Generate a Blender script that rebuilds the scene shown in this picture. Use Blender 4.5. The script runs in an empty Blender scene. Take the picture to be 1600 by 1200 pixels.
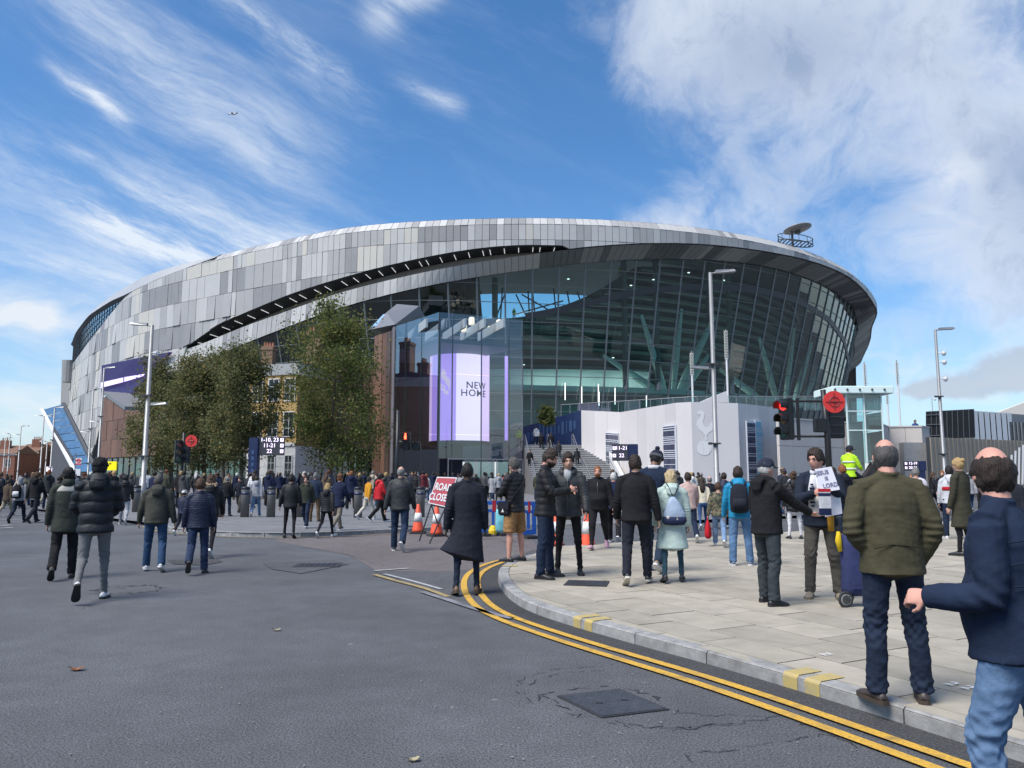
import bpy, bmesh, math, random
import numpy as np
from mathutils import Vector, Matrix
random.seed(7)
RNG = np.random.default_rng(7)
SC = bpy.context.scene
COL = SC.collection
R = math.radians
# ------------------------------------------------------------------ camera
CAM_H, F_PX, PITCH = 1.58, 1200.0, R(6.89)
CP, SP = math.cos(PITCH), math.sin(PITCH)
cam_data = bpy.data.cameras.new('camera')
cam_data.sensor_width = 36.0
cam_data.lens = 27.0
cam_data.clip_start = 0.05
cam_data.clip_end = 9000
cam = bpy.data.objects.new('camera', cam_data)
cam.location = (0, 0, CAM_H)
cam.rotation_euler = (math.pi / 2 + PITCH, 0, 0)
COL.objects.link(cam)
SC.camera = cam
# ------------------------------------------------------------------ world
SUN_EL, SUN_AZ = 56.0, 232.0          # compass-like angle from +Y clockwise: behind and to the left
world = bpy.data.worlds.new('World')
SC.world = world
world.use_nodes = True
SKY_STRENGTH = 0.06
def build_world():
 nt = world.node_tree
 for n in list(nt.nodes):
  nt.nodes.remove(n)
 L = nt.links
 def nd(t, **k):
  n = nt.nodes.new(t)
  for a, b in k.items():
   setattr(n, a, b)
  return n
 def val(x):
  return x
 def setin(sock, v):
  if hasattr(v, 'is_output') or isinstance(v, bpy.types.NodeSocket):
   L.new(v, sock)
  else:
   sock.default_value = v
 def m(op, a, b=0.0, c=0.0, clamp=False):
  n = nd('ShaderNodeMath', operation=op, use_clamp=clamp)
  setin(n.inputs[0], a); setin(n.inputs[1], b); setin(n.inputs[2], c)
  return n.outputs[0]
 def sstep(x, lo, hi):
  n = nd('ShaderNodeMapRange', interpolation_type='SMOOTHSTEP')
  setin(n.inputs['Value'], x); n.inputs['From Min'].default_value = lo; n.inputs['From Max'].default_value = hi
  return n.outputs[0]
 def xyz(x, y, z=0.0):
  n = nd('ShaderNodeCombineXYZ')
  setin(n.inputs[0], x); setin(n.inputs[1], y); setin(n.inputs[2], z)
  return n.outputs[0]
 def noise(v, scale, detail=6, rough=.55, dist=0.0, col=False):
  n = nd('ShaderNodeTexNoise')
  L.new(v, n.inputs['Vector']); n.inputs['Scale'].default_value = scale
  n.inputs['Detail'].default_value = detail; n.inputs['Roughness'].default_value = rough
  n.inputs['Distortion'].default_value = dist
  return n.outputs['Color' if col else 'Fac']
 def mix(f, a, b):
  n = nd('ShaderNodeMix', data_type='RGBA')
  setin(n.inputs[0], f); setin(n.inputs[6], a); setin(n.inputs[7], b)
  return n.outputs[2]
 def bump2(az, el, a0, e0, ra, re):           # soft elliptic spot of cloud
  x = m('DIVIDE', m('SUBTRACT', az, a0), ra); y = m('DIVIDE', m('SUBTRACT', el, e0), re)
  d = m('ADD', m('MULTIPLY', x, x), m('MULTIPLY', y, y))
  return m('EXPONENT', m('MULTIPLY', d, -1.0))
 sky = nd('ShaderNodeTexSky', sky_type='NISHITA', sun_disc=False)
 sky.sun_elevation = R(SUN_EL); sky.sun_rotation = R(SUN_AZ)
 sky.air_density = 1.0; sky.dust_density = 0.6; sky.ozone_density = 2.2
 hs = nd('ShaderNodeHueSaturation'); hs.inputs['Saturation'].default_value = 1.17; hs.inputs['Value'].default_value = 1.48
 hs.inputs['Hue'].default_value = 0.497
 tint = nd('ShaderNodeMix', data_type='RGBA', blend_type='MULTIPLY'); tint.inputs[0].default_value = 1; tint.inputs[7].default_value = (.92, 1.0, 1.12, 1)
 L.new(sky.outputs[0], tint.inputs[6]); L.new(tint.outputs[2], hs.inputs['Color'])
 tc = nd('ShaderNodeTexCoord')
 sp = nd('ShaderNodeSeparateXYZ'); L.new(tc.outputs['Generated'], sp.inputs[0])
 X, Y, Z = sp.outputs
 az = m('MULTIPLY', m('ARCTAN2', X, Y), 57.2958)
 el = m('MULTIPLY', m('ARCSINE', Z), 57.2958)
 P = xyz(m('MULTIPLY', az, .1), m('MULTIPLY', el, .1))          # 10 degrees = 1 unit
 wob = noise(P, 0.9, 3, .5, 0, True)
 vw = nd('ShaderNodeVectorMath', operation='MULTIPLY_ADD')
 L.new(wob, vw.inputs[0]); vw.inputs[1].default_value = (.9, .7, 0); L.new(P, vw.inputs[2])
 PW = vw.outputs[0]
 vw2 = nd('ShaderNodeVectorMath', operation='MULTIPLY_ADD')
 L.new(wob, vw2.inputs[0]); vw2.inputs[1].default_value = (.5, .26, 0); L.new(P, vw2.inputs[2]); PS = vw2.outputs[0]
 mp = nd('ShaderNodeMapping', vector_type='TEXTURE'); mp.inputs['Rotation'].default_value = (0, 0, R(-22)); mp.inputs['Scale'].default_value = (3.6, .75, 1)
 L.new(PS, mp.inputs['Vector'])
 c1 = noise(mp.outputs[0], 1.15, 9, .62, .5)
 cir = sstep(c1, .47, .80)
 mp2 = nd('ShaderNodeMapping', vector_type='TEXTURE'); mp2.inputs['Rotation'].default_value = (0, 0, R(-20)); mp2.inputs['Scale'].default_value = (4.4, .9, 1); mp2.inputs['Location'].default_value = (4.3, 1.7, 0)
 L.new(PS, mp2.inputs['Vector'])
 fine = noise(mp2.outputs[0], 2.0, 12, .72, .12)
 left_amt = sstep(az, 3, -20)
 veil = m('ADD', m('MULTIPLY', cir, .6), m('MULTIPLY', sstep(fine, .48, .76), .55))
 def streak(a0, e0, a1, e1, w, k):
  dx, dy = a1 - a0, e1 - e0; ln = math.hypot(dx, dy); ux, uy = dx / ln, dy / ln
  px = m('SUBTRACT', az, a0); py = m('SUBTRACT', el, e0)
  wv = m('MULTIPLY', m('SUBTRACT', c1, .5), 3.4)
  t = m('ADD', m('MULTIPLY', px, ux), m('MULTIPLY', py, uy))
  d = m('ADD', m('SUBTRACT', m('MULTIPLY', py, ux), m('MULTIPLY', px, uy)), wv)
  along = m('MULTIPLY', sstep(t, -ln * .15, ln * .35), sstep(t, ln * 1.12, ln * .75))
  across = m('EXPONENT', m('MULTIPLY', m('MULTIPLY', m('DIVIDE', d, w), m('DIVIDE', d, w)), -1))
  return m('MULTIPLY', m('MULTIPLY', along, across), m('MULTIPLY', k, m('ADD', .12, m('MULTIPLY', 1.25, sstep(fine, .36, .66)))))
 st = streak(-33, 25.5, -27.5, 22.8, .55, .9)
 st = m('ADD', st, streak(-24, 33, -10.5, 27, 1.1, .6))
 st = m('ADD', st, streak(-35, 20, -9, 13.2, 2.6, .75))
 st = m('ADD', st, streak(-36, 31, -14, 21, 3.2, .35))
 st = m('ADD', st, streak(-12, 32, -5.5, 34.5, 1.2, .5))
 st = m('ADD', st, streak(-10, 28.5, -3.6, 26.6, .7, .45))
 st = m('ADD', st, streak(-31, 17.0, -20, 14.0, .8, .9))
 st = m('ADD', st, streak(-36, 13.8, -20, 11.8, 1.5, .6))
 st = m('ADD', st, streak(28, 18, 35, 14.5, .35, .45))
 cirrus = m('ADD', m('MULTIPLY', veil, m('ADD', .14, m('MULTIPLY', left_amt, .22))), st, clamp=True)
 n1 = noise(PW, .62, 12, .6, .35)
 n2 = noise(PW, 2.2, 12, .68, .35)
 mass = m('ADD', m('MULTIPLY', n1, .62), m('MULTIPLY', n2, .38))
 spots = m('MULTIPLY', bump2(az, el, 20, 31, 15, 8), .30)
 spots = m('ADD', spots, m('MULTIPLY', bump2(az, el, 13, 18, 8.5, 3.4), .20))
 spots = m('ADD', spots, m('MULTIPLY', bump2(az, el, 35, 16, 9, 8), .26))
 spots = m('ADD', spots, m('MULTIPLY', bump2(az, el, 58, 30, 18, 22), .25))
 spots = m('SUBTRACT', spots, m('MULTIPLY', bump2(az, el, 1, 22, 7, 9), .25))
 spots = m('SUBTRACT', spots, m('MULTIPLY', bump2(az, el, 25.5, 19, 4, 1.6), .10))
 rt = m('ADD', m('MULTIPLY', sstep(az, -2, 14), .10), spots)
 dens = sstep(m('ADD', mass, m('SUBTRACT', rt, .10)), .47, .80)
 dens = m('MULTIPLY', dens, m('ADD', .12, m('MULTIPLY', sstep(az, -4, 7), .76)))
 mp3 = nd('ShaderNodeMapping', vector_type='TEXTURE'); mp3.inputs['Scale'].default_value = (2.4, .8, 1); mp3.inputs['Location'].default_value = (1.1, .4, 0)
 L.new(PW, mp3.inputs['Vector'])
 n3 = noise(mp3.outputs[0], 2.0, 9, .58, .2)
 lowband = m('MULTIPLY', sstep(el, 13, 5), sstep(el, -2, 1.5))
 low = m('MULTIPLY', sstep(n3, .42, .66), m('MULTIPLY', lowband, .75))
 lb = m('MULTIPLY', bump2(az, el, -33, 10.3, 4.5, 1.7), m('ADD', .25, sstep(n3, .36, .58)))
 low = m('ADD', low, lb, clamp=True)
 g_in = m('ADD', bump2(az, el, 33.5, 6.8, 3.2, 1.5), m('MULTIPLY', bump2(az, el, 29.5, 5.6, 3.4, .9), .8))
 heap = sstep(m('ADD', g_in, m('ADD', m('MULTIPLY', m('SUBTRACT', n2, .5), 1.6), m('MULTIPLY', m('SUBTRACT', n3, .5), 1.2))), .40, .85)
 grey = m('ADD', m('MULTIPLY', bump2(az, el, 20.5, 28.5, 8, 3.6), .75), m('MULTIPLY', bump2(az, el, 36, 17, 5, 5), .65))
 grey = m('ADD', grey, m('MULTIPLY', sstep(n1, .52, .68), .45), clamp=True)
 grey = m('ADD', grey, m('MULTIPLY', sstep(n2, .50, .66), .30), clamp=True)
 cw = mix(grey, (7.6, 8.3, 9.4, 1), (3.5, 4.4, 6.1, 1))
 bright = m('ADD', bump2(az, el, 7.5, 29, 2.6, 1.8), m('ADD', bump2(az, el, 29.8, 19.3, 2.2, 1.0), bump2(az, el, 10.5, 18.6, 3.5, 2.5)), clamp=True)
 cw = mix(m('MULTIPLY', bright, .8), cw, (9.2, 9.4, 9.7, 1))
 hor = sstep(el, 15, -1)
 base = mix(m('MULTIPLY', hor, .48), hs.outputs[0], (5.2, 7.4, 9.0, 1))
 col = mix(m('MULTIPLY', cirrus, .92), base, (8.0, 8.7, 9.6, 1))
 col = mix(dens, col, cw)
 col = mix(m('MULTIPLY', low, .8), col, (8.9, 9.1, 9.3, 1))
 col = mix(m('MULTIPLY', heap, .62), col, (4.3, 4.85, 5.9, 1))
 bg = nd('ShaderNodeBackground'); bg.inputs['Strength'].default_value = SKY_STRENGTH
 L.new(col, bg.inputs['Color'])
 out = nd('ShaderNodeOutputWorld'); L.new(bg.outputs[0], out.inputs['Surface'])
build_world()
sun_data = bpy.data.lights.new('sun', 'SUN')
sun_data.energy = 3.2
sun_data.angle = R(32)
sun_data.color = (1.0, .95, .88)
sun = bpy.data.objects.new('sun', sun_data)
_sd = Vector((math.sin(R(SUN_AZ)) * math.cos(R(SUN_EL)), math.cos(R(SUN_AZ)) * math.cos(R(SUN_EL)), math.sin(R(SUN_EL))))
sun.rotation_euler = _sd.to_track_quat('Z', 'Y').to_euler()
sun.location = (-20, -20, 60)
COL.objects.link(sun)
SC.view_settings.view_transform = 'Standard'
SC.view_settings.look = 'None'
SC.view_settings.exposure = 0.8
SC.view_settings.gamma = 1.0
SC.view_settings.use_curve_mapping = False
SC.render.engine = 'CYCLES'
SC.cycles.max_bounces = 7
SC.cycles.transparent_max_bounces = 12
SC.cycles.caustics_reflective = False
SC.cycles.caustics_refractive = False
# ------------------------------------------------------------------ survey helpers (photo pixel 1600x1200 -> place)
def ray(px, py):
 u, v = (px - 800.0) / F_PX, (600.0 - py) / F_PX
 return Vector((u, CP - v * SP, SP + v * CP))
def gp(px, py, z=0.0):
 d = ray(px, py); t = (z - CAM_H) / d.z
 return Vector((d.x * t, d.y * t, z))
def at(px, py, Y):
 d = ray(px, py); t = Y / d.y
 return Vector((d.x * t, Y, CAM_H + d.z * t))
def proj(x, y, z):
 dz = z - CAM_H
 f = y * CP + dz * SP; up = -y * SP + dz * CP
 return 800 + F_PX * x / f, 600 - F_PX * up / f
def z_at(Y, py):
 v = (600.0 - py) / F_PX
 return CAM_H + Y * (SP + v * CP) / (CP - v * SP)
def interp(curve, x):
 return float(np.interp(x, [c[0] for c in curve], [c[1] for c in curve]))
# ------------------------------------------------------------------ materials
MATS = {}
def M(name, col=None, rough=.6, metal=0.0, noise=None, bump=None, spec=.5, emit=None, coat=0.0, isl=None, stretch=None):
 if name in MATS:
  return MATS[name]
 mt = bpy.data.materials.new(name); mt.use_nodes = True
 nt = mt.node_tree; b = nt.nodes['Principled BSDF']
 b.inputs['Base Color'].default_value = (*col, 1)
 b.inputs['Roughness'].default_value = rough; b.inputs['Metallic'].default_value = metal
 b.inputs['Specular IOR Level'].default_value = spec
 if coat: b.inputs['Coat Weight'].default_value = coat
 if emit:
  b.inputs['Emission Color'].default_value = (*emit[0], 1); b.inputs['Emission Strength'].default_value = emit[1]
 tc = None
 def vec():
  nonlocal tc
  if tc is None:
   t = nt.nodes.new('ShaderNodeTexCoord')
   if stretch:
    mp = nt.nodes.new('ShaderNodeMapping'); mp.inputs['Scale'].default_value = stretch
    nt.links.new(t.outputs['Object'], mp.inputs[0]); tc = mp.outputs[0]
   else:
    tc = t.outputs['Object']
  return tc
 if noise or isl:
  last = None
  mul = nt.nodes.new('ShaderNodeHueSaturation'); mul.inputs['Color'].default_value = (*col, 1)
  if noise:
   n = nt.nodes.new('ShaderNodeTexNoise'); n.inputs['Scale'].default_value = noise[0]; n.inputs['Detail'].default_value = 6; n.inputs['Roughness'].default_value = .65
   nt.links.new(vec(), n.inputs['Vector'])
   r = nt.nodes.new('ShaderNodeMapRange'); r.inputs['From Min'].default_value = .25; r.inputs['From Max'].default_value = .75
   r.inputs['To Min'].default_value = 1 - noise[1]; r.inputs['To Max'].default_value = 1 + noise[1]
   nt.links.new(n.outputs['Fac'], r.inputs[0]); last = r.outputs[0]
  if isl:
   g = nt.nodes.new('ShaderNodeNewGeometry')
   r2 = nt.nodes.new('ShaderNodeMapRange'); r2.inputs['To Min'].default_value = 1 - isl; r2.inputs['To Max'].default_value = 1 + isl
   oi = nt.nodes.new('ShaderNodeObjectInfo'); ad = nt.nodes.new('ShaderNodeMath'); ad.operation = 'ADD'
   nt.links.new(g.outputs['Random Per Island'], ad.inputs[0]); nt.links.new(oi.outputs['Random'], ad.inputs[1])
   fr = nt.nodes.new('ShaderNodeMath'); fr.operation = 'FRACT'; nt.links.new(ad.outputs[0], fr.inputs[0])
   nt.links.new(fr.outputs[0], r2.inputs[0])
   if last is not None:
    mm = nt.nodes.new('ShaderNodeMath'); mm.operation = 'MULTIPLY'
    nt.links.new(last, mm.inputs[0]); nt.links.new(r2.outputs[0], mm.inputs[1]); last = mm.outputs[0]
   else:
    last = r2.outputs[0]
  nt.links.new(last, mul.inputs['Value'])
  nt.links.new(mul.outputs[0], b.inputs['Base Color'])
 if bump:
  n = nt.nodes.new('ShaderNodeTexNoise'); n.inputs['Scale'].default_value = bump[0]; n.inputs['Detail'].default_value = 5
  nt.links.new(vec(), n.inputs['Vector'])
  bp = nt.nodes.new('ShaderNodeBump'); bp.inputs['Strength'].default_value = bump[1]
  bp.inputs['Distance'].default_value = bump[2] if len(bump) > 2 else .02
  nt.links.new(n.outputs['Fac'], bp.inputs['Height']); nt.links.new(bp.outputs[0], b.inputs['Normal'])
 MATS[name] = mt
 return mt
def cloth(col, kind='cloth'):
 key = 'cloth_%s_%02d%02d%02d' % (kind, *[int(c * 99) for c in col])
 if kind == 'shell':
  return M(key, col, .58, noise=(5, .22), bump=(9, .5, .03), spec=.28)
 if kind == 'denim':
  return M(key, col, .85, noise=(7, .35), bump=(10, .5, .03), spec=.2)
 return M(key, col, .9, noise=(6, .2), bump=(8, .5, .03), spec=.2)
def glass_mat(name, tint, refl_min=.06, rough=.0, alpha=.85):
 if name in MATS: return MATS[name]
 mt = bpy.data.materials.new(name); mt.use_nodes = True
 nt = mt.node_tree
 for n in list(nt.nodes): nt.nodes.remove(n)
 o = nt.nodes.new('ShaderNodeOutputMaterial'); mx = nt.nodes.new('ShaderNodeMixShader')
 tr = nt.nodes.new('ShaderNodeBsdfTransparent'); tr.inputs[0].default_value = (*tint, 1)
 gl = nt.nodes.new('ShaderNodeBsdfGlossy'); gl.inputs['Roughness'].default_value = rough; gl.inputs[0].default_value = (.9, .95, .95, 1)
 fr = nt.nodes.new('ShaderNodeFresnel'); fr.inputs[0].default_value = 1.5
 mr = nt.nodes.new('ShaderNodeMapRange'); mr.inputs['To Min'].default_value = refl_min; mr.inputs['To Max'].default_value = 1
 nt.links.new(fr.outputs[0], mr.inputs[0]); nt.links.new(mr.outputs[0], mx.inputs[0])
 nt.links.new(tr.outputs[0], mx.inputs[1]); nt.links.new(gl.outputs[0], mx.inputs[2]); nt.links.new(mx.outputs[0], o.inputs[0])
 MATS[name] = mt
 return mt
def worn(name, col, under, amount=.5, scale=9.0):
 if name in MATS: return MATS[name]
 mt = M(name, col, .75); nt = mt.node_tree; b = nt.nodes['Principled BSDF']; tc = nt.nodes.new('ShaderNodeTexCoord'); fs = []
 for sc, a, c in ((scale, .62 - .2 * amount, .74), (scale * 9, .60 - .2 * amount, .78)):
  n = nt.nodes.new('ShaderNodeTexNoise'); n.inputs['Scale'].default_value = sc; n.inputs['Detail'].default_value = 8; n.inputs['Roughness'].default_value = .7; nt.links.new(tc.outputs['Object'], n.inputs['Vector'])
  r = nt.nodes.new('ShaderNodeMapRange'); r.inputs['From Min'].default_value = a; r.inputs['From Max'].default_value = c; nt.links.new(n.outputs['Fac'], r.inputs[0]); fs.append(r.outputs[0])
 mx = nt.nodes.new('ShaderNodeMath'); mx.operation = 'MAXIMUM'; nt.links.new(fs[0], mx.inputs[0]); nt.links.new(fs[1], mx.inputs[1])
 mm = nt.nodes.new('ShaderNodeMath'); mm.operation = 'MULTIPLY'; mm.inputs[1].default_value = min(1, .55 + .5 * amount); nt.links.new(mx.outputs[0], mm.inputs[0])
 mi = nt.nodes.new('ShaderNodeMix'); mi.data_type = 'RGBA'; nt.links.new(mm.outputs[0], mi.inputs[0]); mi.inputs[6].default_value = (*col, 1); mi.inputs[7].default_value = (*under, 1); nt.links.new(mi.outputs[2], b.inputs['Base Color'])
 return mt
# ------------------------------------------------------------------ mesh building
class MB:
 def __init__(s):
  s.v, s.f, s.m = [], [], []
 def quad(s, a, b, c, d, mi=0):
  i = len(s.v); s.v += [tuple(a), tuple(b), tuple(c), tuple(d)]; s.f.append((i, i + 1, i + 2, i + 3)); s.m.append(mi)
 def poly(s, pts, mi=0):
  i = len(s.v); s.v += [tuple(p) for p in pts]; s.f.append(tuple(range(i, i + len(pts)))); s.m.append(mi)
 def mesh(s, vs, fs, mi=0):
  i = len(s.v); s.v += [tuple(p) for p in vs]
  for f in fs:
   s.f.append(tuple(k + i for k in f)); s.m.append(mi)
 def hexa(s, p, mi=0):            # p: 4 bottom + 4 top points
  s.mesh(p, [(3, 2, 1, 0), (4, 5, 6, 7), (0, 1, 5, 4), (1, 2, 6, 5), (2, 3, 7, 6), (3, 0, 4, 7)], mi)
 def box(s, c, d, rz=0.0, mi=0, rx=0.0, ry=0.0):
  m = Matrix.Rotation(rz, 3, 'Z') @ Matrix.Rotation(rx, 3, 'X') @ Matrix.Rotation(ry, 3, 'Y')
  c = Vector(c); h = [x / 2 for x in d]
  p = [c + m @ Vector((sx * h[0], sy * h[1], sz * h[2])) for sz in (-1, 1) for sx, sy in ((-1, -1), (1, -1), (1, 1), (-1, 1))]
  s.hexa(p, mi)
 def tube(s, pts, r, n=8, mi=0, cap=True):
  pts = [Vector(p) for p in pts]
  rr = r if isinstance(r, (list, tuple)) else [r] * len(pts)
  rings = []; prev = None
  for k, p in enumerate(pts):
   t = (pts[min(k + 1, len(pts) - 1)] - pts[max(k - 1, 0)]).normalized()
   a = prev if prev is not None else (Vector((1, 0, 0)) if abs(t.x) < .9 else Vector((0, 1, 0)))
   a = (a - t * a.dot(t)).normalized(); b = t.cross(a); prev = a
   rings.append([p + (a * math.cos(2 * math.pi * j / n) + b * math.sin(2 * math.pi * j / n)) * rr[k] for j in range(n)])
  i = len(s.v)
  for rg in rings: s.v += [tuple(q) for q in rg]
  for k in range(len(rings) - 1):
   for j in range(n):
    j2 = (j + 1) % n
    s.f.append((i + k * n + j, i + k * n + j2, i + (k + 1) * n + j2, i + (k + 1) * n + j)); s.m.append(mi)
  if cap:
   s.f.append(tuple(i + j for j in reversed(range(n)))); s.m.append(mi)
   e = i + (len(rings) - 1) * n
   s.f.append(tuple(e + j for j in range(n))); s.m.append(mi)
 def lathe(s, prof, c=(0, 0, 0), n=16, mi=0):      # prof: (r, z)
  i = len(s.v); c = Vector(c)
  for r, z in prof:
   for j in range(n):
    a = 2 * math.pi * j / n
    s.v.append((c.x + r * math.cos(a), c.y + r * math.sin(a), c.z + z))
  for k in range(len(prof) - 1):
   for j in range(n):
    j2 = (j + 1) % n
    s.f.append((i + k * n + j, i + k * n + j2, i + (k + 1) * n + j2, i + (k + 1) * n + j)); s.m.append(mi)
  s.f.append(tuple(i + j for j in reversed(range(n)))); s.m.append(mi)
  e = i + (len(prof) - 1) * n
  s.f.append(tuple(e + j for j in range(n))); s.m.append(mi)
 def prism(s, pts, off, mi=0):     # polygon (3-D points) pushed along off
  pts = [Vector(p) for p in pts]; off = Vector(off); n = len(pts)
  i = len(s.v); s.v += [tuple(p) for p in pts] + [tuple(p + off) for p in pts]
  s.f.append(tuple(i + k for k in reversed(range(n)))); s.m.append(mi)
  s.f.append(tuple(i + n + k for k in range(n))); s.m.append(mi)
  for k in range(n):
   k2 = (k + 1) % n
   s.f.append((i + k, i + k2, i + n + k2, i + n + k)); s.m.append(mi)
 def data(s, name, mats, org=(0, 0, 0), smooth=False):
  me = bpy.data.meshes.new(name)
  o = Vector(org)
  vs = [(v[0] - o.x, v[1] - o.y, v[2] - o.z) for v in s.v] if o.length else s.v
  me.from_pydata(vs, [], s.f)
  for mt in (mats if isinstance(mats, (list, tuple)) else [mats]):
   me.materials.append(mt)
  if any(s.m): me.polygons.foreach_set('material_index', s.m)
  if smooth: me.polygons.foreach_set('use_smooth', [True] * len(s.f))
  me.validate()
  return me
 def build(s, name, mats, parent=None, smooth=False, loc=None, bevel=0, local=False):
  if parent is not None:
   org = (0, 0, 0) if local else world_org(parent)
  else:
   org = loc if loc is not None else (0, 0, 0)
  me = s.data(name, mats, org, smooth)
  if bevel:
   bm = bmesh.new(); bm.from_mesh(me)
   bmesh.ops.remove_doubles(bm, verts=bm.verts, dist=1e-5)
   es = [e for e in bm.edges if len(e.link_faces) == 2 and e.calc_face_angle(0) > .5]
   bmesh.ops.bevel(bm, geom=es, offset=bevel, segments=2, affect='EDGES', clamp_overlap=True)
   bm.to_mesh(me); bm.free()
  o = bpy.data.objects.new(name, me); COL.objects.link(o)
  if parent is not None: o.parent = parent
  elif loc is not None: o.location = loc
  return o
def world_org(o):
 p = Vector(o.location)
 while o.parent is not None:
  o = o.parent; p += Vector(o.location)
 return p
def tag(o, label=None, cat=None, group=None, kind=None):
 if label: o['label'] = label
 if cat: o['category'] = cat
 if group: o['group'] = group
 if kind: o['kind'] = kind
 return o
def empty(name, loc, label=None, cat=None, group=None, rz=0.0):
 o = bpy.data.objects.new(name, None); o.empty_display_size = .3
 o.location = loc; o.rotation_euler = (0, 0, rz); COL.objects.link(o)
 return tag(o, label, cat, group)
def copy_tree(o, parent=None):
 c = o.copy(); COL.objects.link(c)
 if parent is not None: c.parent = parent
 for ch in o.children:
  copy_tree(ch, c)
 return c
def text_mesh(s, size, depth=0.004, bold=0.0, spacing=1.0):
 cu = bpy.data.curves.new('text', 'FONT'); cu.body = s; cu.size = size; cu.extrude = depth; cu.offset = bold
 cu.align_x = 'CENTER'; cu.align_y = 'CENTER'; cu.resolution_u = 3; cu.space_character = spacing
 o = bpy.data.objects.new('text', cu); COL.objects.link(o)
 dg = bpy.context.evaluated_depsgraph_get(); dg.update()
 me = o.evaluated_get(dg).to_mesh()
 vs = [tuple(v.co) for v in me.vertices]; fs = [tuple(p.vertices) for p in me.polygons]
 o.evaluated_get(dg).to_mesh_clear()
 bpy.data.objects.remove(o); bpy.data.curves.remove(cu)
 return vs, fs
def put_text(mb, s, size, origin, xdir, up, depth=.004, bold=0.0, mi=0, spacing=1.0):
 vs, fs = text_mesh(s, size, depth, bold, spacing)
 x = Vector(xdir).normalized(); u = Vector(up).normalized(); n = x.cross(u); o = Vector(origin)
 mb.mesh([o + x * v[0] + u * v[1] + n * v[2] for v in vs], fs, mi)
# ------------------------------------------------------------------ stadium
ZL = 39.0
E0 = [(112,530),(115,517),(120,505),(140,480),(175,455),(212,432),(250,417),(300,405),(350,392),(400,380),(435,373),(475,364),(525,352),(600,345),(700,339),(825,336),(950,339),(1025,344),(1100,352),(1175,364),(1225,375),(1275,391),(1325,414),(1350,434),(1362,449),(1371,470)]
E1 = [(285,550),(300,545),(350,522),(400,502),(450,486),(500,467),(550,451),(600,440),(650,427),(700,416),(750,410),(800,401),(850,395),(885,390),(925,385),(975,381),(1075,380),(1125,384),(1175,390),(1225,399),(1275,410),(1325,432),(1350,455),(1366,480)]
E2 = [(205,616),(230,606),(282,585),(300,574),(350,550),(400,530),(450,510),(500,492),(550,476),(600,462),(650,451),(700,440),(750,432),(800,425),(840,419),(895,412),(950,407),(1025,405),(1100,405),(1150,409),(1200,416),(1250,430),(1300,452),(1337,482),(1352,510)]
FI = [(285,551),(300,535),(312,527),(337,508),(375,492),(400,482),(450,460),(500,445),(550,430),(600,416),(650,405),(700,395),(750,387),(800,383),(850,382),(884,385)]
RR = [(112,540),(117,526),(120,519),(140,493),(175,470),(200,460),(220,449),(262,430),(312,412),(340,400)]
GG = [(112,585),(117,570),(140,540),(165,507),(190,477),(205,459)]
BT = [(80,722),(157,715),(159,612),(207,613),(245,597),(285,583)]
_pts = []
for px, py in E0:
 p = gp(px, py, ZL); _pts.append((p.x, p.y))
_pts = [(-112, 240)] + [( _pts[0][0]-1, 218)] + _pts + [(83.8, 176), (91.0, 192), (101.5, 219), (111, 245), (118, 278)]
_back = [(110, 315), (60, 338), (-20, 335), (-95, 300)]
def catmull(pts, per=40, closed=True):
 n = len(pts); out = []
 P = np.array(pts, float)
 for i in range(n if closed else n - 1):
  p0, p1, p2, p3 = P[(i - 1) % n], P[i], P[(i + 1) % n], P[(i + 2) % n]
  if not closed:
   if i == 0: p0 = 2 * p1 - p2
   if i == n - 2: p3 = 2 * p2 - p1
  a = np.linalg.norm(p1 - p0) ** .5 + 1e-6; b = np.linalg.norm(p2 - p1) ** .5 + 1e-6; c = np.linalg.norm(p3 - p2) ** .5 + 1e-6
  t0, t1, t2, t3 = 0, a, a + b, a + b + c
  for k in range(per):
   t = t1 + (t2 - t1) * k / per
   A1 = (t1 - t) / (t1 - t0) * p0 + (t - t0) / (t1 - t0) * p1
   A2 = (t2 - t) / (t2 - t1) * p1 + (t - t1) / (t2 - t1) * p2
   A3 = (t3 - t) / (t3 - t2) * p2 + (t - t2) / (t3 - t2) * p3
   B1 = (t2 - t) / (t2 - t0) * A1 + (t - t0) / (t2 - t0) * A2
   B2 = (t3 - t) / (t3 - t1) * A2 + (t - t1) / (t3 - t1) * A3
   out.append((t2 - t) / (t2 - t1) * B1 + (t - t1) / (t2 - t1) * B2)
 if not closed: out.append(P[-1])
 return np.array(out)
def resample(P, step, closed=True):
 Q = np.vstack([P, P[:1]]) if closed else P
 d = np.r_[0, np.cumsum(np.linalg.norm(np.diff(Q, axis=0), axis=1))]
 n = max(3, int(round(d[-1] / step))); s = np.linspace(0, d[-1], n, endpoint=not closed)
 return np.c_[[np.interp(s, d, Q[:, k]) for k in range(Q.shape[1])]].T
def gsmooth(A, sig, closed=True):
 k = np.arange(-int(3 * sig), int(3 * sig) + 1); w = np.exp(-.5 * (k / sig) ** 2); w /= w.sum()
 mode = 'wrap' if closed else 'edge'
 A2 = A if A.ndim == 2 else A[:, None]
 B = np.pad(A2, ((len(k) // 2,) * 2, (0, 0)), mode=mode)
 o = np.stack([np.convolve(B[:, j], w, 'valid') for j in range(A2.shape[1])], 1)
 return o if A.ndim == 2 else o[:, 0]
STEP = 1.05
LIP = gsmooth(resample(catmull(_pts + _back), STEP), 5)
LIP = resample(LIP, STEP)
NL = len(LIP)
_t = np.roll(LIP, -1, 0) - np.roll(LIP, 1, 0)
_t /= np.linalg.norm(_t, axis=1)[:, None]
NRM = np.stack([_t[:, 1], -_t[:, 0]], 1)      # outward (towards the street)
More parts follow.
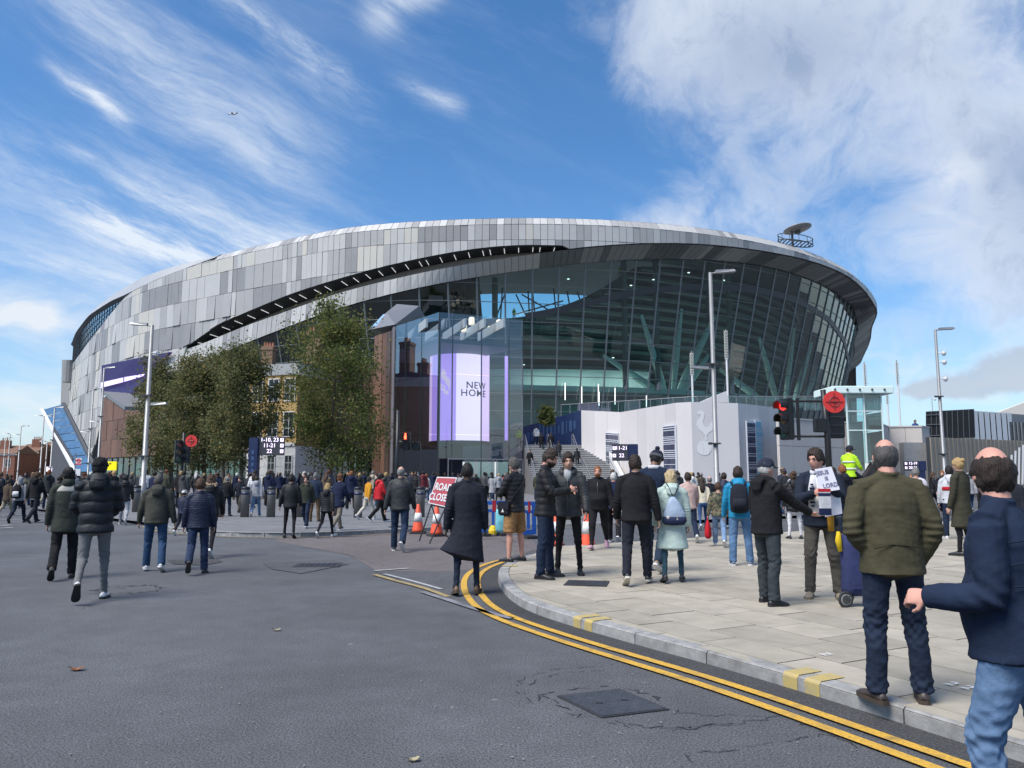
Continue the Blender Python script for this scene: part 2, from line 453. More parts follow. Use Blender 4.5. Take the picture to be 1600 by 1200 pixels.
if np.dot(NRM[np.argmin(LIP[:, 1])], (0, -1)) < 0: NRM = -NRM
NRM = gsmooth(NRM, 3); NRM /= np.linalg.norm(NRM, axis=1)[:, None]
LPX = np.array([proj(x, y, ZL)[0] for x, y in LIP])
iL = min(range(NL), key=lambda i: (abs(LIP[i][0] - _pts[2][0]) + abs(LIP[i][1] - _pts[2][1])))
iR = min(range(NL), key=lambda i: (abs(LIP[i][0] - _pts[len(E0) + 1][0]) + abs(LIP[i][1] - _pts[len(E0) + 1][1])))
LIP = np.roll(LIP, -iL + 30, 0); NRM = np.roll(NRM, -iL + 30, 0); LPX = np.roll(LPX, -iL + 30)
iR = (iR - iL + 30) % NL; iL = 30
def plan(i, off):
 return LIP[i % NL] - NRM[i % NL] * off
def zline(curve, off, lo=None, hi=None):
 """height of a traced edge over every column; constant past the silhouettes"""
 z = np.full(NL, np.nan)
 for i in range(iL, iR + 1):
  x, y = plan(i, off if not callable(off) else off(i))
  zz = 25.0
  for _ in range(8):
   px = proj(x, y, zz)[0]; zz = z_at(y, interp(curve, px))
  pxs = proj(x, y, zz)[0]
  if (lo is None or pxs >= lo) and (hi is None or pxs <= hi): z[i] = zz
 idx = np.where(~np.isnan(z))[0]
 z2 = np.interp(np.arange(NL), idx, z[idx])
 return gsmooth(z2, 3, False), int(idx[0]), int(idx[-1])
def ramp(x, a, b):
 t = min(1, max(0, (x - a) / (b - a))); return t * t * (3 - 2 * t)
OFF2 = np.array([.05 + 3.85 * ramp(LPX[i], 600, 900) for i in range(NL)])
OFF2[iR - 5:] = 3.9
OFF2 = gsmooth(OFF2, 4)
zE1, a1, b1 = zline(E1, .25, 285, 1366)
zE2, a2, b2 = zline(E2, lambda i: OFF2[i], 205, 1345)
zFI, af, bf = zline(FI, 0.0, 285, 884)
zRR, ar, br = zline(RR, 0.1, 112, 338)
zGG, ag, bg_ = zline(GG, 0.6, 114, 205)
zBT, ab, bb = zline(BT, 0.0, 80, 285)
zE1[b1:] = zE1[b1 - 8]; zE2[b2 - 4:] = min(zE2[b2 - 4], 33.2)
zE1 = gsmooth(zE1, 4, False); zE2 = gsmooth(zE2, 4, False)
PAN_LIGHT = M('panel_light', (.46, .452, .435), .5, .05, noise=(.5, .06))
PAN_MID = M('panel_mid', (.355, .35, .34), .5, .05, noise=(.5, .06))
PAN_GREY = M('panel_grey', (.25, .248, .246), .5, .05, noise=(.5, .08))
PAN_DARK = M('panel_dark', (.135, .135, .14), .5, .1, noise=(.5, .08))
PAN_CREAM = M('panel_cream', (.50, .475, .42), .5, .05, noise=(.5, .06))
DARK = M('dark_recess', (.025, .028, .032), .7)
CHAR = M('charcoal_metal', (.06, .065, .072), .5, .3)
ROOFM = M('roof_metal', (.46, .45, .43), .42, .35, noise=(.3, .08))
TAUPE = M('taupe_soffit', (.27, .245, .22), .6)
LEDW = M('strip_light', (.9, .9, .9), .5, emit=((.95, .97, 1), .45))
stadium = empty('stadium', (0, 150, 0), 'huge oval football stadium clad in patchwork grey metal panels above a leaning glass wall', 'stadium')
PXAT = np.array([proj(LIP[i][0], LIP[i][1], 30)[0] for i in range(NL)])
def P3(i, off, z):
 p = plan(i, off); return Vector((p[0], p[1], z))
def topoff(z):       # the top of the shell rolls inwards
 return 1.1 * max(0.0, (z - 37.7) / 1.3) ** 1.6
def upper_z(i):
 px = LPX[i]
 if i < iL: return min(zGG[ag], 14)
 if px < 205 and i < 150: return zGG[i]
 if px < 338 and i < 200: return zRR[i]
 return ZL
def lower_z(i):
 if i >= b1: return zE1[i]
 px = LPX[i]
 if i <= bb: return max(zBT[i], 1.2) if i >= ab else 1.2
 if i <= bf: return zFI[i]
 return zE1[i]
def panel(mb, i, j, zt0, zb0, zt1, zb1, proud, tilt=0.0, offt=None, offb=None, gap=.03):
 """one cladding panel between column lines i and j"""
 offt = offt or (lambda k, z: topoff(z)); offb = offb or (lambda k, z: topoff(z))
 def pt(k, z, o, sh):
  p = plan(k, o); t = NRM[k % NL]; q = (-t[1], t[0])      # along +i
  d = LIP[(k + 1) % NL] - LIP[k % NL]; d = d / np.linalg.norm(d)
  return Vector((p[0] + d[0] * sh, p[1] + d[1] * sh, z))
 g = gap
 front = [pt(i, zb0 + g, offb(i, zb0) - proud - tilt, g), pt(j, zb1 + g, offb(j, zb1) - proud - tilt, -g), pt(j, zt1 - g, offt(j, zt1) - proud, -g), pt(i, zt0 - g, offt(i, zt0) - proud, g)]
 back = [pt(i, zb0 + g, offb(i, zb0) + .15, g), pt(j, zb1 + g, offb(j, zb1) + .15, -g), pt(j, zt1 - g, offt(j, zt1) + .15, -g), pt(i, zt0 - g, offt(i, zt0) + .15, g)]
 mb.mesh(front + back, [(0, 1, 2, 3), (4, 5, 1, 0), (3, 2, 6, 7), (4, 0, 3, 7), (1, 5, 6, 2)])
ROWS = [39.0, 37.7, 35.4, 31.6, 27.6, 23.6, 19.6, 15.6, 11.6, 7.6, 3.6, 1.0]
def build_cladding():
 cells = []
 rnd = random.Random(11)
 for r in range(len(ROWS) - 1):
  i = iL - 8
  while i < iR + 76:
   px = LPX[i]
   w = 1 if px > 435 or rnd.random() < .35 else 2
   j = i + w
   u0, u1 = min(upper_z(i), ROWS[r]), min(upper_z(j), ROWS[r])
   l0, l1 = max(lower_z(i), ROWS[r + 1]), max(lower_z(j), ROWS[r + 1])
   if u0 - l0 > .12 or u1 - l1 > .12:
    u0 = max(u0, l0 + .08); u1 = max(u1, l1 + .08)
    cells.append((r, i, j, u0, l0, u1, l1))
   i = j
 state = {}
 out = []
 for c in cells:
  r, i, j = c[:3]
  if r not in state or rnd.random() < .58:
   x = rnd.random(); px = LPX[i]
   if px < 300: state[r] = PAN_CREAM if x < .24 else PAN_LIGHT if x < .55 else PAN_MID if x < .84 else PAN_GREY
   elif px < 900: state[r] = PAN_CREAM if x < .05 else PAN_LIGHT if x < .46 else PAN_MID if x < .80 else PAN_GREY
   else: state[r] = PAN_LIGHT if x < .5 else PAN_MID if x < .85 else PAN_GREY
  proud = rnd.uniform(0, .07)
  tilt = 0.0
  if LPX[i] < 430 and r >= 3 and rnd.random() < .2: tilt = rnd.uniform(.08, .26)
  pa = proj(*P3(i, 0, c[3])); pb = proj(*P3(j, 0, c[6]))
  out.append((abs(pb[0] - pa[0]) * abs(pa[1] - pb[1]), c, state[r], proud, tilt))
 out.sort(key=lambda t: -t[0])
 rest = {}
 for k, (ar_, c, mt, proud, tilt) in enumerate(out):
  r, i, j, u0, l0, u1, l1 = c
  mb = MB() if k < 295 else rest.setdefault(mt.name, MB())
  panel(mb, i, j, u0, l0, u1, l1, proud, tilt)
  if k < 295: mb.build('cladding_panel', mt, stadium)
 for nm, mb in rest.items():
  tag(mb.build('cladding_field', MATS[nm], stadium), kind='stuff')
build_cladding()
def strip(name, mat, i0, i1, f0, f1, smooth=True, step=1, parent=None):
 """ribbon between two edge functions of a column index"""
 mb = MB(); ids = list(range(i0, i1 + 1, step)); vs = []
 for i in ids: vs += [f0(i), f1(i)]
 mb.mesh(vs, [(2 * k, 2 * k + 2, 2 * k + 3, 2 * k + 1) for k in range(len(ids) - 1)])
 return mb.build(name, mat, parent or stadium, smooth)
iS, iE = iL - 10, iR + 78
strip('facade_backing', CHAR, iS, iE, lambda i: P3(i, topoff(upper_z(i)) + .2, upper_z(i)), lambda i: P3(i, .2, max(lower_z(i) - .1, .5)))
CEN = LIP.mean(0)
def roofp(i, k, z):
 p = CEN + (LIP[i % NL] - CEN) * k; return Vector((p[0], p[1], z))
mbr = MB(); rings = [(lambda i: P3(i, 1.1, ZL)), (lambda i: P3(i, 2.5, ZL + .35)), (lambda i: roofp(i, .93, ZL + .9)), (lambda i: roofp(i, .60, ZL + 1.6)), (lambda i: roofp(i, .60, ZL + .6)), (lambda i: roofp(i, .93, ZL - .4)), (lambda i: P3(i, 2.0, ZL - .8))]
vs = [rg(i) for rg in rings for i in range(0, NL)]
fs = []
for a in range(len(rings) - 1):
 for i in range(NL): fs.append((a * NL + i, a * NL + (i + 1) % NL, (a + 1) * NL + (i + 1) % NL, (a + 1) * NL + i))
mbr.mesh(vs, fs); mbr.build('roof', ROOFM, stadium, True)
strip('rear_cladding', PAN_MID, iR + 77, NL + iL - 10, lambda i: P3(i, 1.0, ZL), lambda i: P3(i, 2.0, 8), step=3)
def fas_i():
 return [i for i in range(iL - 10, 220) if LPX[i] < 338 or i <= iL]
_fi = fas_i()
strip('roof_fascia', ROOFM, iL - 10, max(_fi), lambda i: P3(i, topoff(ZL), ZL), lambda i: P3(i, -.05, min(ZL - .1, zRR[i] if i >= iL else zRR[iL])))
strip('fascia_edge', CHAR, iL - 10, min(i for i in range(iL, 240) if LPX[i] > 206), lambda i: P3(i, -.1, zRR[max(i, iL)]), lambda i: P3(i, .7, zRR[max(i, iL)] - .8))
FGLASS = glass_mat('sky_glass', (.30, .42, .46), .42)
mbl = MB()
for i in range(iL - 9, 140, 2):
 if LPX[i] > 204 and i > iL: break
 k = max(i, iL); zt = zRR[k] - .6; zb = zGG[max(k, ag)] + .05
 k2 = max(i + 2, iL); zt2 = zRR[k2] - .6; zb2 = zGG[max(k2, ag)] + .05
 if zt - zb < .3: break
 for q in range(4):
  lo, hi = q / 4, (q + 1) / 4
  m2 = MB()
  m2.quad(P3(i, .55, zb + (zt - zb) * lo), P3(i + 2, .55, zb2 + (zt2 - zb2) * lo), P3(i + 2, .55, zb2 + (zt2 - zb2) * hi), P3(i, .55, zb + (zt - zb) * hi))
  m2.build('clerestory_pane', FGLASS, stadium)
  mbl.tube([P3(i, .5, zb + (zt - zb) * lo), P3(i + 2, .5, zb2 + (zt2 - zb2) * lo)], .05, 4)
 mbl.tube([P3(i, .5, zb), P3(i, .5, zt)], .06, 4)
tag(mbl.build('clerestory_mullions', CHAR, stadium), kind='stuff')
strip('clerestory_back', M('teal_inside', (.09, .15, .165), .6), iL - 10, 120, lambda i: P3(i, 4.0, ZL - 1), lambda i: P3(i, 4.0, 10))
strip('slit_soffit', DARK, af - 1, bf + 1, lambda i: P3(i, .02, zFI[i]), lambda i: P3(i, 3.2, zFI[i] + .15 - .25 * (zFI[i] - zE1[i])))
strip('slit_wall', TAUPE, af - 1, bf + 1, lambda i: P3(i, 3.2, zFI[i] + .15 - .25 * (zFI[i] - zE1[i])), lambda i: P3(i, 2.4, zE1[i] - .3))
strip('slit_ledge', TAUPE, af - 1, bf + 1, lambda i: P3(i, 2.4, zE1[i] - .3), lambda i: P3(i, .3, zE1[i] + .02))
mbs = None
for k, px in enumerate(np.linspace(305, 868, 29)):
 i = int(np.argmin(abs(PXAT[iL:iR] - px))) + iL
 zf = zFI[i]; h = zf - zE1[i]
 if h < .5: continue
 m2 = MB(); a = P3(i, .7, zf - .10 - .05 * h); b = P3(i, 2.3, zf - .08 - .19 * h)
 m2.tube([a, b], .045, 6); m2.build('strip_light', LEDW, stadium)
def build_wing():
 rnd = random.Random(5)
 i = a2; state = PAN_MID; n = 0
 o1 = lambda k, z: .25
 o2 = lambda k, z: OFF2[k % NL]
 rest = {}
 while i < iE:
  j = i + 1; px = LPX[i]
  if rnd.random() < .52:
   x = rnd.random()
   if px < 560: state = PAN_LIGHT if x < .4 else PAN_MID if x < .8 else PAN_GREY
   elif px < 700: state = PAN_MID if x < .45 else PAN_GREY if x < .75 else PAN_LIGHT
   else: state = PAN_GREY if x < .45 else PAN_DARK if x < .85 else PAN_MID  # own darker tones plus underside shade put into the panel colours
  zt0, zt1 = (zE1[i], zE1[j]) if i >= a1 else (lower_z(i), lower_z(j))
  zb0, zb1 = zE2[i], zE2[j]
  if zt0 - zb0 > .2:
   mb = MB() if n < 280 else rest.setdefault(state.name, MB())
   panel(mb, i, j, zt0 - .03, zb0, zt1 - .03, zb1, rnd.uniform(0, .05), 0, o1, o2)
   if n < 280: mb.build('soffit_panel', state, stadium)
   n += 1
  i = j
 for nm, mb in rest.items(): tag(mb.build('soffit_field', MATS[nm], stadium), kind='stuff')
build_wing()
strip('wing_backing', CHAR, a2, iE, lambda i: P3(i, .45, (zE1[i] if i >= a1 else lower_z(i)) - .05), lambda i: P3(i, OFF2[i] + .25, zE2[i] + .06))
strip('wing_edge', CHAR, a2, iE, lambda i: P3(i, OFF2[i] - .02, zE2[i]), lambda i: P3(i, OFF2[i] + 1.4, zE2[i] + .3))
ZB, ZDECK = 8.8, 15.0
def goff(i, z):
 return OFF2[i % NL] + .35 + 6.6 * max(0, (zE2[i % NL] - z)) / 25.0
GLS = glass_mat('wall_glass', (.60, .88, .86), .05)
MUL = M('mullion_grey', (.23, .25, .26), .5, .4)
def build_glass():
 g0 = min(i for i in range(iL, iR) if LPX[i] > 300)
 cols = list(range(g0, iE, 4)); zr = [ZB + 2.62 * k for k in range(12)]
 panes = []; mm = MB()
 for a in range(len(cols) - 1):
  i, j = cols[a], cols[a + 1]
  for r in range(len(zr) - 1):
   t0, t1 = min(zr[r + 1], zE2[i]), min(zr[r + 1], zE2[j])
   if t0 <= zr[r] + .05 and t1 <= zr[r] + .05: continue
   t0, t1 = max(t0, zr[r] + .03), max(t1, zr[r] + .03)
   q = [P3(i, goff(i, zr[r]), zr[r]), P3(j, goff(j, zr[r]), zr[r]), P3(j, goff(j, t1), t1), P3(i, goff(i, t0), t0)]
   pa, pb = proj(*q[0]), proj(*q[2])
   panes.append((abs((pb[0] - pa[0]) * (pb[1] - pa[1])), q))
   mm.tube([P3(i, goff(i, zr[r]) - .05, zr[r]), P3(j, goff(j, zr[r]) - .05, zr[r])], .06, 4, cap=False)
  mm.tube([P3(i, goff(i, zr[0]) - .08, zr[0]), P3(i, goff(i, zE2[i]) - .08, zE2[i])], .13, 4, cap=False)
 panes.sort(key=lambda t: -t[0]); rest = MB()
 for k, (_, q) in enumerate(panes):
  mb = MB() if k < 295 else rest
  mb.quad(*q)
  if k < 295: mb.build('glass_pane', GLS, stadium)
 if rest.v: tag(rest.build('glass_field', GLS, stadium), kind='stuff')
 tag(mm.build('mullion_grid', MUL, stadium), kind='stuff')
 LG = [(818, 497), (900, 478), (960, 464), (1015, 455), (1100, 449), (1180, 456), (1240, 472), (1290, 500), (1320, 535), (1336, 585), (1338, 640)]
 zl, l0, l1 = zline(LG, lambda i: goff(i, 28) - .2, 818, 1334)
 strip('sweeping_ledge', CHAR, l0, l1 + 2, lambda i: P3(i, goff(i, zl[i] + .55) - .12, zl[i] + .55), lambda i: P3(i, goff(i, zl[i] - .4) - .12, zl[i] - .4))
 return g0
g0 = build_glass()
TEAL = M('teal_white_steel', (.72, .84, .80), .5)
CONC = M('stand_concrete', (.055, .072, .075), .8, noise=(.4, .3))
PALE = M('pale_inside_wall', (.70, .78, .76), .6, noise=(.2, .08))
STEP1 = M('stand_step', (.16, .20, .20), .8)
DL = [(700, 498), (818, 498), (860, 484), (905, 470), (960, 440), (1000, 408), (1330, 408)]
def depth_at(px, off, z):
 c = [(abs(proj(*plan(i, off), z)[0] - px), plan(i, off)[1]) for i in range(iL, iR + 2)]
 return min(c)[1]
def build_inside():
 zd, d0, d1 = zline(DL, 16.0, 700, 1300)
 gx = lambda px: min(i for i in range(iL, iR) if PXAT[i] > px)
 iw = gx(726)
 top = lambda i: P3(i, 16, min(zd[i], zE2[i] + 2) if i >= iw else 37.5)
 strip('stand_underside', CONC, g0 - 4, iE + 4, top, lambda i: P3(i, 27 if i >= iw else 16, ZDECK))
 mb = MB()
 for k in range(15):
  f = k / 15
  ids = [i for i in range(iw, iE, 4)]
  ids = [i for i in ids if (ZDECK + 2 + f * 22) < min(zd[i], zE2[i] + 2) - .3]
  for a in range(len(ids) - 1):
   i, j = ids[a], ids[a + 1]
   if j - i > 4: continue
   z = ZDECK + 2 + f * 22
   def off(q, zz):
    tz = min(zd[q], zE2[q] + 2); return 27 - 11 * (zz - ZDECK) / (tz - ZDECK)
   p = [P3(i, off(i, z) - .1, z), P3(j, off(j, z) - .1, z), P3(j, off(j, z) - .9, z + .1), P3(i, off(i, z) - .9, z + .1)]
   mb.prism(p, (0, 0, .45))
 tag(mb.build('terrace_steps', STEP1, stadium), kind='stuff')
 strip('concourse_floor', PALE, g0 - 4, iE + 2, lambda i: P3(i, goff(i, ZDECK) + .2, ZDECK), lambda i: P3(i, 28, ZDECK))
 strip('floor_edge', PALE, g0 - 4, iE + 2, lambda i: P3(i, goff(i, ZDECK) + .15, ZDECK + .35), lambda i: P3(i, goff(i, ZDECK) + .15, ZDECK - .45))
 strip('concourse_wall', PALE, g0 - 4, gx(1120), lambda i: P3(i, 19.5, ZDECK + 4.4), lambda i: P3(i, 19.5, ZDECK))
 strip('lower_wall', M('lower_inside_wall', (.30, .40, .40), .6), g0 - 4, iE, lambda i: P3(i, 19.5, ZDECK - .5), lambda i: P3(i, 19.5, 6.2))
 cols = [((942,555),(1034,616),1.5),((1002,492),(1040,616),1.35),((1065,482),(1051,616),1.2),((1116,495),(1060,612),1.7),((1117,542),(1066,612),1.35),
   ((1186,527),(1213,617),1.35),((1241,512),(1226,617),1.2),((1268,535),(1240,617),1.5),((1297,543),(1250,612),1.3),((1125,577),(1186,618),1.5)]
 for (tx, ty), (bx, by), w in cols:
  zt = z_at(122, ty); Yb = depth_at(bx, 11.4, ZDECK); Yt = depth_at(tx, 4.25 + 6.6 * (33 - zt) / 25 + 2.0, zt)
  a = at(bx, by, Yb); b = at(tx, ty, Yt); a.z = min(a.z, ZDECK + .1)
  n = 7; pts = [a.lerp(b, k / (n - 1)) for k in range(n)]
  rs = [w * .46 * (.62 + .75 * math.sin(math.pi * (k / (n - 1)) ** .8) * .55) * (1 - .35 * k / (n - 1)) for k in range(n)]
  m2 = MB(); m2.tube(pts, rs, 8); m2.build('steel_column', TEAL, stadium)
 mt = MB()
 for px0, py0, px1, py1 in [(748, 452, 730, 498), (752, 455, 736, 490), (770, 452, 776, 496), (785, 450, 782, 497), (790, 456, 776, 494), (806, 460, 822, 494), (825, 455, 827, 490), (832, 455, 836, 496), (815, 460, 860, 486), (802, 492, 880, 470), (865, 450, 868, 482), (886, 455, 890, 478), (902, 456, 908, 474)]:
  mt.tube([at(px0, py0, 150), at(px1, py1, 150)], .15, 5)
 tag(mt.build('roof_trusses', CHAR, stadium), kind='stuff')
 for k, px in enumerate((723, 756, 1002, 1064, 1172, 1208)):
  i = gx(px); a = P3(i, 9.5, ZDECK if px > 800 else 25); b = P3(i, 9.5, zE2[i] + 1.5)
  m2 = MB(); m2.tube([a, b], .45, 8); m2.build('interior_column', M('interior_post', (.16, .18, .18), .6), stadium)
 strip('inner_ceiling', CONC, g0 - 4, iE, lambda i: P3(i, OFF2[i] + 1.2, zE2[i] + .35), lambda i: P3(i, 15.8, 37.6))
 for k, (px, py) in enumerate([(1021, 437), (1076, 426), (1131, 438), (986, 446), (888, 436), (1029, 590), (818, 570), (958, 559), (986, 591)]):
  i = gx(px); Y = plan(i, 10.5)[1]; m2 = MB(); m2.lathe([(.02, -.05), (.2, -.04), (.2, .04), (.02, .05)], at(px, py, Y), 8)
  m2.build('ceiling_lamp', M('lamp_lit', (.9, .9, .9), emit=((1, 1, .95), 1.0)), stadium)
build_inside()
def hall_lights():
 for px in (850, 920, 990, 1060, 1130, 1195, 1250, 1290):
  Y = depth_at(px, 15.0, 18); p = at(px, 600, Y); a = bpy.data.lights.new('hall_light', 'AREA'); a.energy = 130; a.size = 3.5; a.color = (.95, 1, .98)
  o = bpy.data.objects.new('hall_light', a); o.location = (p.x, p.y, ZDECK + 4.2); COL.objects.link(o); o.parent = stadium; o.location = Vector((p.x, p.y, ZDECK + 4.2)) - Vector(stadium.location)
hall_lights()
def build_low():
 gx = lambda px: min(i for i in range(iL, iR) if PXAT[i] > px)
 for px, y0, y1 in [(883,598,625),(909,604,630),(935,600,628),(961,606,632),(936,612,634),(1010,618,636)]:
  i = gx(px); Y = plan(i, goff(i, 14) - 1.2)[1]
  m2 = MB(); m2.tube([at(px, y1, Y), at(px, y0, Y)], .07, 6); m2.build('light_tube', M('tube_lit', (.9, .9, .85), emit=((1, .98, .9), .7)), stadium)
build_low()
def screen():
 def pt(px, py, o=-.8):
  xs = np.array([proj(*plan(i, o), 18)[0] for i in range(iL, iL + 140)]); ys = np.array([plan(i, o)[1] for i in range(iL, iL + 140)])
  k = np.argsort(xs); return at(px, py, float(np.interp(px, xs[k], ys[k])))
 SCR = M('screen_navy', (.012, .010, .05), .6, emit=((.025, .016, .12), .35))
 LAV = M('screen_lavender', (.5, .4, .8), .3, emit=((.70, .58, .95), .6))
 q = [(159, 571), (212, 560), (265, 550), (228, 589), (207, 614), (158, 613)]
 P = [pt(*a) for a in q]; cen = sum(P, Vector()) / len(P); n = Vector((-.75, -.62, 0)).normalized()
 s = MB(); s.prism(P[::-1], -n * .5); so = s.build('wedge_screen', SCR, stadium)
 st = MB(); st.prism([pt(158, 606, -.85) + n * .08, pt(193, 597, -.85) + n * .08, pt(193, 590, -.85) + n * .08, pt(158, 598, -.85) + n * .08], -n * .05)
 st.prism([pt(195, 596.5, -.85) + n * .08, pt(223, 588, -.85) + n * .08, pt(228, 584, -.85) + n * .08, pt(195, 589.5, -.85) + n * .08], -n * .05)
 st.build('light_band', LAV, so)
 g = MB(); a, b, c = pt(160, 628, .2), pt(212, 617, .2), pt(215, 660, .2)
 P = [pt(158, 612, -.3), pt(207, 612, -.3), pt(228, 600, -.3), pt(228, 690, -.3), pt(158, 690, -.3)]
 g.prism(P, -n * 3); g.build('grey_block', M('grey_block', (.17, .175, .185), .6), stadium)
screen()
def west_end():
 m2 = MB(); P = [at(92, 720, 195), at(110, 720, 195), at(113, 575, 195), at(97, 562, 195)]
 m2.prism(P, (6, 14, 0)); m2.build('end_wall', PAN_MID, stadium)
 m2 = MB(); c = at(108, 582, 190)
 m2.tube([c + Vector((0, 0, 3)), c + Vector((0, 0, -2.5))], [1.4, 1.4], 12); m2.build('end_drum', PAN_GREY, stadium)
west_end()
def roof_deck():
 d = empty('roof_viewing_deck', at(1246, 378, 126), 'small steel platform with railing perched on the right roof edge', 'platform')
 c = at(1243, 380, 125); mb = MB()
 pts = [c + Vector((2.9 * math.cos(a), 1.6 * math.sin(a), -.5 * math.cos(a))) for a in np.linspace(0, 2 * math.pi, 25)]
 mb.tube(pts, .09, 5, cap=False); mb.tube([p + Vector((0, 0, 1.0)) for p in pts], .07, 5, cap=False); mb.build('ring_rail', CHAR, d)
 for k in range(0, 24, 2):
  m2 = MB(); m2.tube([pts[k], pts[k] + Vector((0, 0, 1.0))], .05, 5); m2.build('post', CHAR, d)
 for k in range(9):
  x = -2.4 + k * .6; m2 = MB(); w = 1.6 * math.sqrt(max(.05, 1 - (x / 2.9) ** 2))
  m2.box(c + Vector((x, 0, -.5 * x / 2.9)), (.22, 2 * w, .08)); m2.build('deck_slat', CHAR, d)
 m2 = MB(); m2.tube([c + Vector((-.5, 0, -2.2)), c + Vector((-.5, 0, 2.2))], .2, 8); m2.build('mast', CHAR, d)
 s = empty('roof_disc', at(1246, 358, 125), 'tilted grey disc on a short mast above the roof platform', 'disc')
 m2 = MB(); m2.lathe([(.05, -.35), (1.5, -.25), (2.3, 0), (2.3, .12), (.05, .3)], (0, 0, 0), 24)
 o = m2.build('dish', PAN_GREY, s, True, local=True); o.rotation_euler = (R(-6), R(-8), 0)
 m2 = MB(); m2.box((0, 0, -.5), (.9, .5, .5)); m2.build('mount', CHAR, s, local=True)
roof_deck()
# ------------------------------------------------------------------ ground
def asphalt(name, col, blot, seed=0.0, speck=.72):
 mt = bpy.data.materials.new(name); mt.use_nodes = True
 nt = mt.node_tree; b = nt.nodes['Principled BSDF']; L = nt.links
 tc = nt.nodes.new('ShaderNodeTexCoord'); mp = nt.nodes.new('ShaderNodeMapping'); mp.inputs['Location'].default_value = (seed, seed * .7, 0)
 L.new(tc.outputs['Object'], mp.inputs[0]); V = mp.outputs[0]
 def noise(sc, det=6, ro=.6):
  n = nt.nodes.new('ShaderNodeTexNoise'); n.inputs['Scale'].default_value = sc; n.inputs['Detail'].default_value = det; n.inputs['Roughness'].default_value = ro
  L.new(V, n.inputs['Vector']); return n.outputs['Fac']
 def rng(x, a, b_, lo, hi):
  n = nt.nodes.new('ShaderNodeMapRange'); L.new(x, n.inputs[0])
  for q, v in zip(('From Min', 'From Max', 'To Min', 'To Max'), (a, b_, lo, hi)): n.inputs[q].default_value = v
  return n.outputs[0]
 def mul(a, c):
  n = nt.nodes.new('ShaderNodeMath'); n.operation = 'MULTIPLY'; L.new(a, n.inputs[0]); L.new(c, n.inputs[1]); return n.outputs[0]
 f = mul(mul(rng(noise(.35, 5), .3, .7, 1 - blot, 1 + blot), rng(noise(2.6, 8, .7), .3, .7, .86, 1.14)), rng(noise(70, 3, .75), .34, .68, 1 - speck, 1 + speck))
 vo = nt.nodes.new('ShaderNodeTexVoronoi'); vo.inputs['Scale'].default_value = 160; L.new(V, vo.inputs['Vector'])
 hv = nt.nodes.new('ShaderNodeHueSaturation'); hv.inputs['Color'].default_value = (*col, 1); L.new(f, hv.inputs['Value'])
 mix = nt.nodes.new('ShaderNodeMix'); mix.data_type = 'RGBA'
 st = rng(noise(5.5, 2, .3), .775, .80, 0, .55)       # scattered chewing-gum spots
 L.new(st, mix.inputs[0]); L.new(hv.outputs[0], mix.inputs[6]); mix.inputs[7].default_value = (.22, .22, .22, 1)
 L.new(mix.outputs[2], b.inputs['Base Color'])
 b.inputs['Roughness'].default_value = .82; b.inputs['Specular IOR Level'].default_value = .35
 bp = nt.nodes.new('ShaderNodeBump'); bp.inputs['Strength'].default_value = .55; bp.inputs['Distance'].default_value = .006
 L.new(vo.outputs['Distance'], bp.inputs['Height']); L.new(bp.outputs[0], b.inputs['Normal'])
 MATS[name] = mt
 return mt
ASPH = asphalt('asphalt', (.088, .092, .099), .24)
ASPH2 = asphalt('asphalt_worn', (.084, .085, .090), .2, 3.1)
ASPHR = asphalt('asphalt_reddish', (.128, .112, .110), .14, 7.7)
ASPHD = asphalt('asphalt_gutter', (.050, .050, .052), .3, 1.9)
PAVEG = asphalt('paving_grey', (.155, .158, .165), .12, 5.0, .2)
YEL = worn('yellow_line_paint', (.60, .345, .035), (.10, .085, .06), .75, 5.0)
YELOLD = worn('yellow_line_worn', (.38, .28, .11), (.09, .09, .09), .9, 6.0)
WHT = worn('white_line_paint', (.42, .43, .44), (.09, .09, .095), 1.0, 6.0)
KERB = M('kerb_granite', (.25, .248, .24), .85, noise=(7, .42), bump=(50, .4, .006), isl=.1)
SLAB = M('paving_slab', (.305, .276, .222), .85, noise=(3.2, .2), bump=(40, .3, .005), isl=.13)
IRON = M('cast_iron', (.055, .058, .066), .5, .6, noise=(20, .3), bump=(30, .5, .006))
JOINT = M('joint_dirt', (.10, .095, .085), .9)
def sheet(name, pts, z, mat, kind='structure', sub=None):
 mb = MB(); mb.poly([(p[0], p[1], z) for p in pts]); o = mb.build(name, mat)
 bm = bmesh.new(); bm.from_mesh(o.data); bmesh.ops.triangulate(bm, faces=bm.faces)
 for f in bm.faces:
  if f.normal.z < 0: f.normal_flip()
 bm.to_mesh(o.data); bm.free()
 return tag(o, kind=kind)
def gpx(pts): return [gp(px, py) for px, py in pts]
sheet('ground', [(-2500, -60), (2500, -60), (2500, 4000), (-2500, 4000)], 0.0, ASPH)
sheet('red_asphalt', gpx([(432, 838), (560, 834), (780, 832), (830, 840), (842, 858), (780, 876), (752, 890), (700, 893), (590, 893), (545, 868), (430, 846)]), .004, ASPHR)
sheet('side_street', gpx([(586, 893), (752, 893), (740, 912), (742, 938), (775, 958), (735, 950), (660, 920)]), .008, ASPH2)
sheet('road_patch', gpx([(410, 880), (520, 876), (545, 882), (470, 897), (425, 890)]), .010, ASPH2)
sheet('road_patch', gpx([(262, 876), (332, 872), (348, 878), (320, 884), (270, 882)]), .010, ASPHD)
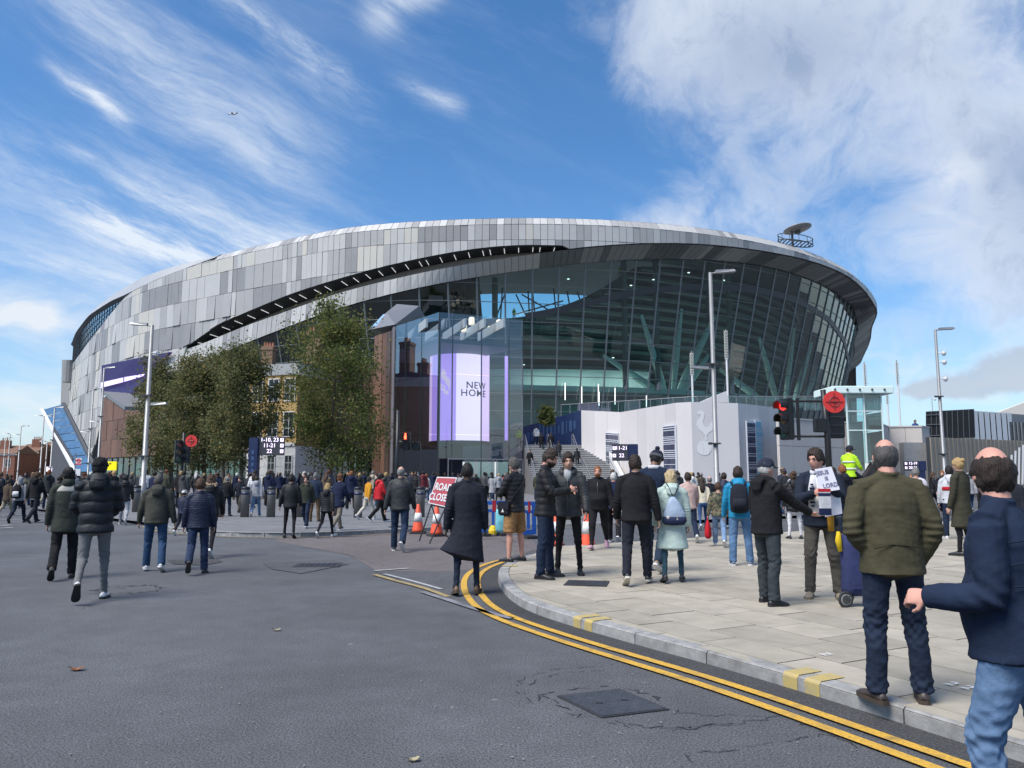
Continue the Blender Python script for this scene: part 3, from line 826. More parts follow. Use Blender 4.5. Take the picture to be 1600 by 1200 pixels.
def path_strip(name, line, w0, w1, z, mat, broken=None, kind='structure', parent=None):
 """flat ribbon along a polyline of ground points, between two lateral offsets"""
 P = np.array([(p[0], p[1]) for p in line]); t = np.gradient(P, axis=0); t /= np.linalg.norm(t, axis=1)[:, None]
 n = np.stack([-t[:, 1], t[:, 0]], 1); A = P + n * w0; B = P + n * w1; mb = MB()
 for k in range(len(P) - 1):
  if broken and (k // broken) % 2: continue
  mb.quad((*A[k], z), (*A[k + 1], z), (*B[k + 1], z), (*B[k], z))
 o = mb.build(name, mat, parent)
 if parent is None: tag(o, kind=kind)
 return o
def smooth_line(px, step=.12, sig=2.0, z=0.0):
 P = np.array([(p.x, p.y) for p in (gp(a, b, z) for a, b in px)])
 Q = resample(catmull(P, 24, False), step, False)
 return gsmooth(Q, sig, False) if sig else Q
KZ = .115
kerb_px = [(842, 873), (815, 879), (792, 888), (779, 900), (780, 917), (795, 937), (825, 957), (897, 981), (1000, 1011), (1100, 1038), (1250, 1082), (1516, 1168), (1600, 1195), (1800, 1262), (2150, 1385)]
KL = smooth_line(kerb_px, .1, 4)
far_px = [(842, 873), (858, 862), (912, 859.5), (1080, 854), (1150, 849), (1225, 848), (1266, 842), (1340, 833), (1450, 822), (1600, 812), (1760, 801)]
FLn = np.array([(p.x, p.y) for p in (gp(a, b) for a, b in far_px)])
pave_poly = [tuple(p) for p in KL] + [(14, 1.0), (40, 12), (40, 33)] + [tuple(p) for p in FLn[::-1]]
_kt = np.gradient(KL, axis=0); _kt /= np.linalg.norm(_kt, axis=1)[:, None]
KN = np.stack([-_kt[:, 1], _kt[:, 0]], 1)
if np.dot(KN[len(KN) // 2], np.array([6, 8]) - KL[len(KN) // 2]) < 0: KN = -KN        # towards the pavement
pav = sheet('pavement', pave_poly, KZ - .012, JOINT)
KW = .16
kroot = pav
seg = 9
kst = []
for a in range(0, len(KL) - seg, seg):
 mb = MB(); ids = range(a, a + seg + 1); top_o, top_i, bot_o = [], [], []
 for q, k in enumerate(ids):
  sh = 0.0
  p = KL[k].copy()
  if q == 0: p = p + _kt[k] * .006
  if q == seg: p = p - _kt[k] * .006
  o_ = p; i_ = p + KN[k] * KW
  bot_o.append((o_[0], o_[1], -.02)); top_o.append((o_[0] + KN[k][0] * .018, o_[1] + KN[k][1] * .018, KZ)); top_i.append((i_[0], i_[1], KZ))
 mid = [(b[0], b[1], KZ - .018) for b in bot_o]
 n = len(bot_o); vs = bot_o + mid + top_o + top_i
 fs = [(r * n + q, r * n + q + 1, (r + 1) * n + q + 1, (r + 1) * n + q) for r in range(3) for q in range(n - 1)]
 fs += [(0, n, 2 * n, 3 * n), (n - 1, 4 * n - 1, 3 * n - 1, 2 * n - 1)]
 mb.mesh(vs, fs); kst.append(mb.build('kerb_stone', KERB, pav))
FE = resample(FLn, .9, False)
for k in range(len(FE) - 1):
 a, b = Vector((*FE[k], 0)), Vector((*FE[k + 1], 0)); d = (b - a).normalized(); n = Vector((d.y, -d.x, 0))
 a += d * .008; b -= d * .008
 mb = MB(); mb.hexa([a + Vector((0, 0, -.02)), b + Vector((0, 0, -.02)), b + n * .14 + Vector((0, 0, -.02)), a + n * .14 + Vector((0, 0, -.02)),
   a + Vector((0, 0, KZ)), b + Vector((0, 0, KZ)), b + n * .14 + Vector((0, 0, KZ)), a + n * .14 + Vector((0, 0, KZ))]); mb.build('kerb_stone', KERB, pav)
def clip_poly(poly, clip):
 out = poly
 n = len(clip)
 for k in range(n):
  a, b = clip[k], clip[(k + 1) % n]; inp = out; out = []
  if not inp: return []
  def side(p): return (b[0] - a[0]) * (p[1] - a[1]) - (b[1] - a[1]) * (p[0] - a[0])
  for q in range(len(inp)):
   c, d = inp[q], inp[(q + 1) % len(inp)]; sc, sd = side(c), side(d)
   if sc >= 0: out.append(c)
   if sc * sd < 0:
    t = sc / (sc - sd); out.append((c[0] + (d[0] - c[0]) * t, c[1] + (d[1] - c[1]) * t))
 return out
inner = [tuple(KL[k] + KN[k] * (KW + .008)) for k in range(3, len(KL), 6)] + [(14, 1.2), (39, 12), (39, 32)] + [(p[0], p[1] - .17) for p in FLn[::-1][1:-1]]
hull = inner[:]
def ccw(poly): return sum(poly[i][0] * poly[(i + 1) % len(poly)][1] - poly[(i + 1) % len(poly)][0] * poly[i][1] for i in range(len(poly))) > 0
if not ccw(hull): hull = hull[::-1]
def convex_hull(pts):
 pts = sorted(set(pts));
 def half(ps):
  h = []
  for p in ps:
   while len(h) > 1 and (h[-1][0] - h[-2][0]) * (p[1] - h[-2][1]) - (h[-1][1] - h[-2][1]) * (p[0] - h[-2][0]) <= 0: h.pop()
   h.append(p)
  return h
 a, b = half(pts), half(pts[::-1]); return a[:-1] + b[:-1]
hull = convex_hull(hull)
ka, kb = gp(1100, 1038), gp(1516, 1168); kd = np.array([kb.x - ka.x, kb.y - ka.y]); kd /= np.linalg.norm(kd); kn = np.array([-kd[1], kd[0]])
if kn[1] < 0: kn = -kn
org = np.array([ka.x, ka.y])
slabs = []
rs = random.Random(3)
w = -1.0
while w < 26:
 h = rs.choice([.45, .6, .6, .75]); u = -14 + rs.random()
 while u < 24:
  l = rs.choice([.6, .75, .9, .9, 1.05])
  g = .0075
  q = [org + kd * (u + g) + kn * (w + g), org + kd * (u + l - g) + kn * (w + g), org + kd * (u + l - g) + kn * (w + h - g), org + kd * (u + g) + kn * (w + h - g)]
  if not ccw([tuple(x) for x in q]): q = q[::-1]
  c = clip_poly([tuple(x) for x in q], hull)
  if len(c) >= 3:
   cx, cy = np.mean(c, 0)
   if cy > .8:
    px, py = proj(cx, cy, KZ)
    if -100 < px < 1750 and py < 1400:
     ar_ = abs(sum(c[i][0] * c[(i + 1) % len(c)][1] - c[(i + 1) % len(c)][0] * c[i][1] for i in range(len(c)))) / 2
     slabs.append((ar_ / (cy ** 3), c))
  u += l
 w += h
slabs.sort(key=lambda t: -t[0])
fld = MB()
for k, (_, c) in enumerate(slabs):
 if len(c) < 3: continue
 mb = MB() if k < 290 else fld
 dz = rs.uniform(-.002, .002); tx, ty = rs.uniform(-.003, .003), rs.uniform(-.003, .003); cx, cy = np.mean(c, 0)
 top = [(x, y, KZ + dz + (x - cx) * tx + (y - cy) * ty) for x, y in c]
 mb.prism([(x, y, KZ - .03) for x, y in c], (0, 0, 0.0)) if False else None
 n = len(top); bot = [(x, y, KZ - .03) for x, y in c]
 mb.mesh(top + bot, [tuple(range(n))] + [(i, n + i, n + (i + 1) % n, (i + 1) % n) for i in range(n)])
 if k < 290: mb.build('paving_slab', SLAB, pav)
tag(fld.build('paving_field', SLAB, pav), kind='stuff')
def at_kerb(px, py):
 p = gp(px, py); return int(np.argmin((KL[:, 0] - p.x) ** 2 + (KL[:, 1] - p.y) ** 2))
for px, py in ((897, 981), (915, 986), (1228, 1075), (1262, 1086), (797, 895)):
 k = at_kerb(px, py); w_ = 1; a, b = k, k + w_
 mb = MB()
 O = [KL[a] - KN[a] * .004, KL[b] - KN[b] * .004]
 ex = (KL[b] - KL[a]) * .35
 O = [O[0], O[1] + ex]
 mb.quad((*O[0], .012), (*O[1], .012), (*O[1], KZ - .018), (*O[0], KZ - .018))
 I = [O[0] + KN[a] * .022, O[1] + KN[b] * .022]; J = [O[0] + KN[a] * .27, O[1] + KN[b] * .27]
 mb.quad((*O[0], KZ - .018), (*O[1], KZ - .018), (*I[1], KZ + .006), (*I[0], KZ + .006))
 mb.quad((*I[0], KZ + .006), (*I[1], KZ + .006), (*J[1], KZ + .006), (*J[0], KZ + .006))
 tag(mb.build('kerb_marking', worn('kerb_mark_paint', (.46, .34, .08), (.25, .235, .20), 1.0, 8.0)), kind='structure')
sgn = 1.0 if np.dot(np.array([-_kt[50][1], _kt[50][0]]), KN[50]) < 0 else -1.0
path_strip('gutter', KL, sgn * .0, sgn * .26, .012, ASPHD)
path_strip('yellow_line', KL, sgn * .27, sgn * .36, .016, YEL)
path_strip('yellow_line', KL, sgn * .47, sgn * .56, .016, YEL)
for pts, wd, mt in [([(585, 899), (620, 909), (665, 921), (700, 934)], .09, YELOLD), ([(600, 898), (640, 908), (690, 922)], .07, WHT), ([(660, 926), (700, 939), (760, 958), (800, 968)], .10, M('faint_line_paint', (.17, .17, .19), .8, noise=(3, .5))),
     ([(585, 893), (640, 889)], .1, WHT), ([(0, 806), (60, 803), (160, 800)], .18, WHT), ([(0, 813), (75, 811), (250, 809)], .2, WHT),
     ([(0, 822), (18, 821)], .3, WHT), ([(0, 826), (20, 825)], .25, WHT),
     ([(1140, 856), (1180, 853)], .12, WHT), ([(1085, 862), (1120, 859)], .12, WHT), ([(960, 848), (1090, 846), (1220, 836)], .1, WHT)]:
 ln = resample(catmull(np.array([(p.x, p.y) for p in gpx(pts)]), 12, False), .25, False)
 path_strip('road_line', ln, -wd / 2, wd / 2, .016, mt)
for txt, px, py, sz in (('Z', 1290, 1022, .13), ('2', 1487, 1068, .16), ('2', 1512, 1074, .16)):
 mb = MB(); put_text(mb, txt, sz, gp(px, py, KZ + .009), (kd[0], kd[1], 0), (kn[0], kn[1], 0), .001)
 tag(mb.build('chalk_mark', M('chalk', (.6, .6, .58), .9)), kind='structure')
isl_px = [(235, 822), (262, 831), (300, 835), (345, 838), (430, 840), (520, 838.5), (620, 833), (700, 829), (790, 826), (900, 824), (1010, 822)]
IL_ = smooth_line(isl_px, .4, 2)
isl_poly = [tuple(p) for p in IL_] + [(14, 32), (14, 52), (40, 100), (-70, 100), (-38, 60), (-22, 36)]
island = sheet('island_pavement', isl_poly, .11, PAVEG)
Q = resample(IL_, .95, False)
for k in range(len(Q) - 1):
 a, b = Vector((*Q[k], 0)), Vector((*Q[k + 1], 0)); d = (b - a).normalized(); n = Vector((-d.y, d.x, 0))
 if n.y < 0: n = -n
 a += d * .01; b -= d * .01; z0, z1 = Vector((0, 0, -.02)), Vector((0, 0, .118))
 mb = MB(); mb.hexa([a + z0, b + z0, b + n * .16 + z0, a + n * .16 + z0, a + z1, b + z1, b + n * .16 + z1, a + n * .16 + z1]); mb.build('kerb_stone', KERB, island)
path_strip('yellow_line', IL_, -.30, -.22, .016, YELOLD)
rs2 = random.Random(9); n_p = 0
for ri in range(7):
 for x0 in np.arange(-15, 3, 1.2):
  x = x0 + (ri % 2) * .6; y = 24.0 + ri * .62
  px, py = proj(x + .6, y, .11)
  if not (330 < px < 800): continue
  kx = np.interp(x, IL_[:, 0], IL_[:, 1]); kx2 = np.interp(x + 1.2, IL_[:, 0], IL_[:, 1])
  if y < max(kx, kx2) + .25: continue
  mb = MB(); mb.box((x + .6, y + .31, .105), (1.188, .608, .024)); mb.build('paver', PAVEG, island); n_p += 1
_l = [gp(345, 829, .11), gp(380, 833, .11)]
def cover(px0, label, size, rz, raised=False):
 c = gp(*px0, z=KZ if raised else 0); o = empty('manhole_cover', c, label, 'manhole cover', rz=rz)
 w_, l_ = size; z = .010
 m2 = MB(); m2.box((0, 0, z), (w_, l_, .012)); m2.build('plate', IRON, o, local=True)
 m3 = MB()
 for sx, sy, dx, dy in ((0, l_ / 2 + .02, w_ + .08, .035), (0, -l_ / 2 - .02, w_ + .08, .035), (w_ / 2 + .02, 0, .035, l_), (-w_ / 2 - .02, 0, .035, l_)):
  m3.box((sx, sy, z - .002), (dx, dy, .012))
 m3.build('frame', M('frame_iron', (.03, .03, .033), .7), o, local=True)
 if size[0] > .6:
  m4 = MB()
  for i in range(-3, 4):
   for j in range(-3, 4): m4.box((i * w_ / 8, j * l_ / 8, z + .0075), (w_ / 14, l_ / 40, .004), rz=R(45 if (i + j) % 2 else -45))
  tag(m4.build('tread_pattern', IRON, o, local=True), kind='stuff')
  for sx in (-.2, .25):
   m5 = MB(); m5.box((sx * w_, .05, z + .007), (.05, .025, .003)); m5.build('key_hole', M('black', (.01, .01, .01), .6), o, local=True)
 return o
c1, c2, c3_ = gp(870, 1089), gp(940, 1122), gp(1045, 1110)
def big_cover():
 q = [gp(*p) for p in ((870, 1089), (940, 1123), (1046, 1110), (968, 1078))]; c = sum(q, Vector()) / 4; o = empty('manhole_cover', c, 'big square iron cover in cracked asphalt near the double yellow lines', 'manhole cover'); u = Vector((0, 0, .010))
 PL = M('iron_plate_grey', (.085, .088, .098), .42, .5, noise=(9, .25), bump=(60, .4, .004)); z = Vector((0, 0, .012))
 mb = MB(); mb.prism([c + (p - c) * .93 for p in q], z); mb.build('plate', PL, o)
 mb = MB()
 for k in range(4): a, b = q[k], q[(k + 1) % 4]; mb.prism([a, b, c + (b - c) * .95, c + (a - c) * .95], u)
 mb.build('frame', M('frame_iron', (.03, .03, .033), .7), o)
 ax, ay = (q[2] - q[1]) * .93, (q[0] - q[1]) * .93; o0 = c + (q[1] - c) * .93; m4 = MB()
 for i in range(9):
  for j in range(9):
   p = o0 + ax * ((i + .5) / 9) + ay * ((j + .5) / 9) + z; m4.box(p, (.052, .012, .003), rz=math.atan2(ax.y, ax.x) + R(45 if (i + j) % 2 else -45))
 tag(m4.build('tread_pattern', PL, o), kind='stuff')
 for f in (.3, .72): mb = MB(); mb.box(o0 + ax * f + ay * .5 + z, (.05, .022, .006)); mb.build('key_hole', M('black', (.01, .01, .01), .6), o)
big_cover()
cover((917, 912), 'rust-brown iron cover set into the pale paving behind the kerb', (.5, .42), R(-12), True)
cover((497, 884), 'low flat iron cover in the reddish road before the island', (.75, .5), R(4))
cover((632, 823), 'small dark cover on the far island paving', (.8, .5), 0, True)
TAR = M('tar', (.032, .033, .036), .85)
rc = random.Random(21)
def crack(px, wd=.012, jit=.02, name='tar_crack'):
 P = resample(catmull(np.array([(p.x, p.y) for p in gpx(px)]), 14, False), .045, False)
 P = P + np.array([[rc.gauss(0, jit), rc.gauss(0, jit)] for _ in P]); mb = MB()
 t = np.gradient(P, axis=0); t /= (np.linalg.norm(t, axis=1)[:, None] + 1e-9); n = np.stack([-t[:, 1], t[:, 0]], 1)
 ww = [wd * rc.uniform(.1, .8) for _ in P]
 for k in range(len(P) - 1):
  if rc.random() < .28: continue
  mb.quad((*(P[k] - n[k] * ww[k]), .006), (*(P[k + 1] - n[k + 1] * ww[k + 1]), .006), (*(P[k + 1] + n[k + 1] * ww[k + 1]), .006), (*(P[k] + n[k] * ww[k]), .006))
 tag(mb.build(name, TAR), kind='structure')
crack([(846, 1098), (842, 1088), (870, 1080), (905, 1076), (960, 1074), (1010, 1085), (1040, 1098)], .014)
crack([(808, 1085), (815, 1062), (845, 1052), (880, 1045), (925, 1042), (960, 1040)], .007)
crack([(828, 1100), (822, 1075), (850, 1060), (900, 1050), (950, 1048)], .008)
crack([(845, 1085), (870, 1100), (900, 1118), (935, 1128), (985, 1133), (1040, 1138), (1100, 1136), (1140, 1128)], .010)
crack([(950, 1127), (1010, 1140), (1080, 1138), (1170, 1130), (1210, 1118)], .009)
crack([(1060, 1200), (1090, 1180), (1150, 1168), (1220, 1160), (1296, 1148)], .008)
crack([(1045, 1110), (1090, 1118), (1150, 1118), (1200, 1122)], .010)
crack([(1250, 1128), (1290, 1146), (1340, 1168)], .008)
for sx in (0, 1): crack([(152 + 4 * sx, 922), (175, 917 + 4 * sx), (230, 915), (255, 919), (230, 925), (170, 928 + 3 * sx), (152, 923)], .02, .05)
crack([(410, 880), (460, 879), (530, 876)], .015); crack([(430, 850), (520, 862), (600, 884)], .015); crack([(130, 952), (145, 945)], .012)
LEAF = M('dead_leaf', (.22, .085, .03), .7, noise=(40, .4))
LEAF2 = M('pale_leaf', (.30, .26, .16), .7)
for (px, py, s, mt, lb) in ((119, 1048, .042, LEAF, 'curled brown leaf lying alone on the road at lower left'), (432, 986, .03, LEAF2, 'small pale dead leaf on the middle of the road'), (645, 1190, .026, LEAF2, 'dead leaf at the bottom edge of the road')):
 c = gp(px, py); mb = MB(); ring = []
 for k in range(10):
  a = k / 10 * 2 * math.pi; r = s * (1 + .35 * (k % 2)) * (1.5 if k in (0, 5) else 1)
  ring.append((c.x + r * math.cos(a), c.y + .8 * r * math.sin(a), .012 + .5 * s * (1 + math.sin(a * 2 + 1)) * .6))
 vs = ring + [(c.x, c.y, .008)] + [(x, y, z - .003) for x, y, z in ring]
 mb.mesh(vs, [(k, (k + 1) % 10, 10) for k in range(10)] + [(11 + (k + 1) % 10, 11 + k, 10) for k in range(10)])
 tag(mb.build('fallen_leaf', mt, loc=c), lb, 'leaf', 'fallen leaves on the road')
mb = MB(); rf = random.Random(2)
for k in range(420):
 px, py = rf.uniform(-50, 1400), 850 + 420 * rf.random() ** 1.3
 p = gp(px, py)
 r = rf.uniform(.002, .008) * (1 + .06 * p.y)
 a0 = rf.random() * 6
 if any((p.x - q[0]) ** 2 + (p.y - q[1]) ** 2 < .0 for q in ()): continue
 if clip_poly([(p.x - .01, p.y - .01), (p.x + .01, p.y - .01), (p.x, p.y + .01)], hull): continue
 mb.poly([(p.x + r * rf.uniform(.6, 1) * math.cos(a0 + j * 1.05), p.y + r * rf.uniform(.5, 1) * math.sin(a0 + j * 1.05), .0125) for j in range(6)])
tag(mb.build('road_grit', M('grit', (.24, .24, .235), .9)), kind='stuff')
# ------------------------------------------------------------------ podium, walls, stairs
WHITE = M('white_hoarding', (.60, .575, .57), .55, noise=(.25, .05))
WHITE2 = M('white_hoarding_dull', (.55, .53, .53), .55, noise=(.25, .06))  # slightly darker white for some panels and the ball seam
BEIGE = M('beige_stone', (.52, .475, .44), .8, noise=(.6, .06), bump=(20, .15, .01))
NAVY = M('navy_hoarding', (.012, .026, .085), .35, noise=(.5, .25))
STEEL = M('brushed_steel', (.30, .31, .32), .45, .6)
STONE = M('stair_stone', (.30, .30, .30), .8, noise=(3, .15))
DKGLASS = glass_mat('dark_shop_glass', (.20, .30, .31), .09)
def wallz(px, py, z): return gp(px, py, z)
deckt = MB(); deckt.poly([(1.5, 76, 6.4), (6.6, 73, 6.4), (12, 60, 6.4), (16, 56, 6.4), (20, 59, 6.4), (27, 74, 6.4), (60, 150, 6.4), (1.5, 150, 6.4)])
tag(deckt.build('podium_deck', PAVEG), kind='structure')
ZW = 6.3
wpts = [at(908, 641, 70), at(970, 644, 66), at(1055, 629.5, 56), at(1080, 628, 54), at(1153, 630, 54), at(1216, 637, 58)]
hoard = empty('white_hoarding_wall', (wpts[2].x, wpts[2].y, 0), 'long faceted white hoarding wall with pale bird emblem at street front', 'wall')
for k in range(len(wpts) - 1):
 a, b = wpts[k], wpts[k + 1]; d = (b - a).normalized(); n = Vector((d.y, -d.x, 0)); L_ = (b - a).length
 m = max(1, round(L_ / 1.6))
 for q in range(m):
  p0, p1 = a.lerp(b, q / m), a.lerp(b, (q + 1) / m); s = .008
  p0, p1 = p0 + d * s, p1 - d * s
  z0 = 1.4 if k == 0 and q == 0 else 0
  mb = MB(); dz = Vector((0, 0, ZW)); back = -n * .12
  f0, f1 = Vector((p0.x, p0.y, 0)), Vector((p1.x, p1.y, 0))
  mb.hexa([f0 + n * .002 * (q % 2), f1 + n * .002 * (q % 2), f1 + back, f0 + back, p0 + n * .002 * (q % 2), p1 + n * .002 * (q % 2), p1 + back, p0 + back])
  mb.build('wall_panel', WHITE if (k + q) % 3 else WHITE2, hoard)
mb = MB(); a, b, c = at(1093, 629, 56), at(1135, 611, 56), at(1139, 629, 56); mb.prism([a, c, b], (0, 5, 0)); tag(mb.build('white_canopy', WHITE, loc=a), 'small white wedge-shaped canopy roof rising behind hoarding', 'canopy')
def emblem():
 a, b = wpts[3], wpts[4]; d = (b - a).normalized(); up = Vector((0, 0, 1)); n = Vector((d.y, -d.x, 0))
 def P(px, py):
  r = ray(px, py); o = Vector((0, 0, CAM_H)); t = ((a - o).dot(n)) / r.dot(n); return o + r * t + n * .012
 EM = M('pale_emblem', (.66, .65, .645), .55)
 cx, cy, r = 1100.5, 700, 11.5
 m2 = MB(); m2.prism([P(cx + r * math.cos(t), cy + r * math.sin(t)) for t in np.linspace(0, -2 * math.pi, 28, endpoint=False)], n * .006)
 m2.build('emblem_ball', EM, hoard)
 bird = [(1090, 643), (1096, 641), (1101, 645), (1100, 652), (1098, 660), (1101, 667), (1107, 667), (1111, 660), (1117, 658), (1117, 666), (1112, 673), (1106, 677), (1104, 682), (1105, 687), (1101, 688), (1102, 681), (1098, 676), (1092, 671), (1088, 664), (1089, 658), (1094, 652), (1095, 648), (1090, 647)]
 m3 = MB(); m3.prism([P(*q) for q in bird[::-1]], n * .006); m3.build('emblem_bird', EM, hoard)
 m4 = MB()
 for off in (-5, 5):
  m4.tube([P(cx + off + 3 * math.cos(t), cy + 10 * math.sin(t)) + n * .006 for t in np.linspace(-1.3, 1.3, 8)], .014, 4)
 m4.build('ball_seam', WHITE2, hoard)
emblem()
def banner(px0, px1, y0, y1, ref, blue, label):
 a, b = wpts[ref], wpts[ref + 1]; d = (b - a).normalized(); n = Vector((d.y, -d.x, 0))
 o = Vector((0, 0, CAM_H))
 def P(px, py):
  r = ray(px, py); t = ((a - o).dot(n)) / r.dot(n); return o + r * t + n * .16
 p0, p1, q0 = P(px0, y1), P(px1, y1), P(px0, y0); W = (p1 - p0).dot(d); H = (q0 - p0).z
 root = empty('banner', (p0.x, p0.y, 0), label, 'banner', 'tall printed banners on the white hoarding')
 m2 = MB(); m2.prism([p0, p0 + d * W, p0 + d * W + Vector((0, 0, H)), p0 + Vector((0, 0, H))], n * -.13); m2.build('board', M('banner_board', (.66, .68, .72), .5), root)
 m3 = MB(); rb = random.Random(int(px0)); y = .08
 while y < H - .1:
  if rb.random() < .25:
   h = rb.uniform(.25, .5); x = .03
   while x < W - .06:
    ww = rb.uniform(.05, .14); m3.box(p0 + d * (x + ww / 2) + Vector((0, 0, y + h / 2)) + n * .004, (ww * .8, .012, h * .95), math.atan2(d.y, d.x)); x += ww
  else:
   h = rb.uniform(.07, .16); x = .03
   while x < W - .05:
    ww = min(rb.uniform(.05, .3), W - x - .02); m3.box(p0 + d * (x + ww / 2) + Vector((0, 0, y + h / 2)) + n * .004, (ww * .86, .012, h * .7), math.atan2(d.y, d.x)); x += ww
  y += h + .03
 tag(m3.build('print', M('print_dark' if not blue else 'print_blue', (.045, .05, .09) if not blue else (.20, .42, .55), .6), root), kind='stuff')
banner(949, 969, 675, 768, 0, False, 'grey banner with dense dark lettering nearest the stone stairs')
banner(1041, 1060, 665, 768, 1, False, 'banner with dense dark lettering left of the pale bird emblem')
banner(1167, 1180, 658, 752, 4, False, 'banner with dense dark lettering right of the pale bird emblem')
banner(1180.5, 1190, 657, 752, 4, True, 'narrow pale-blue printed banner strip beside a dark lettered one')
def balustrade():
 root = empty('glass_balustrade', (20, 62, 6.15), 'clear glass balustrade with steel posts along the podium edge', 'balustrade')
 pts = [Vector((5, 78, 7.6)), Vector((16, 66, 7.2)), Vector((27, 66, 7.2))]
 for k in range(2):
  a, b = pts[k], pts[k + 1]; n = 13
  for q in range(n):
   p, r = a.lerp(b, q / n), a.lerp(b, (q + .96) / n)
   mb = MB(); mb.quad(p + Vector((0, 0, .1)), r + Vector((0, 0, .1)), r + Vector((0, 0, 1.2)), p + Vector((0, 0, 1.2))); mb.build('pane', GLS, root)
   mb = MB(); mb.tube([p, p + Vector((0, 0, 1.25))], .03, 6); mb.build('post', STEEL, root)
  mb = MB(); mb.tube([a + Vector((0, 0, 1.27)), b + Vector((0, 0, 1.27))], .035, 6); mb.build('handrail', STEEL, root)
balustrade()
def navy():
 a, b = at(817, 667, 75), at(909, 641, 72.5); root = empty('navy_hoarding_wall', (a.x, a.y, 3), 'dark navy printed hoarding wall rising behind the stone stairs', 'wall')
 d = (b - a); n = 7
 for k in range(n):
  p, q = a + d * (k / n), a + d * ((k + .985) / n)
  lo0, lo1 = Vector((p.x, p.y, 2.0)), Vector((q.x, q.y, 2.0)); bk = Vector((.1, .25, 0))
  mb = MB(); mb.hexa([lo0, lo1, lo1 + bk, lo0 + bk, p, q, q + bk, p + bk]); mb.build('wall_panel', NAVY, root)
 m2 = MB(); rb = random.Random(8); dn = Vector((d.x, d.y, 0)).normalized(); nn = Vector((dn.y, -dn.x, 0))
 for k in range(13):
  f = .10 + k * .065; p = a + d * f; h = rb.uniform(.7, 2.0)
  m2.box(Vector((p.x, p.y, p.z - 1.2)) + nn * .02, (rb.uniform(.08, .3), .03, h), math.atan2(dn.y, dn.x))
 m2.build('faint_graphic', M('navy_graphic', (.035, .075, .17), .4), root)
navy()
def stairs():
 root = empty('stone_stairs', (5, 57, 0), 'broad flight of grey stone steps climbing to the podium', 'stairs')
 p0 = Vector((8.9, 62, 0)); dr = Vector((-.10, .995, 0)).normalized(); side = Vector((-dr.y, dr.x, 0)); Wd = 7.0
 n = 27; rise, run = .165, .33
 for k in range(n):
  a = p0 + dr * (k * run); mb = MB(); z = (k + 1) * rise
  b = a + side * Wd; e = dr * (run + .02)
  mb.hexa([a, b, b + e, a + e, *[v + Vector((0, 0, z)) for v in (a, b, b + e, a + e)]]); mb.build('step', M('riser_stone_shaded', (.15, .15, .155), .85, noise=(3, .2)), root)  # same stone as the treads, shadow under each lip put into the colour
  mb = MB(); q = Vector((0, 0, z - .05)); f_ = -dr * .03; mb.hexa([a + f_ + q, b + f_ + q, b + dr * .34 + q, a + dr * .34 + q, *[v + Vector((0, 0, .055)) for v in (a + f_ + q, b + f_ + q, b + dr * .34 + q, a + dr * .34 + q)]]); mb.build('tread', M('tread_stone_lit', (.42, .42, .41), .8, noise=(3, .15)), root)  # same stone as the risers, lightened in colour as if lit from above
 top = p0 + dr * (n * run); mb = MB(); zt = n * rise
 mb.hexa([top, top + side * Wd, top + side * Wd + dr * 5, top + dr * 5, *[v + Vector((0, 0, zt)) for v in (top, top + side * Wd, top + side * Wd + dr * 5, top + dr * 5)]]); mb.build('landing', STONE, root)
 o = -side * .28; h0, h1 = 1.25, zt + 1.15; en = p0 + dr * (n * run)
 mb = MB(); mb.prism([p0 + o - dr * 1.2, en + o + dr * .5, en + o + dr * .5 + Vector((0, 0, h1)), en + o + Vector((0, 0, h1)), p0 + o - dr * .2 + Vector((0, 0, h0)), p0 + o - dr * 1.2 + Vector((0, 0, h0))], side * .26); mb.build('side_wall', M('stair_white', (.66, .66, .68), .5), root)
 mb = MB(); mb.prism([p0 + o - side * 1.5 - dr * 1.2, p0 + o - dr * 1.2, p0 + o - dr * 1.2 + Vector((0, 0, h0)), p0 + o - side * 1.5 - dr * 1.2 + Vector((0, 0, h0))], dr * .15); mb.build('end_wall', M('stair_white', None), root)
 for s in (.12, 2.4, 4.7, 6.85):
  rail = MB(); off = side * s
  pts = [p0 + off - dr * .5 + Vector((0, 0, .95)), p0 + off + Vector((0, 0, 1.0))]
  for f in (0, .48, .55, 1.0):
   k = f * n; zz = (k if f not in (.55,) else .48 * n) * rise
   pts.append(p0 + off + dr * (k * run) + Vector((0, 0, zz + 1.0)))
  pts.append(en + off + dr * .8 + Vector((0, 0, zt + 1.0)))
  rail.tube(pts, .032, 6); rail.tube([p - Vector((0, 0, .45)) for p in pts], .022, 6); rl = rail.build('handrail', STEEL, root)
  for p in pts[1:]:
   m2 = MB(); m2.tube([p, p - Vector((0, 0, 1.0))], .025, 6); m2.build('post', STEEL, rl)
stairs()
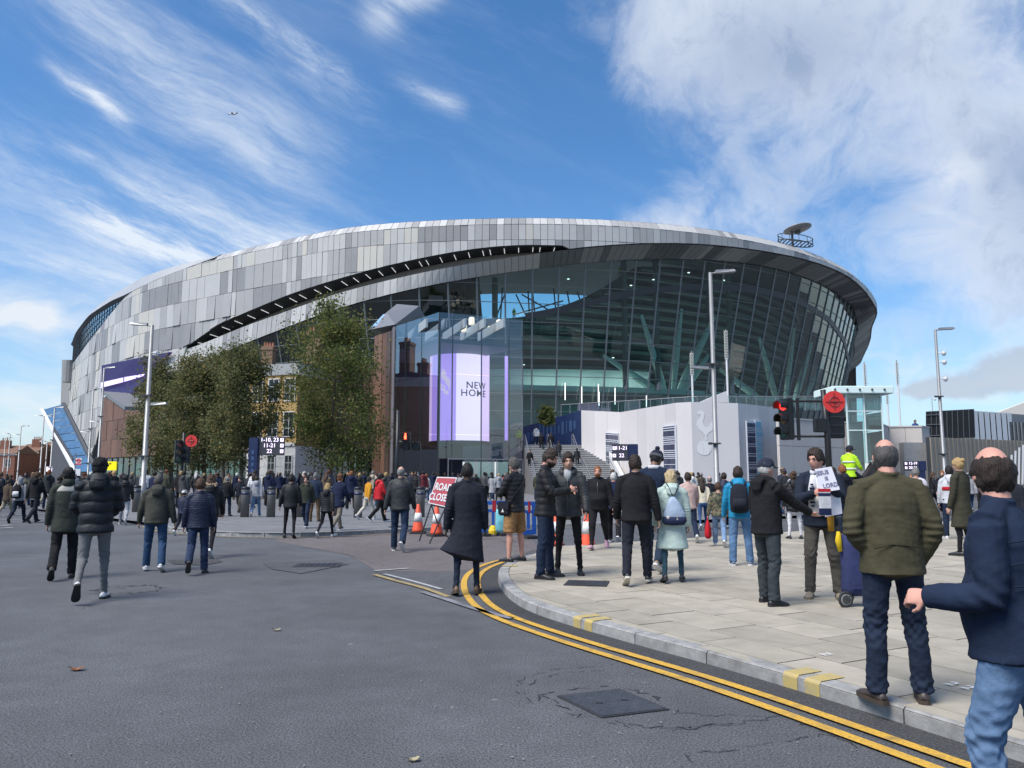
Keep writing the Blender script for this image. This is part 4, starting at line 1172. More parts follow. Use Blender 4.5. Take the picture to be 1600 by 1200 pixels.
def stone_wall(name, label, pts, z, courses=3, w=1.5):
 root = empty(name, (pts[0].x, pts[0].y, 0), label, 'wall')
 for k in range(len(pts) - 1):
  a, b = Vector((pts[k].x, pts[k].y, 0)), Vector((pts[k + 1].x, pts[k + 1].y, 0)); d = (b - a).normalized(); n = Vector((d.y, -d.x, 0)); m = max(1, round((b - a).length / w))
  for q in range(m):
   for c in range(courses):
    p0, p1 = a.lerp(b, q / m) + d * .012, a.lerp(b, (q + 1) / m) - d * .012
    z0, z1 = z * c / courses + .012, z * (c + 1) / courses - .012
    mb = MB(); bk = -n * .2
    mb.hexa([v + Vector((0, 0, zz)) for zz in (z0, z1) for v in (p0, p1, p1 + bk, p0 + bk)]); mb.build('stone_panel', BEIGE, root)
  mb = MB(); u = Vector((0, 0, z)); mb.hexa([a + n * .05 + u, b + n * .05 + u, b - n * .4 + u, a - n * .4 + u, a + n * .05 + u * 1.02, b + n * .05 + u * 1.02, b - n * .4 + u * 1.02, a - n * .4 + u * 1.02]); mb.build('coping', BEIGE, root)
  mb = MB(); mb.quad(a - n * .1, b - n * .1, b - n * .1 + u, a - n * .1 + u); mb.build('joint_backing', JOINT, root)
 return root
stone_wall('stone_wall', 'pale stone-panelled wall right of the white hoarding, below glass lift', [gp(1216, 654, 5.5), gp(1318, 661, 5.5), gp(1348, 661, 5.5)], 5.5)
stone_wall('stone_wall', 'rounded pale stone wall right of the glass lift', [gp(1378, 664, 5.4), gp(1388, 668, 5.4), gp(1440, 667, 5.4), gp(1452, 669, 5.4), gp(1456, 672, 5.5) + Vector((.6, 5, 0))], 5.4)
def lift():
 root = empty('glass_lift', at(1345, 660, 58), 'small teal glass lift pavilion with flat roof above stone wall', 'lift')
 a = at(1326, 700, 56); a.z = 0; w, dp, zb, zt = 2.55, 2.6, 2.6, 7.6
 for sx in (0, .5, 1):
  for sy in (0, 1):
   mb = MB(); mb.box((a.x + sx * w, a.y + sy * dp, (zb + zt) / 2), (.1, .1, zt - zb)); mb.build('post', TEAL, root)
 for (x0, y0, x1, y1) in ((0, 0, .5, 0), (.5, 0, 1, 0), (1, 0, 1, 1), (0, 0, 0, 1), (0, 1, 1, 1)):
  for z0, z1 in ((zb, 4.9), (5.0, 6.3), (6.4, zt)):
   mb = MB(); p, q = Vector((a.x + x0 * w, a.y + y0 * dp, z0)), Vector((a.x + x1 * w, a.y + y1 * dp, z0)); u = Vector((0, 0, z1 - z0)); mb.quad(p, q, q + u, p + u); mb.build('pane', glass_mat('lift_glass', (.62, .80, .80), .08), root)
 mb = MB(); mb.box((a.x + w / 2 - .2, a.y + dp / 2, zt + .28), (w + 1.9, dp + 1, .55)); rf = mb.build('roof', TEAL, root, bevel=.05)
 for k in range(5):
  m2 = MB(); m2.tube([(a.x - 1.0 + k * .9, a.y - .52, zt + .28), (a.x - 1.0 + k * .9, a.y - .57, zt + .28)], .08, 8); m2.build('bolt', CHAR, rf)
 for z in (4.95, 6.35):
  m2 = MB(); m2.box((a.x + w / 2, a.y - .01, z), (w, .06, .08)); m2.build('rail', TEAL, root)
 mb = MB(); mb.box((a.x + .1 - 1.0, a.y + .4, 5.9), (1.0, .06, 1.2)); mb.build('yellow_notice', M('yellow_plastic', (.75, .62, .02), .5), root)
lift()
def right_buildings():
 r = empty('black_screen_back', at(1485, 685, 75), 'big black ribbed back of an outdoor screen above the grey wall', 'screen')
 a, b = at(1447, 686, 75), at(1524, 683, 70); ta, tb = at(1447, 643, 75), at(1522, 639, 70)
 mb = MB(); mb.prism([a, b, tb, ta], (.4, .8, 0)); mb.build('panel', M('black_metal', (.012, .014, .016), .5, .3), r)
 for k in range(1, 9):
  p, q = a.lerp(b, k / 9), ta.lerp(tb, k / 9); m2 = MB(); m2.tube([p + Vector((0, -.05, 0)), q + Vector((0, -.05, 0))], .05, 4); m2.build('rib', CHAR, r)
 for f in (.1, .5, .85):
  p, q = a.lerp(ta, f), a.lerp(b, .3).lerp(ta.lerp(tb, .3), f); m2 = MB(); m2.tube([p + Vector((0, -.1, 0)), q + Vector((0, -.1, 0))], .08, 4); m2.build('bracket', CHAR, r)
 r = empty('white_finned_building', at(1560, 690, 80), 'low white building clad in broad upright fins, at far right', 'building')
 a, b = at(1523, 688, 76), at(1600, 690, 80); b = a + (b - a) * 1.6; d = (b - a); n = 14
 mb = MB(); z0, z1 = 4.4, 8.1; P = lambda f, z: Vector((a.x + d.x * f, a.y + d.y * f, z))
 mb.prism([P(0, z0) + Vector((.3, .6, 0)), P(1, z0) + Vector((.3, .6, 0)), P(1, z1) + Vector((.3, .6, 0)), P(0, z1) + Vector((.3, .6, 0))], (2, 6, 0)); mb.build('wall', M('grey_metal', (.20, .21, .22), .6), r)
 for k in range(n):
  f = k / n
  if f > .45 and f < .75: continue
  m2 = MB(); m2.prism([P(f, z0), P(f + .82 / n, z0), P(f + .82 / n, z1), P(f, z1)], (.3, .5, 0)); m2.build('fin', M('white_fin', (.66, .66, .66), .5), r)
 mb = MB(); mb.prism([P(.45, z0 + .2), P(.75, z0 + .2), P(.75, z1 - .9), P(.45, z1 - .9)], (.2, .3, 0)); w_ = mb.build('window', M('dark_window', (.015, .02, .035), .15), r)
 for f in (.5, .55, .6, .65, .7):
  m2 = MB(); m2.tube([P(f, z0 + .2) + Vector((0, -.05, 0)), P(f, z1 - .9) + Vector((0, -.05, 0))], .06, 4); m2.build('mullion', STEEL, w_)
 mb = MB(); e = [at(1556, 646, 112), at(1660, 606, 112), at(1660, 662, 112), at(1556, 662, 112)]; mb.prism(e[::-1], (3, 8, 0)); mb.build('gable', M('cream_gable', (.62, .58, .52), .7), r)
 r = empty('ribbed_wall', at(1520, 760, 55), 'long taupe ribbed metal wall at far right behind the crowd', 'wall')
 a, b = at(1457, 760, 58), at(1600, 760, 64); a.z = b.z = 0; b = a + (b - a) * 1.5; d = b - a; L_ = d.length; dn = d.normalized(); nn = Vector((dn.y, -dn.x, 0)); zt = z_at(58, 683)
 RIB = M('taupe_rib', (.24, .212, .175), .65, noise=(.8, .1), isl=.1)
 mb = MB(); mb.prism([a, b, b + Vector((0, 0, zt)), a + Vector((0, 0, zt))], -nn * .3); mb.build('backing', CHAR, r)
 m = int(L_ / .28)
 for k in range(m):
  p, q = a + dn * (k * L_ / m + .02), a + dn * ((k + 1) * L_ / m - .02); m2 = MB(); h = Vector((0, 0, zt)); o = nn * (.05 if k % 2 else .09)
  m2.hexa([p + o, q + o, q, p, p + o + h, q + o + h, q + h, p + h]); m2.build('rib', RIB, r)
 r2 = empty('louvred_screen', at(1600, 720, 60), 'curved white louvre screen in front of the ribbed wall, far right', 'screen')
 for k in range(16):
  px = 1572 + k * 6; yt = 690 + 28 * max(0, 1 - k / 7) ** 2 ; A = at(px, 752, 60); B = at(px + 1.5, yt, 60)
  m2 = MB(); A.z = 1.0; m2.prism([A, A + Vector((.14, 0, 0)), B + Vector((.14, 0, 0)), B], (.05, .12, 0)); m2.build('louvre', M('white_fin', None), r2)
right_buildings()
# ------------------------------------------------------------------ entrance atrium
WOOD = M('corten_panel', (.155, .082, .055), .6, noise=(.8, .35), isl=.22, stretch=(3, 3, .5))
BRONZE = M('bronze_panel', (.105, .075, .062), .5, .3, noise=(.8, .25), isl=.2, stretch=(3, 3, .5))
ZINC = M('zinc_roof', (.20, .205, .215), .5, .3)
BXG = glass_mat('atrium_glass', (.74, .78, .82), .10)
BXG2 = glass_mat('atrium_glass_left', (.76, .80, .86), .24)
def atrium():
 root = empty('entrance_atrium', (-4, 74, 0), 'tall clear glass entrance atrium with bronze flanks at stadium front', 'building')
 c = at(685, 600, 66); l = at(617, 600, 72.4); r = at(817, 600, 69.4)
 for v in (c, l, r): v.z = 0
 zt = 15.9
 FIN = M('glass_fin_edge', (.03, .04, .045), .3)
 def face(a, b, fr, mt, door=False):
  for k in range(len(fr) - 1):
   p, q = a.lerp(b, fr[k]), a.lerp(b, fr[k + 1])
   zz = [(0.1, 5.2), (5.25, 10.5), (10.55, zt)]
   if door: zz[0] = (3.15, 5.2)
   for z0, z1 in zz:
    mb = MB(); mb.quad(p + Vector((0, 0, z0)), q + Vector((0, 0, z0)), q + Vector((0, 0, z1)), p + Vector((0, 0, z1))); mb.build('pane', mt, root)
  d = (b - a).normalized(); n = Vector((d.y, -d.x, 0))
  for f in fr:
   p = a.lerp(b, f); mb = MB(); mb.prism([p + d * .018 - n * .2, p - d * .018 - n * .2, p - d * .018 + n * .02, p + d * .018 + n * .02], (0, 0, zt)); mb.build('glass_fin', FIN, root)
 face(l, c, [0, .25, .62, 1], BXG2); face(c, r, [0, .16, .5, .83, 1], BXG, True)
 back = r + (l - c) * 1.2;
 bl, br = l + (r - c) * .35 + (l - c) * .9, r + (l - c) * 1.25
 INW = M('atrium_wall', (.10, .085, .115), .5, noise=(.6, .3))
 mb = MB(); mb.prism([bl, br, br + Vector((0, 0, zt)), bl + Vector((0, 0, zt))], (-.2, .4, 0)); mb.build('back_wall', INW, root)
 mb = MB(); mb.prism([l + Vector((0, .2, 0)), bl, bl + Vector((0, 0, zt)), l + Vector((0, .2, zt))], (-.3, 0, 0)); mb.build('side_wall', M('atrium_side', (.20, .19, .21), .6, noise=(.5, .2)), root)
 mb = MB(); P = [l + Vector((.1, .3, 0)), c + Vector((0, .5, 0)), r + Vector((-.3, .3, 0)), br, bl]; mb.prism([p + Vector((0, 0, zt - 2.6)) for p in P], (0, 0, .35)); mb.build('ceiling', M('atrium_ceiling', (.20, .20, .215), .6), root)
 mb = MB(); mb.prism([p + Vector((0, 0, .13)) for p in P], (0, 0, .03)); mb.build('floor', STONE, root)
 cm = (c + l + r + br) / 4
 for k in range(-2, 3):
  m2 = MB(); m2.box(Vector((cm.x + k * 1.7, cm.y - 1.5, zt - .9)), (.18, 7.5, .8), R(20)); m2.build('roof_beam', M('beam_glass', (.35, .40, .42), .3), root)
 for px, py in ((725, 513), (737, 502), (766, 516), (780, 506)):
  p = at(px, py, 71.5); m2 = MB(); m2.lathe([(.25, -.35), (.28, -.3), (.28, .3), (.2, .38)], p, 8); m2.build('ceiling_lamp', M('warm_lamp', (.9, .8, .6), emit=((1, .85, .6), .5)), root)
 ctr = at(718, 620, 75.5); rad = 2.95; z0, z1 = z_at(72.6, 688), z_at(72.6, 549)
 n = 56; va, vb = [], []
 mats = [M('led_white', (.6, .5, .75), .4, emit=((.84, .75, 1.0), .72)), M('led_violet', (.4, .3, .8), .4, emit=((.46, .32, .93), .58)), M('led_pink', (.6, .45, .75), .4, emit=((.80, .60, .97), .6)), M('drum_dark', (.02, .02, .03), .5)]
 mb = MB(); vs = []; fs = []; ms = []
 def mi(a):           # angle 0 faces the street
  d_ = math.degrees(a)
  if d_ < -62 or d_ > 62 and d_ < 75: return 2
  if d_ < -9: return 1
  if d_ < 46: return 0
  if d_ < 100: return 2
  return 3
 ang = np.linspace(-math.pi, math.pi, n + 1)
 tilt = math.atan2(-ctr.x, ctr.y)
 def cp_(a, z, rr=rad): return Vector((ctr.x + rr * math.sin(a + tilt), ctr.y - rr * math.cos(a + tilt), z))
 for k in range(n):
  a, b = ang[k], ang[k + 1]; mb.quad(cp_(a, z0), cp_(b, z0), cp_(b, z1), cp_(a, z1), mi((a + b) / 2))
 drum = empty('led_drum', ctr, 'big curved lilac LED drum screen reading NEW HOME inside glass atrium', 'screen')
 mb.build('display', mats, drum, smooth=True)
 m2 = MB(); m2.lathe([(rad + .02, z1), (rad + .02, z1 + .35), (.3, z1 + .6)], (ctr.x, ctr.y, 0), 40); m2.lathe([(.3, z0 - .5), (rad + .02, z0 - .3), (rad + .02, z0)], (ctr.x, ctr.y, 0), 40); m2.build('rim', CHAR, drum)
 INK = M('led_ink', (.02, .02, .08), .5)
 m3 = MB()
 for s, z, sz, a0 in (('NEW', z0 + 5.25, .92, .60), ('HOME', z0 + 4.5, .92, .52)):
  v, f = text_mesh(s, sz, .012, .008, 1.1)
  m3.mesh([cp_(a0 + p[0] / rad * 1.05, z + p[1], rad + .02 + p[2]) for p in v], f)
 m3.build('lettering', INK, drum)
 m4 = MB(); rb = random.Random(4)
 for (a0, zc, w_, h_) in ((-.55, 6.9, .28, .9), (-.42, 6.3, .2, .7), (-.62, 5.7, .42, .5), (-.45, 5.2, .3, .35), (-.35, 6.0, .13, .9)):
  pts = [cp_(a0 + w_ * math.cos(t) / rad, z0 + zc - .6 + h_ * math.sin(t) * .6 + .1 * math.cos(3 * t), rad + .012) for t in np.linspace(0, 2 * math.pi, 14, endpoint=False)]
  m4.poly(pts)
 m4.build('picture', M('led_hand', (.5, .4, .6), .5, emit=((.70, .62, .82), .5)), drum)
 m5 = MB(); m5.box(at(791, 622, 74), (.3, .15, 8.2)); tag(m5.build('light_strip', mats[1], loc=at(791, 622, 74)), 'tall thin lilac light strip right of the LED drum', 'light')
 fr = MB();
 for f0, f1 in ((.12, 1.0),):
  a, b = c.lerp(r, f0), c.lerp(r, f1); d = (b - a).normalized(); n_ = Vector((d.y, -d.x, 0))
  fr.tube([a + Vector((0, 0, 3.1)), b + Vector((0, 0, 3.1))], .06, 6)
  for q in (0, .22, .36, .6, .64, .88, 1): fr.tube([a.lerp(b, q), a.lerp(b, q) + Vector((0, 0, 3.1))], .05, 6)
 fr.build('door_frame', STEEL, root)
 for q0, q1 in ((.22, .36), (.36, .6), (.64, .88)):
  p, q = a.lerp(b, q0 + .01), a.lerp(b, q1 - .01); mb = MB(); mb.quad(p + Vector((0, 0, .1)), q + Vector((0, 0, .1)), q + Vector((0, 0, 3.0)), p + Vector((0, 0, 3.0))); dd = mb.build('door', DKGLASS, root)
  m2 = MB(); h = p.lerp(q, .9) + n_ * .06; m2.tube([h + Vector((0, 0, .7)), h + Vector((0, 0, 1.7))], .025, 6); m2.build('handle', STEEL, dd)
 f0, f1 = at(583, 620, 76), at(616, 620, 72.5); f0.z = f1.z = 0; zt2 = 15.6
 n = 5; d = (f1 - f0) / n; nn = Vector((d.y, -d.x, 0)).normalized()
 for k in range(n):
  for z0_, z1_ in ((0.2, 4.8), (4.84, 9.6), (9.64, zt2)):
   p, q = f0 + d * k + d * .03, f0 + d * (k + 1) - d * .03; mb = MB(); mb.hexa([v + Vector((0, 0, zz)) for zz in (z0_, z1_) for v in (p + nn * .03 * (k % 2), q + nn * .03 * (k % 2), q - nn * .3, p - nn * .3)]); mb.build('flank_panel', WOOD if k < 3 else BRONZE, root)
 mb = MB(); A = [at(578, 515, 76), at(604, 488, 77), at(620, 475, 84), at(655, 478, 84), at(655, 492, 84), at(617, 507, 72.4)]
 mb.prism([A[0], A[5], A[4], A[3], A[2], A[1]], (0, 6, 0)); mb.build('pitched_roof', ZINC, root)
 mb = MB(); mb.quad(at(577, 514, 75.8), at(592, 507, 75.6), at(606, 490, 76.7), at(599, 491, 76.9)); mb.build('rooflight', M('rooflight_glass', (.25, .4, .6), .05), root)
atrium()
# ------------------------------------------------------------------ left flank buildings
BRICK_Y = M('london_stock_brick', (.40, .265, .10), .85, noise=(6, .18), bump=(30, .3, .01))
BRICK_R = M('red_brick', (.20, .085, .055), .85, noise=(5, .3), bump=(30, .3, .01), isl=.15)
STUCCO = M('white_stucco', (.62, .61, .58), .7, noise=(1.2, .06))
SLATE = M('roof_slate', (.07, .075, .085), .7, noise=(3, .3))
WINDK = M('window_dark', (.02, .026, .03), .08)
def window(root, o, d, n, w, h, bars=(1, 2), name='window'):
 """framed sash at o (lower left), facing n"""
 o = Vector(o); u = Vector((0, 0, 1)); mb = MB()
 for x0, x1, z0, z1 in ((-.08, 0, -.08, h + .08), (w, w + .08, -.08, h + .08), (0, w, -.08, 0), (0, w, h, h + .08)):
  mb.prism([o + d * x0 + u * z0, o + d * x1 + u * z0, o + d * x1 + u * z1, o + d * x0 + u * z1], n * .06)
 for k in range(1, bars[0] + 1): x = w * k / (bars[0] + 1); mb.prism([o + d * (x - .02), o + d * (x + .02), o + d * (x + .02) + u * h, o + d * (x - .02) + u * h], n * .04)
 for k in range(1, bars[1] + 1): z = h * k / (bars[1] + 1); mb.prism([o + u * (z - .02), o + d * w + u * (z - .02), o + d * w + u * (z + .02), o + u * (z + .02)], n * .035)
 f = mb.build(name, M('sash_white', (.66, .66, .64), .5), root)
 m2 = MB(); m2.prism([o, o + d * w, o + d * w + u * h, o + u * h], n * .012); m2.build('pane', WINDK, f)
 return f
def georgian():
 root = empty('brick_townhouse', at(424, 745, 72), 'old yellow brick townhouse with white cornice and chimneys behind trees', 'house');
 a, b = at(386, 700, 72), at(462, 700, 70.5); a.z = b.z = 0; d0 = (b - a).normalized(); d0z = d0; n = Vector((d0.y, -d0.x, 0)); L_ = (b - a).length
 zt = z_at(72, 572)
 def wall(z0, z1, mt, nm, o=0):
  mb = MB(); mb.hexa([v + Vector((0, 0, zz)) for zz in (z0, z1) for v in (a + n * o, b + n * o, b - n * 8, a - n * 8)]); return mb.build(nm, mt, root)
 wall(0, 4.4, STUCCO, 'ground_storey', .03); wall(4.4, zt - 1.0, BRICK_Y, 'brick_wall'); wall(4.4, 4.7, STUCCO, 'string_course', .12)
 mb = MB(); mb.hexa([v + Vector((0, 0, zz)) for zz, o in ((zt - 1.0, .1), (zt, .4)) for v in (a + n * o - d0 * .3, b + n * o + d0 * .2, b - n * 8, a - n * 8 - d0 * .3)]); mb.build('cornice', STUCCO, root)
 for k in range(3):
  for z0, h in ((5.3, 2.2), (8.6, 2.0)):
   window(root, a + d0 * (L_ * (k + .25) / 3) + Vector((0, 0, z0)) + n * .01, d0, n, 1.0, h)
 for k in range(2): window(root, a + d0 * (L_ * (.45 + k * .35)) + Vector((0, 0, .9)) + n * .04, d0, n, .7, 2.6, (1, 3))
 for k in range(4):
  m2 = MB(); z = .9 + k * .8; m2.prism([a + n * .035 + Vector((0, 0, z)), b + n * .035 + Vector((0, 0, z)), b + n * .035 + Vector((0, 0, z + .03)), a + n * .035 + Vector((0, 0, z + .03))], n * .004); m2.build('stucco_joint', M('joint_grey', (.35, .35, .34), .8), root)
 mb = MB(); m_ = (a + b) / 2 - n * 4; mb.mesh([a + Vector((0, 0, zt)), b + Vector((0, 0, zt)), b - n * 8 + Vector((0, 0, zt)), a - n * 8 + Vector((0, 0, zt)), a.lerp(a - n * 8, .5) + Vector((0, 0, zt + .6)), b.lerp(b - n * 8, .5) + Vector((0, 0, zt + .6))], [(0, 1, 5, 4), (3, 4, 5, 2), (0, 4, 3), (1, 2, 5)]); rf = mb.build('roof', SLATE, root)
 for (px0, px1, y0, y1) in ((411, 428, 540, 568), (481, 503, 515, 560)):
  c = at((px0 + px1) / 2, y1, 75); w = (px1 - px0) / 1200 * 75; h = (y1 - y0) / 1200 * 75; m2 = MB()
  m2.box(c + Vector((0, 0, h / 2 - 1)), (w, 1.2, h + 2 - .3)); m2.box(c + Vector((0, 0, h - .35)), (w * 1.12, 1.35, .25)); ch = m2.build('chimney', M('sooty_brick', (.24, .15, .10), .9, noise=(5, .25)), rf)
  m3 = MB()
  for k in range(4): m3.lathe([(.13, 0), (.16, .1), (.11, .5), (.14, .6)], c + Vector((-w / 2 + w * (k + .5) / 4, 0, h - .25)), 8)
  m3.build('chimney_pots', M('terracotta', (.30, .13, .08), .8), rf)
georgian()
def brown_block():
 root = empty('bronze_clad_wing', at(530, 745, 76), 'brown metal clad stadium wing with dark glazed ground floor behind tall tree', 'building')
 a, b = at(463, 700, 77), at(585, 700, 78); a.z = b.z = 0; d = (b - a); n = 12
 for k in range(n):
  p, q = a + d * (k / n) + d.normalized() * .03, a + d * ((k + 1) / n) - d.normalized() * .03; bk = Vector((0, .4, 0))
  for z0, z1 in ((4.4, 8.6), (8.64, 12.6)):
   mb = MB(); mb.hexa([v + Vector((0, 0, zz)) for zz in (z0, z1) for v in (p, q, q + bk, p + bk)]); mb.build('cladding_panel', WOOD if k % 3 else BRONZE, root)
  mb = MB(); mb.quad(p + Vector((0, .1, .1)), q + Vector((0, .1, .1)), q + Vector((0, .1, 4.3)), p + Vector((0, .1, 4.3))); mb.build('shop_pane', DKGLASS, root)
  mb = MB(); mb.tube([p + Vector((0, .05, 0)), p + Vector((0, .05, 4.4))], .06, 5); mb.build('mullion', TEAL if k % 3 == 0 else CHAR, root)
 mb = MB(); mb.prism([a + Vector((0, 3, 0)), b + Vector((0, 3, 0)), b + Vector((0, 3, 12.6)), a + Vector((0, 3, 12.6))], (0, 1, 0)); mb.build('inner_wall', CONC, root)
 mb = MB(); mb.prism([a + Vector((0, .3, 12.6)), b + Vector((0, .3, 12.6)), b + Vector((0, 4, 12.6)), a + Vector((0, 4, 12.6))], (0, 0, .2)); mb.build('roof', ZINC, root)
brown_block()
def wood_block():
 root = empty('timber_clad_block', at(230, 745, 112), 'rust-brown panelled block with glazed ground floor at left flank', 'building')
 a, b = at(157, 700, 128), at(300, 700, 100); c = at(460, 700, 86)
 for v in (a, b, c): v.z = 0
 def top(p, f):
  return z_at(p.y, np.interp(f, [0, .22, .3, 1], [617, 634, 641, 643]))
 for (u, v, fr0, fr1, n) in ((a, b, 0, 1, 14), (b, c, 1, 1, 16)):
  d = (v - u); dn = d.normalized(); nn = Vector((dn.y, -dn.x, 0))
  for k in range(n):
   p, q = u + d * (k / n) + dn * .03, u + d * ((k + 1) / n) - dn * .03; f0, f1 = fr0 + (fr1 - fr0) * k / n, fr0 + (fr1 - fr0) * (k + 1) / n
   t0, t1 = top(p, f0), top(q, f1)
   zs0, zs1 = [4.6, 7.5, 10.6, t0], [4.6, 7.5, 10.6, t1]
   if t0 < 11.2: zs0, zs1 = [4.6, 7.5, t0], [4.6, 7.5, t1]
   for r in range(len(zs0) - 1):
    g = .03; pr_ = nn * (.05 * ((k + r) % 2)); mb = MB()
    mb.hexa([p + pr_ + Vector((0, 0, zs0[r] + g)), q + pr_ + Vector((0, 0, zs1[r] + g)), q - nn * .2 + Vector((0, 0, zs1[r] + g)), p - nn * .2 + Vector((0, 0, zs0[r] + g)), p + pr_ + Vector((0, 0, zs0[r + 1] - g)), q + pr_ + Vector((0, 0, zs1[r + 1] - g)), q - nn * .2 + Vector((0, 0, zs1[r + 1] - g)), p - nn * .2 + Vector((0, 0, zs0[r + 1] - g))])
    mb.build('wall_panel', WOOD, root)
   mb = MB(); mb.quad(p - nn * .3 + Vector((0, 0, .1)), q - nn * .3 + Vector((0, 0, .1)), q - nn * .3 + Vector((0, 0, 4.5)), p - nn * .3 + Vector((0, 0, 4.5))); mb.build('shop_pane', DKGLASS, root)
   mb = MB(); mb.tube([p - nn * .25, p - nn * .25 + Vector((0, 0, 4.6))], .08, 5); mb.build('mullion', CHAR, root)
   if k % 4 == 1:
    mb = MB(); mb.prism([p - nn * 1.2 + Vector((0, 0, 1.9)), q + d / n - nn * 1.2 + Vector((0, 0, 1.9)), q + d / n - nn * 1.2 + Vector((0, 0, 3.6)), p - nn * 1.2 + Vector((0, 0, 3.6))], -nn * .1); mb.build('lit_display', M('teal_lit', (.1, .4, .34), .5, emit=((.10, .45, .36), .4)), root)
  mb = MB(); mb.prism([u - nn * 3, v - nn * 3, v - nn * 3 + Vector((0, 0, 12 if v is b else 9)), u - nn * 3 + Vector((0, 0, 12))], -nn * .5); mb.build('inner_wall', CONC, root)
  t0, t1 = top(u, fr0), top(v, fr1)
 mb = MB(); pts = [(0, .0), (.22, 0), (.3, 0)]
 d = b - a; nn = Vector((d.y, -d.x, 0)).normalized()
 for f0, f1 in ((0, .22), (.22, .3)):
  p, q = a + d * f0, a + d * f1; t0, t1 = top(p, f0), top(q, f1); m2 = MB()
  m2.hexa([p + nn * .15 + Vector((0, 0, t0)), q + nn * .15 + Vector((0, 0, t1)), q - nn * 4 + Vector((0, 0, t1)), p - nn * 4 + Vector((0, 0, t0)), p + nn * .15 + Vector((0, 0, t0 + .6)), q + nn * .15 + Vector((0, 0, t1 + .6)), q - nn * 4 + Vector((0, 0, t1 + .6)), p - nn * 4 + Vector((0, 0, t0 + .6))]); m2.build('coping', ZINC, root)
wood_block()
m_ = MB(); p_ = at(173, 728, 85); m_.box(p_, (1.25, .25, .95)); s_ = empty('yellow_sign', (p_.x, p_.y, 0), 'bright yellow box sign with black mark hung left of the trees', 'sign')
m_.build('panel', M('yellow_lit', (.80, .68, .0), .4, emit=((.85, .75, 0), .35)), s_); m2 = MB(); m2.box(p_ + Vector((-.08, -.14, .25)), (.08, .02, .2)); m2.box(p_ + Vector((.08, -.14, .25)), (.08, .02, .2)); m2.box(p_ + Vector((0, -.14, .25)), (.1, .02, .06)); m2.build('print', M('black', (.01, .01, .01), .6), s_)
m2 = MB(); m2.tube([(p_.x, p_.y + .2, 0), (p_.x, p_.y + .2, p_.z + .3)], .06, 6); m2.build('post', CHAR, s_)
def escalator():
 root = empty('covered_escalator', at(105, 745, 140), 'steep blue glazed escalator tube climbing to the stadium left end', 'escalator')
 lo0, lo1 = at(118, 737, 132), at(152, 737, 128); hi0, hi1 = at(66, 640, 150), at(99, 631, 146)
 nrm = (lo1 - lo0).cross(hi0 - lo0).normalized(); nrm = -nrm if nrm.y > 0 else nrm
 for r in range(9):
  f0, f1 = r / 9, (r + 1) / 9 - .008
  for c in range(2):
   g0_, g1_ = c / 2, (c + 1) / 2
   P = [lo0.lerp(hi0, f0).lerp(lo1.lerp(hi1, f0), g0_), lo0.lerp(hi0, f0).lerp(lo1.lerp(hi1, f0), g1_), lo0.lerp(hi0, f1).lerp(lo1.lerp(hi1, f1), g1_), lo0.lerp(hi0, f1).lerp(lo1.lerp(hi1, f1), g0_)]
   mb = MB(); mb.prism(P, nrm * .06); mb.build('roof_pane', M('blue_glazing', (.075, .15, .25), .2, .1, noise=(.5, .3), spec=.7), root)
 for a, b, m in ((lo0, hi0, M('white_fin', (.66, .66, .66), .5)), (lo1, hi1, CHAR)):
  mb = MB(); mb.tube([a, b], .38, 6); mb.build('side_beam', m, root)
 mb = MB(); s0 = [lo0, hi0, hi0 + Vector((0, 0, -1.6)), lo0 + Vector((1.5, 0, -1.4))]; mb.prism(s0, (.1, 1, 0)); mb.build('side_glass', M('white_fin', None), root)
 mb = MB(); q = [at(80, 745, 142), at(118, 745, 133), at(113, 716, 134), at(82, 668, 143)]; q[0].z = q[1].z = 0; mb.prism(q, (1, 3, 0)); mb.build('foot_wall', SLATE, root)
escalator()
